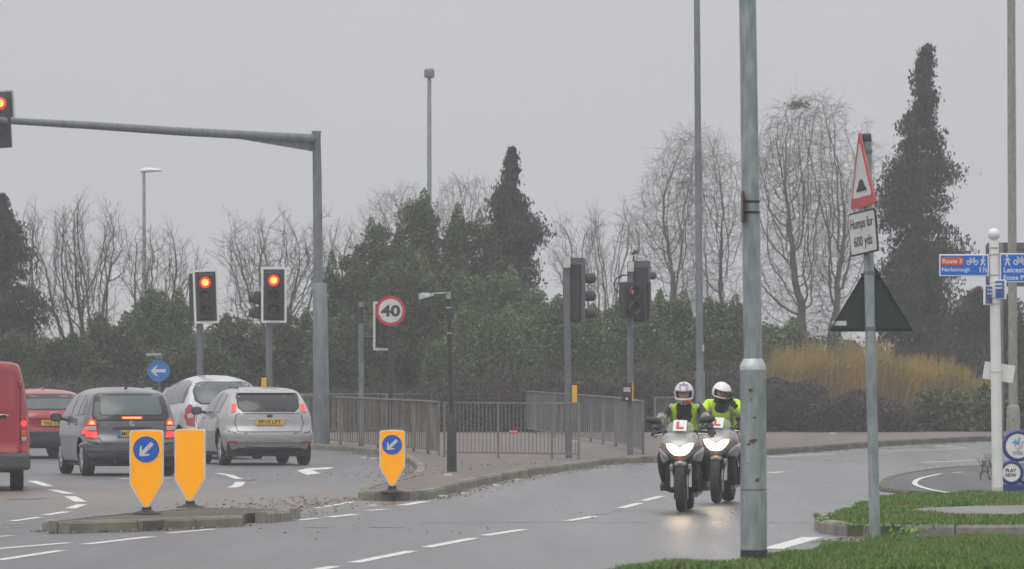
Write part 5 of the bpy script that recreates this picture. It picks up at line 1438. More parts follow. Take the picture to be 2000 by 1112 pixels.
mb = MB(); mb.box((0, .9, .33), (1.4, .12, .12)); mb.tube([(.45, .2, .25), (.45, .9, .28)], .04, 8); mb.build('rear_axle', M['under'], t)
# ================================================================== MOTORCYCLES AND RIDERS
M['fairing'] = mat('silver_grey_fairing', (.33, .325, .315), (.28, .275, .27), rough=.3, metal=.45, scale=3, coat=.5)
M['headlamp'] = mat('headlamp_lit', (.9, .9, .85), emit=(1, .86, .68), estr=10.0)
M['headlamp_rim'] = mat('headlamp_edge', (.7, .4, .25), emit=(1, .42, .18), estr=1.6)
M['screen'] = mat('smoked_windscreen', (.45, .47, .40), rough=.1, alpha=.45, spec=.5)
M['fork'] = mat('fork_leg', (.34, .33, .30), rough=.35, metal=.6)
M['hiviz'] = mat('hi_vis_yellow', (.58, .84, .02), (.50, .76, .02), rough=.7, scale=7, bump=.4, bscale=14)
M['reflect'] = mat('reflective_tape', (.33, .34, .35), rough=.5, metal=.2)
M['leather'] = mat('black_riding_gear', (.018, .018, .020), (.035, .035, .038), rough=.6, scale=9, bump=.5, bscale=22)
M['leather_grey'] = mat('grey_jacket_panel', (.34, .31, .29), (.14, .13, .125), rough=.7, scale=22, lo=.45, hi=.55)
M['helmet_w'] = mat('white_helmet', (.72, .72, .72), rough=.25, coat=.6)
M['helmet_s'] = mat('silver_helmet', (.52, .53, .55), (.66, .66, .67), rough=.3, scale=5, coat=.5)
M['helmet_g'] = mat('helmet_grey_stripe', (.25, .26, .28), rough=.35)
M['redm'] = mat('red_marking', (.55, .03, .02), rough=.4)
M['boot'] = mat('dark_boot', (.05, .035, .03), (.03, .022, .02), rough=.6, scale=9)

def loft(secs, m, name, parent, sub=1, close=True):
    n = len(secs[0]); vs = [v for s_ in secs for v in s_]; fs = []
    for i in range(len(secs) - 1):
        for k in range(n):
            fs.append((i * n + k, i * n + (k + 1) % n, (i + 1) * n + (k + 1) % n, (i + 1) * n + k))
    if close: fs += [tuple(range(n)), tuple(range((len(secs) - 1) * n, len(secs) * n))]
    me = bpy.data.meshes.new(name); me.from_pydata([tuple(v) for v in vs], [], fs)
    bm = bmesh.new(); bm.from_mesh(me); bmesh.ops.recalc_face_normals(bm, faces=bm.faces[:]); bm.to_mesh(me); bm.free()
    ob = bpy.data.objects.new('x', me); COL.objects.link(ob)
    if sub:
        md = ob.modifiers.new('s', 'SUBSURF'); md.levels = sub
        dg = bpy.context.evaluated_depsgraph_get(); dg.update(); out = bpy.data.meshes.new_from_object(ob.evaluated_get(dg)); bpy.data.objects.remove(ob)
    else:
        out = me; bpy.data.objects.remove(ob)
    out.name = name
    for p in out.polygons: p.use_smooth = True
    return link_mesh(name, out, m, parent)

def make_bike(label):
    t = thing('motorcycle', label, 'motorcycle')
    def wheel2(y, r, wd, nm):
        T = Matrix.Translation((0, y, r)); a = wd / 2
        w_ = MB().lathe([(r * .70, -a * .75), (r * .84, -a * .97), (r * .92, -a * .88), (r * .975, -a * .55), (r, 0), (r * .975, a * .55), (r * .92, a * .88), (r * .84, a * .97), (r * .70, a * .75)], 40, M=T, axis='X').build(nm, M['rubber'], t)
        mb = MB()
        for sgn in (-1, 1): mb.lathe([(r * .71, sgn * a * .7), (r * .66, sgn * a * .8), (r * .62, sgn * a * .5)], 32, M=T, axis='X')
        for k in range(5):
            an = 2 * PI * k / 5; mb.tube([(0, .03 * math.cos(an), .03 * math.sin(an)), (0, r * .66 * math.cos(an), r * .66 * math.sin(an))], .016, 6, M=T)
        mb.tube([(-a * 1.2, 0, 0), (a * 1.2, 0, 0)], .035, 12, M=T); mb.build('rim', M['trim'], w_)
        mb = MB()
        for k in range(24):
            an = 2 * PI * k / 24
            for sgn in (-1, 1):
                c, s_ = math.cos(an), math.sin(an); c2, s2 = math.cos(an + .1), math.sin(an + .1); R1 = r * 1.001; R2 = r * .972
                mb.add([(0.01 * sgn, c * R1, s_ * R1), (0.01 * sgn, c * R1 + .004, s_ * R1), (a * .62 * sgn, c2 * R2 + .004, s2 * R2), (a * .62 * sgn, c2 * R2, s2 * R2)], [(0, 1, 2, 3)], M=T)
        mb.build('tread', M['under'], w_)
        return w_
    wheel2(0, .305, .125, 'wheel'); wheel2(1.46, .315, .165, 'wheel')
    for sg in (-1, 1): mb = MB(); mb.tube([(sg * .105, 0, .30), (sg * .105, .10, .58)], [.028, .028], 12); mb.tube([(sg * .105, .10, .56), (sg * .105, .24, .92)], [.022, .022], 12); mb.build('fork', M['fork'], t)
    for sg in (-1, 1):
        mb = MB(); mb.lathe([(.155, sg * .078), (.155, sg * .083), (.10, sg * .083)], 28, M=Matrix.Translation((0, 0, .305)), axis='X'); mb.box((sg * .10, .12, .36), (.05, .07, .11), bev=.01); mb.build('brake_disc', M['fork'], t)
    # front mudguard wraps over the tyre
    secs = []
    for an in (150, 135, 118, 100, 84, 70, 58):
        a = R(an); rr = .335; c, s_ = math.cos(a), math.sin(a)
        wv = .078 if an not in (150, 58) else .045
        prof = [(-wv, rr - .07), (-wv - .012, rr - .02), (-wv * .55, rr + .02), (0, rr + .032), (wv * .55, rr + .02), (wv + .012, rr - .02), (wv, rr - .07), (0, rr - .01)]
        secs.append([(x, -c * q * 1.0, .305 + s_ * q) for x, q in prof])
    loft(secs, M['fairing'], 'front_mudguard', t)
    for sg in (-1, 1): MB().box((sg * .108, .03, .55), (.055, .15, .08), bev=.02).build('fork_guard', M['fairing'], t)
    # cowl: outlines from nose to side panels (front view, x-z), going back along +y
    def sym(pts): return [(x, z) for x, z in pts] + [(-x, z) for x, z in reversed(pts) if x > 1e-6]
    cw = [(-.16, [(0, .80), (.05, .79), (.10, .765), (.115, .72), (.07, .66), (0, .615)]),
          (-.08, [(0, .92), (.10, .915), (.185, .88), (.195, .78), (.12, .66), (0, .595)]),
          (.05, [(0, .97), (.13, .985), (.225, .955), (.245, .80), (.16, .66), (0, .60)]),
          (.20, [(0, .97), (.12, .985), (.24, .975), (.275, .80), (.235, .64), (0, .62)]),
          (.36, [(0, .93), (.10, .94), (.24, .92), (.285, .76), (.27, .60), (0, .62)])]
    secs = [[(x, y, z) for x, z in sym(p)] for y, p in cw]
    cowl = loft(secs, M['fairing'], 'fairing', t, sub=2)
    # lower side wings of the fairing
    for sg in (-1, 1):
        secs = [[(sg * x, y, z) for x, z in ((.10, .665), (.17, .72), (.205, .70), (.17, .625), (.10, .60))] if y < .0 else [(sg * x, y, z) for x, z in ((.17, .72), (.235, .79), (.262, .76), (.235, .64), (.16, .605))] if y < .2 else [(sg * x, y, z) for x, z in ((.18, .74), (.26, .82), (.285, .78), (.262, .60), (.19, .56))] for y in (-.06, .10, .28, .50)]
        loft(secs, M['fairing'], 'side_fairing', t, sub=1)
    bvc = BVHTree.FromPolygons([v.co.copy() for v in cowl.data.vertices], [list(p.vertices) for p in cowl.data.polygons])
    # twin headlamp: one wide V shaped lens
    hl = [(0, .785), (.06, .825), (.155, .865), (.215, .86), (.20, .80), (.15, .73), (.09, .685), (0, .672), (-.09, .685), (-.15, .73), (-.20, .80), (-.215, .86), (-.155, .865), (-.06, .825)]
    sc_ = .74
    hl = [(x * sc_, .76 + (z - .76) * sc_) for x, z in hl]
    o = patch(bvc, [(x * 1.1, .762 + (z - .762) * 1.14) for x, z in hl], M['headlamp_rim'], 'headlight', t, off=.006)
    patch(bvc, hl, M['headlamp'], 'lit_lens', o, off=.014)
    patch(bvc, [(-.07, .655), (.07, .655), (.05, .635), (-.05, .635)], M['lens_orange'], 'position_lamp', t, off=.01)
    # dark inlets + radiator + engine
    mb = MB(); mb.box((0, .30, .52), (.40, .06, .26), bev=.01); mb.build('radiator', M['black'], t)
    mb = MB(); mb.box((0, .62, .42), (.40, .42, .38), bev=.05); mb.lathe([(.11, -.23), (.12, -.2), (.12, .2), (.11, .23)], 20, M=Matrix.Translation((0, .72, .36)), axis='X')
    for k in range(4): mb.tube([(-.12 + .08 * k, .36, .50), (-.10 + .066 * k, .30, .32), (-.08 + .05 * k, .50, .20)], .02, 8)
    mb.build('engine', M['under'], t)
    mb = MB()
    for sg in (-1, 1):
        mb.tube([(sg * .12, .95, .42), (sg * .12, 1.46, .315)], .03, 8); mb.tube([(sg * .16, .90, .34), (sg * .27, .90, .32)], .014, 8)
        mb.box((sg * .16, .60, .70), (.04, .55, .05), bev=.01)
    mb.build('frame', M['black'], t)
    mb = MB(); mb.tube([(.16, .5, .2), (.19, .9, .24), (.22, 1.35, .42)], [.03, .04, .055], 12); mb.build('silencer', M['fork'], t)
    secs = [[(x, y, z) for x, z in sym(p)] for y, p in ((.36, [(0, .98), (.10, .96), (.15, .88), (.13, .76), (0, .74)]), (.50, [(0, 1.01), (.13, .98), (.19, .88), (.16, .74), (0, .72)]), (.75, [(0, .95), (.10, .93), (.15, .84), (.12, .74), (0, .72)]), (.86, [(0, .86), (.08, .85), (.11, .80), (.1, .74), (0, .72)]))]
    loft(secs, M['fairing'], 'fuel_tank', t, sub=1)
    secs = [[(x, y, z) for x, z in sym(p)] for y, p in ((.80, [(0, .82), (.10, .81), (.13, .77), (0, .70)]), (1.1, [(0, .81), (.14, .80), (.16, .76), (0, .70)]), (1.5, [(0, .87), (.12, .86), (.13, .80), (0, .76)]), (1.72, [(0, .92), (.06, .915), (.06, .88), (0, .87)]))]
    loft(secs, M['black'], 'seat', t, sub=1)
    # windscreen
    secs = []
    vs = []; fs = []; nn = 12; mm = 8
    for j in range(mm + 1):
        v = j / mm; z = .905 + .225 * v; hw = interp([(0, .10), (.25, .155), (.5, .168), (.75, .15), (.92, .095), (1, .04)], v); yb = -.06 + .20 * v
        for i in range(nn + 1):
            u = i / nn * 2 - 1; vs.append((hw * u, yb + .09 * u * u * (hw / .17) ** 2, z))
    for j in range(mm):
        for i in range(nn): a = j * (nn + 1) + i; fs.append((a, a + 1, a + nn + 2, a + nn + 1))
    MB().add(vs, fs, True).build('windscreen', M['screen'], t)
    Mp = Matrix.Translation((.0, .01, 1.058)) @ Matrix.Rotation(R(-38), 4, 'X') @ Matrix.Rotation(R(3), 4, 'Y')
    lp = MB().box((0, 0, 0), (.165, .004, .165), M=Mp, bev=.001).build('learner_plate', M['white'], t)
    mb = MB(); mb.plate([(-.045, -.055), (.045, -.055), (.045, -.022), (-.012, -.022), (-.012, .055), (-.045, .055)], -.006, -.003, M=Mp); mb.build('letter', M['redm'], lp)
    mb = MB(); mb.box((0, -.055, .915), (.08, .006, .012)); mb.build('badge', M['white'], t)
    # handlebars, levers, mirrors, hand guards
    mb = MB(); mb.tube([(-.36, .34, .97), (-.16, .26, .99), (.16, .26, .99), (.36, .34, .97)], .016, 8); mb.build('handlebar', M['black'], t)
    for sg in (-1, 1):
        mb = MB(); mb.tube([(sg * .20, .24, .955), (sg * .31, .22, .945), (sg * .345, .24, .915)], .007, 6); mb.build('brake_lever', M['chrome'], t)
        mb = MB(); mb.tube([(sg * .20, .02, .95), (sg * .25, .06, 1.04), (sg * .30, .10, 1.10)], .010, 8)
        o = mb.build('mirror_stalk', M['black'], t)
        mb = MB(); prof = [(-.095, .018), (-.085, .036), (-.03, .045), (.05, .045), (.09, .034), (.10, .015)]
        vs = []; n = 12
        for dx, hh in prof:
            for k in range(n):
                a = 2 * PI * k / n; vs.append((sg * .325 + sg * dx, .10 + .030 * math.cos(a), 1.125 + hh * math.sin(a) + (.012 * dx / .1)))
        mb.add(vs, [(i * n + k, i * n + (k + 1) % n, (i + 1) * n + (k + 1) % n, (i + 1) * n + k) for i in range(len(prof) - 1) for k in range(n)] + [tuple(range(n)), tuple(range(len(vs) - n, len(vs)))], True)
        mb.build('mirror', M['black'], t)
    for sg in (-1, 1): MB().box((sg * .25, .12, .80), (.04, .05, .022), bev=.010).build('indicator', M['lens_orange'], t)
    return t

def rider_parts(bike, label, kind, t_loc, rz):
    """rider in the bike's frame (forward = -y)"""
    lift = kind == 2
    hd = Vector((.0 if not lift else .0, .52, 1.415))
    N = {'pelvis': ((0, .98, .87), .155, .13), 'belly': ((0, .92, 1.00), .15, .125), 'chest': ((0, .80, 1.17), .165, .125), 'up': ((0, .72, 1.265), .13, .10), 'neck': ((0, .66, 1.33), .06, .06),
         'head1': ((hd.x, .62, 1.40), .078, .085), 'head2': ((hd.x, .61, 1.48), .085, .095), 'head3': ((hd.x, .62, 1.54), .06, .07)}
    E = [('pelvis', 'belly'), ('belly', 'chest'), ('chest', 'up'), ('up', 'neck'), ('neck', 'head1'), ('head1', 'head2'), ('head2', 'head3')]
    for sg, s_ in ((-1, 'a'), (1, 'b')):
        N['sh' + s_] = ((sg * .185, .73, 1.285), .068, .068)
        if lift and sg == 1:
            N['el' + s_] = ((sg * .31, .58, 1.13), .056, .056); N['wr' + s_] = ((sg * .175, .45, 1.30), .036, .036)
        else:
            N['el' + s_] = ((sg * .285, .52, 1.10), .055, .055); N['wr' + s_] = ((sg * .345, .37, 1.00), .037, .037)
        N['hip' + s_] = ((sg * .11, .95, .83), .10, .10); N['kn' + s_] = ((sg * .27, .55, .70), .068, .068)
        N['cf' + s_] = ((sg * .275, .72, .52), .058, .058); N['an' + s_] = ((sg * .255, .90, .36), .042, .045); N['to' + s_] = ((sg * .265, .74, .30), .040, .034)
        E += [('up', 'sh' + s_), ('sh' + s_, 'el' + s_), ('el' + s_, 'wr' + s_), ('pelvis', 'hip' + s_), ('hip' + s_, 'kn' + s_), ('kn' + s_, 'cf' + s_), ('cf' + s_, 'an' + s_), ('an' + s_, 'to' + s_)]
    me = skin_mesh(N, E, 2); me.name = 'person'
    body = link_mesh('person', me, M['leather']); tag(body, label, 'person')
    body.location = t_loc; body.rotation_euler = (0, 0, rz)
    # face inside the helmet
    fc = Vector((0, .555, 1.455))
    hz = Matrix.Translation(Vector((0, .60, 1.455))) @ Matrix.Rotation(R(0 if not lift else 16), 4, 'Z') @ Matrix.Rotation(R(10 if not lift else 12), 4, 'X') @ (Matrix.Rotation(R(0 if not lift else 10), 4, 'Y'))
    def sph(mb, c, r_, n=20, m_=14, keep=None, M_=None, th=0):
        vs = []; idx = {}
        for i in range(m_ + 1):
            p = PI * i / m_
            for k in range(n):
                a = 2 * PI * k / n
                vs.append(Vector((c[0] + r_[0] * math.sin(p) * math.cos(a), c[1] + r_[1] * math.sin(p) * math.sin(a), c[2] + r_[2] * math.cos(p))))
        fs = []
        for i in range(m_):
            for k in range(n):
                q = (i * n + k, i * n + (k + 1) % n, (i + 1) * n + (k + 1) % n, (i + 1) * n + k)
                cc = sum((vs[j] for j in q), Vector()) / 4
                if keep is None or keep(cc): fs.append(q)
        mb.add(vs, fs, True, M_); return mb
    mb = MB(); sph(mb, (0, -.02, -.01), (.070, .082, .10), M_=hz)
    sph(mb, (0, -.105, -.012), (.012, .018, .022), 10, 8, M_=hz)          # nose
    mb.box((0, -.100, -.045), (.04, .01, .012), M=hz, bev=.004)          # mouth
    for sg in (-1, 1): sph(mb, (sg * .072, -.0, -.01), (.01, .02, .03), 8, 6, M_=hz)
    mb.build('face', M['skin'], body)
    mb = MB()
    for sg in (-1, 1): sph(mb, (sg * .028, -.094, .018), (.012, .008, .008), 10, 6, M_=hz)
    mb.box((0, -.094, .036), (.09, .012, .008), M=hz, bev=.003); mb.build('eyes', M['ink'], body)
    # helmet shell, open at the visor, with chin bar
    zc = .0
    def keep(c):
        return not (c.y < -.045 and -.062 < c.z < .048)
    mb = MB(); sph(mb, (0, .01, 0), (.122, .150, .138), 36, 30, keep, hz)
    hm = mb.build('helmet', M['helmet_s'] if kind == 1 else M['helmet_w'], body)
    md = hm.modifiers.new('s', 'SOLIDIFY'); md.thickness = .022; md.offset = -1
    mb = MB(); sph(mb, (0, .01, 0), (.105, .13, .12), 24, 20, lambda c: not (c.y < -.05 and -.05 < c.z < .04), hz); mb.build('helmet_lining', M['black'], hm)
    # chin bar pushes forward to a point
    n = 14; vs = []
    for i in range(n + 1):
        a = PI + PI * i / n
        x = .118 * math.cos(a); y = -.02 + .155 * math.sin(a); f = abs(math.cos(a))
        for dz, dy in ((-.055, 0), (-.060, .012), (-.125, .035), (-.125, .05), (-.055, .03)):
            vs.append((x * (1 - .45 * (dz < -.1)), y + dy, dz))
    mb = MB(); mb.add(vs, [(i * 5 + k, i * 5 + (k + 1) % 5, (i + 1) * 5 + (k + 1) % 5, (i + 1) * 5 + k) for i in range(n) for k in range(5)], True, hz)
    if kind == 1: mb.build('chin_bar', M['helmet_w'], hm)
    else: mb.build('chin_bar', M['black'], hm)
    mb = MB()
    if kind == 1:
        mb.tube([(x, -.142 + abs(x) * .45, .046) for x in (-.10, -.06, 0, .06, .10)], .012, 8, M=hz); mb.build('visor_edge', M['helmet_g'], hm)
        mb = MB()
        for sg in (-1, 1): mb.tube([(sg * .035, -.125, .07), (sg * .05, -.11, .095), (sg * .03, -.075, .125), (0, -.07, .130)], .0055, 6, M=hz)
        mb.build('helmet_stripe', M['helmet_g'], hm)
        mb = MB(); mb.tube([(0, -.10, .112), (0, -.02, .141), (0, .06, .134)], .007, 6, M=hz); mb.tube([(-.05, -.06, .12), (-.03, -.09, .115)], .006, 6, M=hz); mb.tube([(.05, -.06, .12), (.03, -.09, .115)], .006, 6, M=hz)
        mb.box((.055, -.150, -.085), (.045, .03, .05), M=hz, bev=.01); mb.build('red_flash', M['redm'], hm)
        mb = MB(); mb.box((0, -.178, -.09), (.012, .01, .045), M=hz, bev=.003); mb.build('chin_vent', M['black'], hm)
    else:
        # raised visor
        vs = []; fs = []
        for j in range(5):
            for i in range(13):
                a = R(200 + 140 * i / 12); zz = .05 + .075 * j / 4; rr = math.sqrt(max(.02, 1 - (zz / .15) ** 2))
                vs.append((.132 * rr * math.cos(a), .0 + .168 * rr * math.sin(a), zz))
        for j in range(4):
            for i in range(12): q = j * 13 + i; fs.append((q, q + 1, q + 14, q + 13))
        mb = MB(); mb.add(vs, fs, True, hz); mb.build('raised_visor', M['helmet_w'], hm)
    # gloves with fingers
    def glove(w_, d_, up, curl=1, nm='glove'):
        mb = MB(); d_ = Vector(d_).normalized(); up = Vector(up).normalized(); sd_ = d_.cross(up).normalized(); w_ = Vector(w_)
        NN = {'w': (tuple(w_), .034, .026), 'p': (tuple(w_ + d_ * .045), .040, .024), 'k': (tuple(w_ + d_ * .085), .040, .022)}
        mesh_to_mb(mb, skin_mesh(NN, [('w', 'p'), ('p', 'k')], 1))
        for i, ln in enumerate((.085, .095, .088, .068)):
            b0 = w_ + d_ * .085 + sd_ * (-.030 + .020 * i)
            p1 = b0 + d_ * ln * .4 - up * .006 * curl; p2 = p1 + d_ * ln * .22 - up * ln * .28 * curl; p3 = p2 - d_ * ln * .05 * curl - up * ln * .28 * curl + d_ * ln * .25 * (1 - curl)
            NN = {'a': (tuple(b0 - d_ * .01), .011), 'b': (tuple(p1), .0105), 'c': (tuple(p2), .0095), 'd': (tuple(p3), .008)}
            mesh_to_mb(mb, skin_mesh(NN, [('a', 'b'), ('b', 'c'), ('c', 'd')], 1))
        b0 = w_ + d_ * .03 - sd_ * .034
        NN = {'a': (tuple(b0), .014), 'b': (tuple(b0 + d_ * .03 - sd_ * .02 - up * .01), .013), 'c': (tuple(b0 + d_ * .06 - sd_ * .012 - up * .03), .010)}
        mesh_to_mb(mb, skin_mesh(NN, [('a', 'b'), ('b', 'c')], 1))
        mb.tube([w_ - d_ * .05, w_ + d_ * .01], [.044, .040], 12)
        return mb.build(nm, M['black'], body)
    glove((-.345, .375, .995), (-.05, -1, -.25), (0, -.1, 1))
    if not lift: glove((.345, .375, .995), (.05, -1, -.25), (0, -.1, 1))
    else: glove((.165, .435, 1.325), (-.28, -.12, 1), (.5, -1, 0), curl=.6)
    for sg in (-1, 1):
        mb = MB(); mb.tube([(sg * .258, .92, .33), (sg * .262, .84, .30), (sg * .265, .70, .285)], [.052, .050, .034], 12); mb.box((sg * .262, .81, .262), (.075, .27, .025), bev=.01); mb.build('boot', M['boot'], body)
    # jacket sleeves / vest
    if kind == 1:
        for sg in (-1, 1):
            MB().tube([(sg * .258, .60, 1.17), (sg * .275, .56, 1.13), (sg * .292, .52, 1.09), (sg * .318, .45, 1.045)], [.066, .070, .067, .056], 14).build('sleeve_panel', M['leather_grey'], body)
        # sleeveless vest: rings round the torso, open in a V at the front
        vs = []; rows = 14; n = 40; info = []
        def torso(v):
            z = .90 + .42 * v; y = interp([(0, .955), (.3, .90), (.7, .80), (1, .705)], v)
            a = interp([(0, .185), (.3, .18), (.65, .215), (.85, .235), (.95, .225), (1, .17)], v); b_ = interp([(0, .155), (.4, .15), (.7, .155), (.9, .13), (1, .085)], v)
            return z, y, a, b_
        for j in range(rows + 1):
            v = j / rows; z, y, a, b_ = torso(v)
            for k in range(n):
                th = 2 * PI * k / n; c, s_ = math.cos(th), math.sin(th)
                x = a * (abs(c) ** .8) * (1 if c > 0 else -1); yy = y + b_ * (abs(s_) ** .85) * (1 if s_ > 0 else -1)
                vs.append((x, yy, z + .02 * (abs(x) < .1) * v))
        f1 = []; f2 = []
        for j in range(rows):
            v = (j + .5) / rows
            for k in range(n):
                th = 2 * PI * (k + .5) / n; c, s_ = math.cos(th), math.sin(th); x = torso(v)[2] * c
                if s_ < 0 and abs(x) < .022 + .055 * v: continue
                q = (j * n + k, j * n + (k + 1) % n, (j + 1) * n + (k + 1) % n, (j + 1) * n + k)
                tape = (abs(abs(x) - .148) < .024 and v > .1) or (.15 < v < .27)
                (f2 if tape else f1).append(q)
        mb = MB(); mb.add(vs, f1 + f2, True); vest = mb.build('hi_vis_vest', M['hiviz'], body)
        md = vest.modifiers.new('s', 'SOLIDIFY'); md.thickness = .008; md.offset = 0
        mb = MB(); mb.add([(x * 1.035, .8 + (y - .8) * 1.035, z) for x, y, z in vs], f2, True); mb.build('reflective_tape', M['reflect'], vest)
    else:
        NJ = {k: (N[k][0], N[k][1] * 1.14 + .012, (N[k][2] if len(N[k]) > 2 else N[k][1]) * 1.12 + .014) for k in ('pelvis', 'belly', 'chest', 'up', 'sha', 'shb', 'ela', 'elb', 'wra', 'wrb')}
        NJ['coll'] = ((0, .675, 1.315), .082, .080); NJ['up'] = (N['up'][0], .165, .13)
        for k in ('wra', 'wrb'):
            e = Vector(N['el' + k[-1]][0]); w_ = Vector(N[k][0]); NJ[k] = (tuple(e.lerp(w_, .86)), .052, .052)
        NJ['elb'] = (NJ['elb'][0], .080, .080); NJ['shb'] = (NJ['shb'][0], .098, .092)
        EJ = [('pelvis', 'belly'), ('belly', 'chest'), ('chest', 'up'), ('up', 'coll'), ('up', 'sha'), ('up', 'shb'), ('sha', 'ela'), ('shb', 'elb'), ('ela', 'wra'), ('elb', 'wrb')]
        jk = link_mesh('hi_vis_jacket', skin_mesh(NJ, EJ, 2), M['hiviz'], body)
        bvj = BVHTree.FromPolygons([v.co.copy() for v in jk.data.vertices], [list(p.vertices) for p in jk.data.polygons])
        mb = MB()
        for k in ('a', 'b'):
            e = Vector(NJ['el' + k][0]); w_ = Vector(NJ['wr' + k][0]); sh = Vector(NJ['sh' + k][0])
            m0 = e.lerp(w_, .42); dd = (w_ - e).normalized(); mb.tube([m0 - dd * .02, m0 + dd * .02], [.0735, .071], 18, caps=False)
            m0 = sh.lerp(e, .62); dd = (e - sh).normalized(); mb.tube([m0 - dd * .022, m0 + dd * .022], [.092, .090], 18, caps=False)
        mb.build('reflective_tape', M['reflect'], jk)
        for x0 in (-.145, .125):
            patch(bvj, [(x0 - .02, .98), (x0 + .02, .98), (x0 + .02, 1.26), (x0 - .02, 1.30)], M['reflect'], 'reflective_tape', jk, off=.004)
        patch(bvj, [(-.04, 1.315), (.04, 1.315), (.02, 1.24), (0, 1.16), (-.02, 1.24)], M['leather'], 'collar_opening', jk, off=.006)
        patch(bvj, [(.035, 1.195), (.13, 1.215), (.13, 1.235), (.035, 1.215)], M['helmet_g'], 'chest_badge', jk, off=.006)
    return body

bike = make_bike('silver grey learner motorcycle with lit headlamp, leading, nearest the centre line')
p1 = gp(1331, 1000.5); p2 = gp(1399.5, 983.5)
bike.location = p1; bike.rotation_euler = (0, R(-1.0), R(-4.5))
bike2 = copy_tree(bike); bike2.location = p2; bike2.rotation_euler = (0, R(0.5), R(-8))
bike2['label'] = 'silver grey learner motorcycle following behind, partly hidden by the thick lamp column'
for b_ in (bike, bike2): b_['group'] = 'learner motorcycles riding toward the viewer'
for bk, en in ((bike, 4.5), (bike2, 4.0)):
    ld = bpy.data.lights.new('headlight_beam', 'SPOT'); ld.energy = en; ld.color = (1, .72, .45); ld.spot_size = R(50); ld.spot_blend = 1.0; ld.shadow_soft_size = .08
    lo = bpy.data.objects.new('headlight_beam', ld); COL.objects.link(lo); lo.parent = bk; lo.location = (0, -.24, .78); lo.rotation_euler = (R(90 - 13), 0, PI)
r1 = rider_parts(bike, 'rider in silver helmet and yellow vest over black jacket, both hands on the bars', 1, p1, R(-4.5))
r2 = rider_parts(bike2, 'rider in a white helmet and full yellow jacket, one gloved hand raised to the helmet', 2, p2, R(-8))

# ================================================================== VEGETATION
def foliage_mat(name, a, b, isl=.30, scale=.8, rough=.7):
    return mat(name, a, b, rough=rough, scale=scale, island=isl, spec=.25)
M['leaf_green'] = foliage_mat('evergreen_leaves', (.050, .072, .028), (.095, .115, .052))
M['leaf_light'] = foliage_mat('pale_evergreen_leaves', (.075, .110, .045), (.13, .165, .075))
M['leaf_dark'] = foliage_mat('dark_conifer_foliage', (.024, .034, .022), (.050, .058, .036))
M['leaf_brown'] = foliage_mat('brownish_conifer_foliage', (.030, .033, .022), (.048, .045, .030))
M['bramble'] = foliage_mat('bramble_stems', (.095, .076, .066), (.15, .12, .10))
M['bramble_leaf'] = foliage_mat('bramble_leaves', (.045, .046, .030), (.075, .062, .042))
M['orange'] = foliage_mat('orange_dogwood_stems', (.38, .26, .065), (.18, .16, .06))
M['bark'] = mat('winter_bark', (.085, .075, .065), (.13, .12, .10), rough=.9, scale=3, island=.2)
M['bark_birch'] = mat('birch_bark', (.12, .105, .095), (.19, .175, .16), rough=.9, scale=3, island=.2)
M['bark_green'] = mat('mossy_bark', (.065, .065, .035), (.10, .09, .06), rough=.9, scale=3, island=.2)

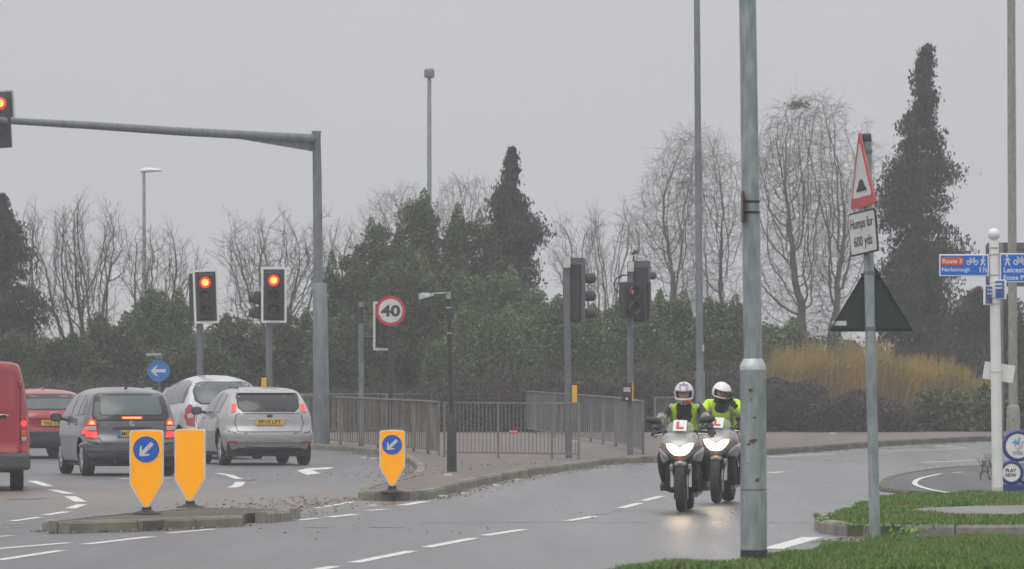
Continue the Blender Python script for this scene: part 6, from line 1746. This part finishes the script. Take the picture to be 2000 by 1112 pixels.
def leaf_quads(pts, rs, size, up=.0, aspect=.6, hang=0.0):
    n = len(pts)
    a = rs.normal(size=(n, 3)); a[:, 2] -= hang * 2.0; a /= np.linalg.norm(a, axis=1)[:, None]
    b = rs.normal(size=(n, 3)); b -= (b * a).sum(1)[:, None] * a; b /= np.linalg.norm(b, axis=1)[:, None]
    s = (size * rs.uniform(.55, 1.3, n))[:, None]
    A = a * s; B = b * s * aspect
    V = np.stack([pts - A, pts + B - A * .1, pts + A, pts - B - A * .1], 1).reshape(-1, 3)
    return V
def shrub(name, label, px, ytop, hwpx, Y, n, size, m, seed, ybot=None, depth=None, lobes=16, group=None, twigs=0, z0=None, twig_m=None, cat='shrub', flat=.9):
    rs = np.random.RandomState(seed); s = S(Y)
    gz = g(Y) + .05; zt = P(0, ytop, Y).z; cx = P(px, 0, Y).x; hw = hwpx * s
    H_ = zt - gz; dp = depth or min(hw, 2.5)
    t = thing(name, label, cat, (cx, Y, gz), group=group)
    # lobes fill a dome
    C = []
    for i in range(lobes):
        u = rs.uniform(-1, 1) * .82; 
        zmax = math.sqrt(max(0.05, 1 - (abs(u) ** 3.6))) ; w_ = rs.uniform(.05, 1) ** .6 * zmax
        lr = rs.uniform(.12, .24) * min(H_, hw * 1.4) * (1.25 - .5 * w_)
        C.append((u * hw, rs.uniform(-.8, .6) * dp, max(lr * .5, w_ * H_ - lr * .8), lr))
    C = np.array(C); k = rs.randint(0, lobes, n)
    wts = C[:, 3] ** 2; k = rs.choice(lobes, n, p=wts / wts.sum())
    d = rs.normal(size=(n, 3)); d /= np.linalg.norm(d, axis=1)[:, None]
    rr = C[k, 3] * (1 - np.abs(rs.normal(0, .30, n))) * (1 + .32 * rs.uniform(-1, 1, n))
    rr = rr + (rs.uniform(size=n) < .06) * rs.uniform(0, .35, n)
    pts = C[k, :3] + d * rr[:, None] * np.array([1.15, 1.0, flat])
    # fill the lower body
    nl = n // 2
    lx = rs.uniform(-.95, .95, nl); low = np.stack([lx * hw, rs.uniform(-.9, -.1, nl) * dp, rs.uniform(0, 1, nl) ** .8 * .93 * H_ * np.sqrt(1 - np.abs(lx) ** 3.6) * (1 - .12 * np.sin(lx * 9 + seed))], 1)
    pts = np.concatenate([pts, low]); pts = pts[pts[:, 2] > 0.02]
    V = leaf_quads(pts, rs, size)
    npmesh('foliage', V, np.arange(len(V)).reshape(-1, 4), m, t)
    ribbons(t, 'stems', rs, [(C[i % lobes, 0] * .5 + rs.normal(0, .15), C[i % lobes, 1] * .5, 0, C[i % lobes, 0] + rs.normal(0, C[i % lobes, 3] * .8), C[i % lobes, 1], C[i % lobes, 2] + C[i % lobes, 3] * rs.uniform(.6, 1.35)) for i in range(max(30, twigs))], .012, twig_m or M['bark'])
    return t
def ribbons(t, name, rs, lines, w_, m, segs=4, wob=.12):
    """thin crossed stems from (x0,y0,z0) to (x1,y1,z1)"""
    V = []; Q = []; o = 0
    for (x0, y0, z0, x1, y1, z1) in lines:
        a = np.array([x0, y0, z0]); b = np.array([x1, y1, z1]); L1 = np.linalg.norm(b - a)
        off = rs.normal(0, wob, 3) * L1
        for k in range(segs + 1):
            u = k / segs; p = a + (b - a) * u + off * math.sin(PI * u) * .6
            ww = w_ * (1 - .75 * u)
            V += [p + np.array([-ww, 0, 0]), p + np.array([ww * .5, ww, 0]), p + np.array([ww * .5, -ww, 0])]
        for k in range(segs):
            for j in range(3): Q.append((o + k * 3 + j, o + k * 3 + (j + 1) % 3, o + (k + 1) * 3 + (j + 1) % 3, o + (k + 1) * 3 + j))
        o += (segs + 1) * 3
    return npmesh(name, np.array(V), np.array(Q), m, t)

def conifer(label, prof, Y, n, size, m, seed, group='conifers behind the hedge', dropped=.28, gaps=.35, name='conifer_tree'):
    """prof: rows (y px, left px, right px) from the tip down; foliage hangs in sprays along drooping boughs"""
    rs = np.random.RandomState(seed); s = S(Y); gz = g(Y)
    rows = [((HZ - y) * s + CH - gz, (l - 1000) * s, (r - 1000) * s) for y, l, r in prof]
    rows = rows[::-1]; zs = [r[0] for r in rows]
    base_x = (rows[0][1] + rows[0][2]) / 2
    t = thing(name, label, 'tree', (base_x, Y, gz), group=group)
    top = zs[-1]
    nb = int(130 + top * 46); P_ = []; lines = []
    tot = 0
    for i in range(nb):
        z = top * (1 - rs.uniform(0, 1) ** 1.0 * .985); a = rs.uniform(0, 2 * PI)
        l = np.interp(z, zs, [r[1] for r in rows]); r_ = np.interp(z, zs, [r[2] for r in rows]); cx = (l + r_) / 2; hw = (r_ - l) / 2
        ln = hw * rs.uniform(.62, 1.12) * (1.02 + .62 * noise.noise(Vector((z * 1.15, (1 if math.cos(a) > 0 else -1) * 3.1, seed)))) * (1.0 - gaps * (noise.noise(Vector((math.cos(a) * 1.5, math.sin(a) * 1.5, z * .9 + seed))) > .15))
        ex = cx + math.cos(a) * ln; ey = math.sin(a) * ln; drop = dropped * (.3 + ln)
        trunk_x = np.interp(z, zs, [(q[1] + q[2]) / 2 for q in rows])
        lines.append((trunk_x - base_x, 0, z + drop * .3, ex - base_x, ey, z - drop * .6))
        m_ = int(n / nb * (.25 + 1.5 * ln / max(.3, max(q[2] - q[1] for q in rows) / 2)))
        u = rs.uniform(.15, 1, m_) ** .7
        bx = trunk_x + (ex - trunk_x) * u; by = ey * u; bz = z + drop * (.3 - .9 * u ** 2)
        sp = .05 + .10 * ln * u
        P_.append(np.stack([bx - base_x + rs.normal(0, 1, m_) * sp, by + rs.normal(0, 1, m_) * sp, bz - np.abs(rs.normal(0, .26, m_)) * (.4 + ln * .35)], 1))
    pts = np.concatenate(P_); pts = pts[pts[:, 2] > .03]
    V = leaf_quads(pts, rs, size, aspect=.38, hang=1.0)
    npmesh('crown', V, np.arange(len(V)).reshape(-1, 4), m, t)
    mb = MB(); xs_ = [np.interp(z, zs, [(q[1] + q[2]) / 2 for q in rows]) - base_x for z in (0, top * .33, top * .66, top * .98)]
    mb.tube([(xs_[0], 0, 0), (xs_[1], 0, top * .33), (xs_[2], 0, top * .66), (xs_[3], 0, top * .98)], [.20, .15, .09, .015], 8); mb.build('trunk', M['bark'], t)
    ribbons(t, 'bough', rs, lines[:int(nb * .6)], .02, M['bark'], wob=.05)
    return t

def bare_tree(label, px, ytop, hwpx, Y, seed, ybot=620, m='bark', trunk=.11, n_att=900, twig=.5, droop=0.0, up=.15, group='bare winter trees', r_tip=.006, vase=False, stems=1, ntw=3, top_pow=2.0, step=.16, lean=0.0):
    """limbs grow toward points spread through the crown; radii add up from twig to trunk"""
    from mathutils.kdtree import KDTree
    rnd = random.Random(seed); s = S(Y); gz = g(Y)
    zt = P(0, ytop, Y).z - gz; zb = P(0, ybot, Y).z - gz; hw = hwpx * s; dpt = min(hw, 1.7); n_att = int(n_att * 2.6)
    zt -= twig * .55; hwi = max(.2, hw - twig * .5)
    att = []
    while len(att) < n_att:
        u, v, w_ = rnd.uniform(-1.15, 1.15), rnd.uniform(-1, 1), rnd.uniform(0, 1)
        if vase: lim = (.30 + .70 * min(1, w_ * 1.6)) * (1 - max(0, w_ - .55) ** 2 * 3.0)
        else: lim = math.sqrt(max(0, 1 - abs(2 * (w_ ** .9) - 1) ** top_pow))
        if vase and w_ > .72 + .5 * noise.noise(Vector((u * 3.5 + seed * 3.7, v, 0))): continue
        lim *= 1.02 + .42 * noise.noise(Vector((math.copysign(1.7, u) + seed, v * .6, w_ * 2.6)))
        if u * u + v * v > lim * lim: continue
        if noise.noise(Vector((u * 2.2 + seed, v * 2.2, w_ * 3.0))) < -.18: continue
        att.append(Vector((u * hwi, v * dpt, zb + w_ * (zt - zb))))
    pos = []; par = []
    for k in range(stems):
        x0 = rnd.gauss(0, .12) * (stems > 1); y0 = rnd.gauss(0, .1) * (stems > 1); base = Vector((x0, y0, 0)); prev = -1
        a = rnd.uniform(-1, 1) * (stems > 1) * .45 + lean
        n0 = int((zb + (zt - zb) * .12) / step) + 1
        for i in range(n0):
            pos.append(base + Vector((a * i * step * .5 + .03 * math.sin(i * .9 + k), 0, i * step))); par.append(prev); prev = len(pos) - 1
    for it in range(90):
        kd = KDTree(len(pos))
        for i, p in enumerate(pos): kd.insert(p, i)
        kd.balance(); grow = {}; keep = []
        for a in att:
            co, i, d = kd.find(a)
            if d < step * 1.3: continue
            keep.append(a)
            if d < 1.6 or it < 3: grow.setdefault(i, Vector()); grow[i] += (a - co).normalized()
        att = keep
        if not grow or not att: break
        add = 0
        for i, dv in grow.items():
            if dv.length < .05: continue
            dv = dv.normalized() + Vector((rnd.gauss(0, .13), rnd.gauss(0, .13), rnd.gauss(0, .10) + up)); dv.normalize()
            q = pos[i] + dv * step
            if kd.find(q)[2] < step * .45: continue
            pos.append(q); par.append(i); add += 1
        if not add: break
    n = len(pos); kids = [[] for _ in range(n)]
    for i, p in enumerate(par):
        if p >= 0: kids[p].append(i)
    load = [0.0] * n
    for i in range(n - 1, -1, -1): load[i] = sum(load[k] for k in kids[i]) or 1.0
    mx_ = max(load[i] for i in range(n) if par[i] < 0); rad = [max(r_tip, trunk * (l_ / mx_) ** .50) for l_ in load]
    chains = []
    stack = [i for i in range(n) if par[i] < 0]
    while stack:
        i = stack.pop(); ch = [par[i], i] if par[i] >= 0 else [i]
        while kids[i]:
            ks = sorted(kids[i], key=lambda k: -load[k]); stack += ks[1:]; i = ks[0]; ch.append(i)
        chains.append(([pos[k] for k in ch], [min(rad[k], rad[ch[min(1, len(ch) - 1)]]) for k in ch], load[ch[min(1, len(ch) - 1)]]))
    tw = []
    for i in range(n):
        if load[i] <= 9 and pos[i].z > zb * .6:
            for _ in range(ntw if not kids[i] else (1 if rnd.random() < .55 else 0)):
                p = pos[i].copy(); dd = (pos[i] - pos[par[i]]).normalized() if par[i] >= 0 else Vector((0, 0, 1))
                dd = (dd + Vector((rnd.gauss(0, .55), rnd.gauss(0, .55), rnd.gauss(0, .4) + up))).normalized(); L1 = twig * rnd.uniform(.4, 1.15); pts = [p.copy()]; 
                for k in range(4):
                    dd = (dd + Vector((rnd.gauss(0, .15), rnd.gauss(0, .15), rnd.gauss(0, .1) - droop * .45 + up * .2))).normalized(); p = p + dd * L1 / 4; pts.append(p.copy())
                tw.append((pts, [r_tip * f for f in (.75, .65, .55, .45, .35)], 0))
                for k in (1, 2, 3):
                    if rnd.random() < .6:
                        q = pts[k]; d2 = ((pts[k] - pts[k - 1]).normalized() + Vector((rnd.gauss(0, .6), rnd.gauss(0, .6), rnd.gauss(0, .4) - droop * .4 + up * .5))).normalized() * L1 * rnd.uniform(.25, .6)
                        tw.append(([q, q + d2 * .5, q + d2 + Vector((0, 0, -droop * .1 * L1))], [r_tip * .5, r_tip * .42, r_tip * .32], 0))
    t = thing('bare_tree', label, 'tree', (P(px, 0, Y).x, Y, gz), group=group)
    def mesh_of(lst, name):
        V = []; Q = []; o = 0; up_ = Vector((1, .2, .1))
        for pts, rd, _ in lst:
            if len(pts) < 2: continue
            nn = 6 if rd[0] > .03 else 3
            for i, p in enumerate(pts):
                dd = (pts[min(i + 1, len(pts) - 1)] - pts[max(0, i - 1)]).normalized(); a = dd.cross(up_).normalized(); b_ = dd.cross(a)
                for k in range(nn):
                    th = 2 * PI * k / nn; V.append(p + (a * math.cos(th) + b_ * math.sin(th)) * rd[i])
            for i in range(len(pts) - 1):
                for k in range(nn): Q.append((o + i * nn + k, o + i * nn + (k + 1) % nn, o + (i + 1) * nn + (k + 1) % nn, o + (i + 1) * nn + k))
            o += len(pts) * nn
        return npmesh(name, np.array([tuple(v) for v in V]), np.array(Q), M[m], t, smooth=True)
    big = [c for c in chains if c[2] > mx_ * .25]; small = [c for c in chains if c[2] <= mx_ * .25]
    mesh_of(big, 'trunk'); mesh_of(small + tw, 'crown')
    return t
SEE = []
G_E = 'evergreen bushes of the hedge bank'
def sh(label, *a, **k):
    k.setdefault('group', G_E); return shrub('evergreen_shrub', label, *a, **k)
# conifers
conifer('tall ragged dark conifer with a drooping tip, at the right beyond the road signs', [(84, 1803, 1820), (100, 1794, 1822), (140, 1788, 1822), (160, 1776, 1826), (185, 1770, 1842), (215, 1758, 1834), (235, 1744, 1838), (262, 1758, 1852), (290, 1732, 1862), (335, 1714, 1856), (350, 1722, 1856), (400, 1700, 1872), (440, 1706, 1880), (480, 1694, 1888), (500, 1694, 1888), (600, 1690, 1906), (700, 1670, 1935), (846, 1670, 1950)], 186, 62000, .075, M['leaf_dark'], 21, gaps=.45)
conifer('ragged dark conifer above the middle of the hedge, right of the square lamp', [(287, 997, 1004), (300, 990, 1010), (340, 980, 1018), (355, 976, 1016), (370, 952, 1030), (400, 950, 1036), (415, 932, 1058), (440, 940, 1062), (470, 950, 1048), (500, 946, 1046), (540, 930, 1052), (560, 915, 1062), (700, 900, 1080), (846, 900, 1080)], 178, 42000, .07, M['leaf_dark'], 22, gaps=.4)
conifer('dark conifer cut by the left edge of the picture', [(378, 0, 8), (400, -12, 22), (440, -30, 46), (500, -45, 60), (560, -60, 84), (620, -70, 104), (700, -90, 118), (846, -90, 122)], 172, 30000, .07, M['leaf_brown'], 23)
conifer('brown dense conifer mass behind the white fingerpost', [(560, 1885, 1960), (600, 1850, 2020), (660, 1800, 2060), (846, 1780, 2080)], 180, 26000, .08, M['leaf_brown'], 24, gaps=.1)
# green bank, back row to front row
rowsG = [
 ('tall ivy covered bush with spiky top around the mast with the square lamp', 842, 388, 88, 172, 13000, .085, 'leaf_green', 31),
 ('dark green bush left of the square lamp mast', 745, 440, 72, 170, 9000, .085, 'leaf_green', 32),
 ('green bush behind the overhead signal mast', 672, 500, 60, 168, 7000, .085, 'leaf_green', 33),
 ('green bush between the square lamp and the middle conifer', 920, 425, 60, 174, 7000, .085, 'leaf_green', 34),
 ('broad pale green bush below the middle conifer', 985, 530, 90, 168, 9500, .085, 'leaf_light', 35),
 ('broad pale green bush behind the forty sign and short lamp', 820, 500, 110, 164, 12000, .085, 'leaf_green', 36),
 ('low pale green bush behind the yellow box signal', 1100, 585, 90, 164, 9000, .085, 'leaf_light', 37),
 ('green bush behind the red man signal', 1230, 590, 80, 166, 7500, .085, 'leaf_light', 38),
 ('green bush left of the thin lamp column', 1310, 572, 62, 170, 6500, .085, 'leaf_light', 39),
 ('green bush between the two tall lamp columns', 1415, 585, 70, 168, 7000, .085, 'leaf_light', 40),
 ('low green bush right of the thick lamp column', 1535, 628, 75, 168, 6500, .085, 'leaf_light', 41),
 ('low green bush below the birch tree', 1630, 650, 60, 170, 4500, .085, 'leaf_green', 42),
 ('green bush between the two red signals over the cars', 450, 622, 80, 166, 7500, .085, 'leaf_green', 43),
 ('green bush behind the right hand red signal', 565, 600, 62, 168, 6500, .085, 'leaf_green', 44),
 ('green bush under the slim white lamp', 320, 566, 70, 170, 8500, .085, 'leaf_light', 45),
 ('green bush left of the slim white lamp', 225, 615, 70, 168, 7000, .085, 'leaf_green', 46),
 ('dark bush behind the red hatchback', 130, 655, 75, 166, 7000, .085, 'leaf_green', 47),
 ('dark bush above the red van', 20, 650, 90, 166, 6500, .085, 'leaf_green', 48),
 ('low green bush behind the blue arrow sign', 375, 665, 90, 162, 8000, .08, 'leaf_green', 49),
 ('low green bush right of the overhead mast', 690, 610, 80, 162, 8000, .085, 'leaf_green', 50),
 ('green bush in the middle of the bank behind the guard rails', 940, 600, 110, 163, 10000, .085, 'leaf_light', 51)]
for lb, px, yt, hw, Y, n, sz, mm_, sd_ in rowsG: sh(lb, px, yt, hw * 1.14, Y, int(n * 3.4), sz * .56, M[mm_], sd_, twigs=90, lobes=60)
# bramble and orange stems along the foot of the bank
def bramble(label, px, ytop, hwpx, Y, n, seed, m='bramble', lm='bramble_leaf', nl=5000, leafsize=.05, arch=.5, wd=.007, name='bramble_thicket', group='brown thickets at the foot of the bank', up=0):
    rs = np.random.RandomState(seed); s = S(Y); hw = hwpx * s; H_ = P(0, ytop, Y).z - g(Y) - .1
    t = thing(name, label, 'shrub', (P(px, 0, Y).x, Y, g(Y) + .08), group=group)
    L_ = []
    for i in range(n):
        x = rs.uniform(-1, 1) * hw * .95; y = rs.uniform(-1.2, 1.2)
        hh = H_ * (1 + .30 * noise.noise(Vector((x * 1.1 + seed * 7.3, 0, 0))) + .15 * noise.noise(Vector((x * 3.7, seed, 0)))) * max(.25, 1 - (abs(x) / hw) ** 6) ** .5 * rs.uniform(.45, 1.05)
        if up: L_.append((x, y, hh * rs.uniform(.0, .5), x + rs.normal(0, .16) + .10, y + rs.normal(0, .2), hh))
        else: L_.append((x, y, hh * rs.uniform(0, .7), x + rs.normal(0, arch), y + rs.normal(0, arch) - .15, hh * rs.uniform(.6, 1.0)))
    ribbons(t, 'stems', rs, L_, wd, M[m], wob=.10 if not up else .04)
    xx = rs.uniform(-1, 1, nl) * hw; zz = rs.uniform(0, .93, nl) * H_ * .88 * np.sqrt(np.maximum(.05, 1 - (np.abs(xx) / hw) ** 6)) * (1 + .3 * np.array([noise.noise(Vector((q * 1.1 + seed * 7.3, 0, 0))) for q in xx])); pts = np.stack([xx, rs.uniform(-1.1, 1.1, nl) - (.3 if not up else 0), zz], 1)
    V = leaf_quads(pts, rs, leafsize); npmesh('foliage', V, np.arange(len(V)).reshape(-1, 4), M[lm], t)
    return t
for lb, px, yt, hw, Y, sd_ in (('brown thicket behind the brown guard rail, left part', 640, 745, 95, 161.5, 61), ('brown thicket behind the forty sign pole', 800, 735, 90, 161.5, 62), ('brown thicket behind the thin guard rail', 950, 712, 95, 161.5, 63),
                               ('brown thicket behind the yellow button box', 1110, 705, 95, 161.5, 64), ('brown thicket behind the slanting guard rail', 1260, 705, 90, 161.5, 65), ('dark brown thicket behind the two motorcyclists', 1400, 700, 95, 161.5, 66),
                               ('grey brown thicket right of the thick lamp column', 1530, 716, 95, 162, 67), ('grey brown thicket below the orange stems', 1670, 756, 105, 161.5, 68), ('low brown thicket between the orange stems and the juniper', 1775, 786, 60, 163, 72),
                               ('brown thicket behind the pale silver car', 470, 745, 100, 160.5, 69),
                               ('brown thicket behind the dark grey car', 280, 735, 110, 160.5, 70), ('brown thicket behind the red hatchback and van', 70, 725, 130, 160.5, 71)):
    bramble(lb, px, yt, hw, Y, 2600, sd_, nl=9000)
M['orange_leaf'] = foliage_mat('orange_twig_tips', (.30, .24, .07), (.09, .115, .05))
for lb, px, yt, hw, sd_ in (('left part of the orange brown stems above the thicket', 1560, 672, 85, 81), ('tallest orange brown stems, behind the humps sign post', 1690, 666, 95, 82), ('right part of the orange brown stems, sloping down to the fingerpost', 1812, 700, 85, 83), ('last low orange brown stems beside the fingerpost', 1892, 742, 46, 84)):
    bramble(lb, px, yt, hw, 166, 3600, sd_, m='orange', lm='orange_leaf', nl=4500, leafsize=.04, wd=.010, name='dogwood_shrub', group='orange stemmed shrubs', up=1)
sh('low spreading dark green juniper in front of the orange stems', 1850, 762, 92, 162.5, 9000, .07, M['leaf_green'], 85, twigs=20, lobes=26, flat=.55, depth=1.6)
sh('low dark juniper at the right behind the fingerpost', 1960, 745, 70, 163, 6000, .07, M['leaf_green'], 86, twigs=20, lobes=18, flat=.6, depth=1.5)
# bare trees
bare_tree('bare many stemmed tree left of the slim white lamp', 160, 368, 134, 176, 1, ybot=730, vase=True, stems=7, m='bark', trunk=.07, n_att=2200, up=.32, twig=.6)
bare_tree('bare tree whose twigs surround the slim white lamp', 305, 410, 96, 180, 2, ybot=700, vase=True, stems=4, m='bark_green', trunk=.07, n_att=1000, up=.30, twig=.5)
bare_tree('thin bare tree at the far left beside the conifer', 62, 378, 50, 182, 3, ybot=620, vase=True, m='bark', trunk=.06, n_att=380, up=.35, twig=.5)
bare_tree('bare fan shaped tree behind the two red signals', 515, 384, 132, 176, 4, ybot=690, vase=True, stems=4, m='bark', trunk=.07, n_att=2000, up=.26, twig=.5)
bare_tree('bare tree standing behind the overhead mast', 660, 376, 80, 178, 5, ybot=680, vase=True, stems=2, m='bark_green', trunk=.08, n_att=520, up=.3, twig=.5)
bare_tree('fine bare tree left of the square lamp mast', 785, 345, 92, 184, 6, ybot=520, m='bark_birch', trunk=.07, n_att=1200, up=.2, twig=.5, r_tip=.0045)
bare_tree('fine bare tree right of the square lamp mast', 905, 335, 80, 186, 7, ybot=500, m='bark_birch', trunk=.07, n_att=1100, up=.2, twig=.5, r_tip=.0045)
bare_tree('rounded bare tree right of the middle conifer', 1160, 357, 130, 186, 8, ybot=660, vase=True, stems=7, m='bark_birch', trunk=.05, n_att=2400, up=.26, twig=.45, r_tip=.0050)
bare_tree('bare birch with drooping twigs left of the thick lamp column', 1356, 228, 128, 188, 9, ybot=650, m='bark_birch', trunk=.10, n_att=3000, up=.03, twig=.7, droop=.28, stems=2, r_tip=.0055, top_pow=3.2)
bare_tree('largest bare birch with spreading limbs left of the humps sign', 1588, 160, 156, 184, 12, ybot=660, m='bark_birch', trunk=.14, n_att=4800, up=.03, twig=.7, droop=.28, stems=2, r_tip=.0055, top_pow=3.2)
for o in [o for o in COL.objects if o.name.startswith('bare_tree') and o.get('label') == 'largest bare birch with spreading limbs left of the humps sign']:
    rs = np.random.RandomState(5); pts = rs.normal(0, 1, (160, 3)) * np.array([.16, .12, .07]); s = S(184)
    V = leaf_quads(pts, rs, .09, aspect=.2); nst = npmesh('bird_nest', V, np.arange(len(V)).reshape(-1, 4), M['bark']); nst.location = P(1556, 205, 184)
    tag(nst, 'dark twiggy bird nest high in the largest birch', 'nest')
bare_tree('small bare twiggy shrub at the foot of the fingerpost', 1932, 872, 26, 96, 14, ybot=935, vase=True, stems=6, m='bark', trunk=.012, r_tip=.003, n_att=260, step=.05, twig=.14, up=.1, group='small shrub')
for o in COL.objects:
    if o.get('label', '').startswith('small bare twiggy'): o.name = 'twiggy_shrub'; o['category'] = 'shrub'; del o['group']

# a little weed by the verge kerb
rs = np.random.RandomState(2); q = gp(1768, 1050, .06); pts = rs.normal(0, 1, (60, 3)) * np.array([.07, .05, .03]) + np.array([0, 0, .05])
V = leaf_quads(pts, rs, .035); wd_ = npmesh('weed', V, np.arange(len(V)).reshape(-1, 4), mat('weed_leaves', (.12, .20, .03), (.16, .25, .05), island=.3)); wd_.location = q
tag(wd_, 'bright green weed growing by the verge kerb', 'weed')

# ================================================================== HAZE
hz_ = MB().box((0, 280, 14.0), (860, 700, 32.5)).build('haze', None) if False else None
bm = bmesh.new(); bmesh.ops.create_cube(bm, size=1.0)
for v in bm.verts: v.co = Vector((v.co.x * 900, v.co.y * 760 + 290, (v.co.z + .5) * 22.5 - 1.2))
me = bpy.data.meshes.new('haze'); bm.to_mesh(me); bm.free()
hm_ = bpy.data.materials.new('haze_air'); hm_.use_nodes = True; n = hm_.node_tree.nodes; n.clear()
om = n.new('ShaderNodeOutputMaterial'); pv = n.new('ShaderNodeVolumePrincipled'); pv.inputs['Color'].default_value = (.93, .94, .97, 1); pv.inputs['Density'].default_value = .0009; pv.inputs['Anisotropy'].default_value = 0.3
hm_.node_tree.links.new(pv.outputs[0], om.inputs['Volume'])
me.materials.append(hm_); ho = bpy.data.objects.new('haze', me); COL.objects.link(ho); ho['kind'] = 'stuff'
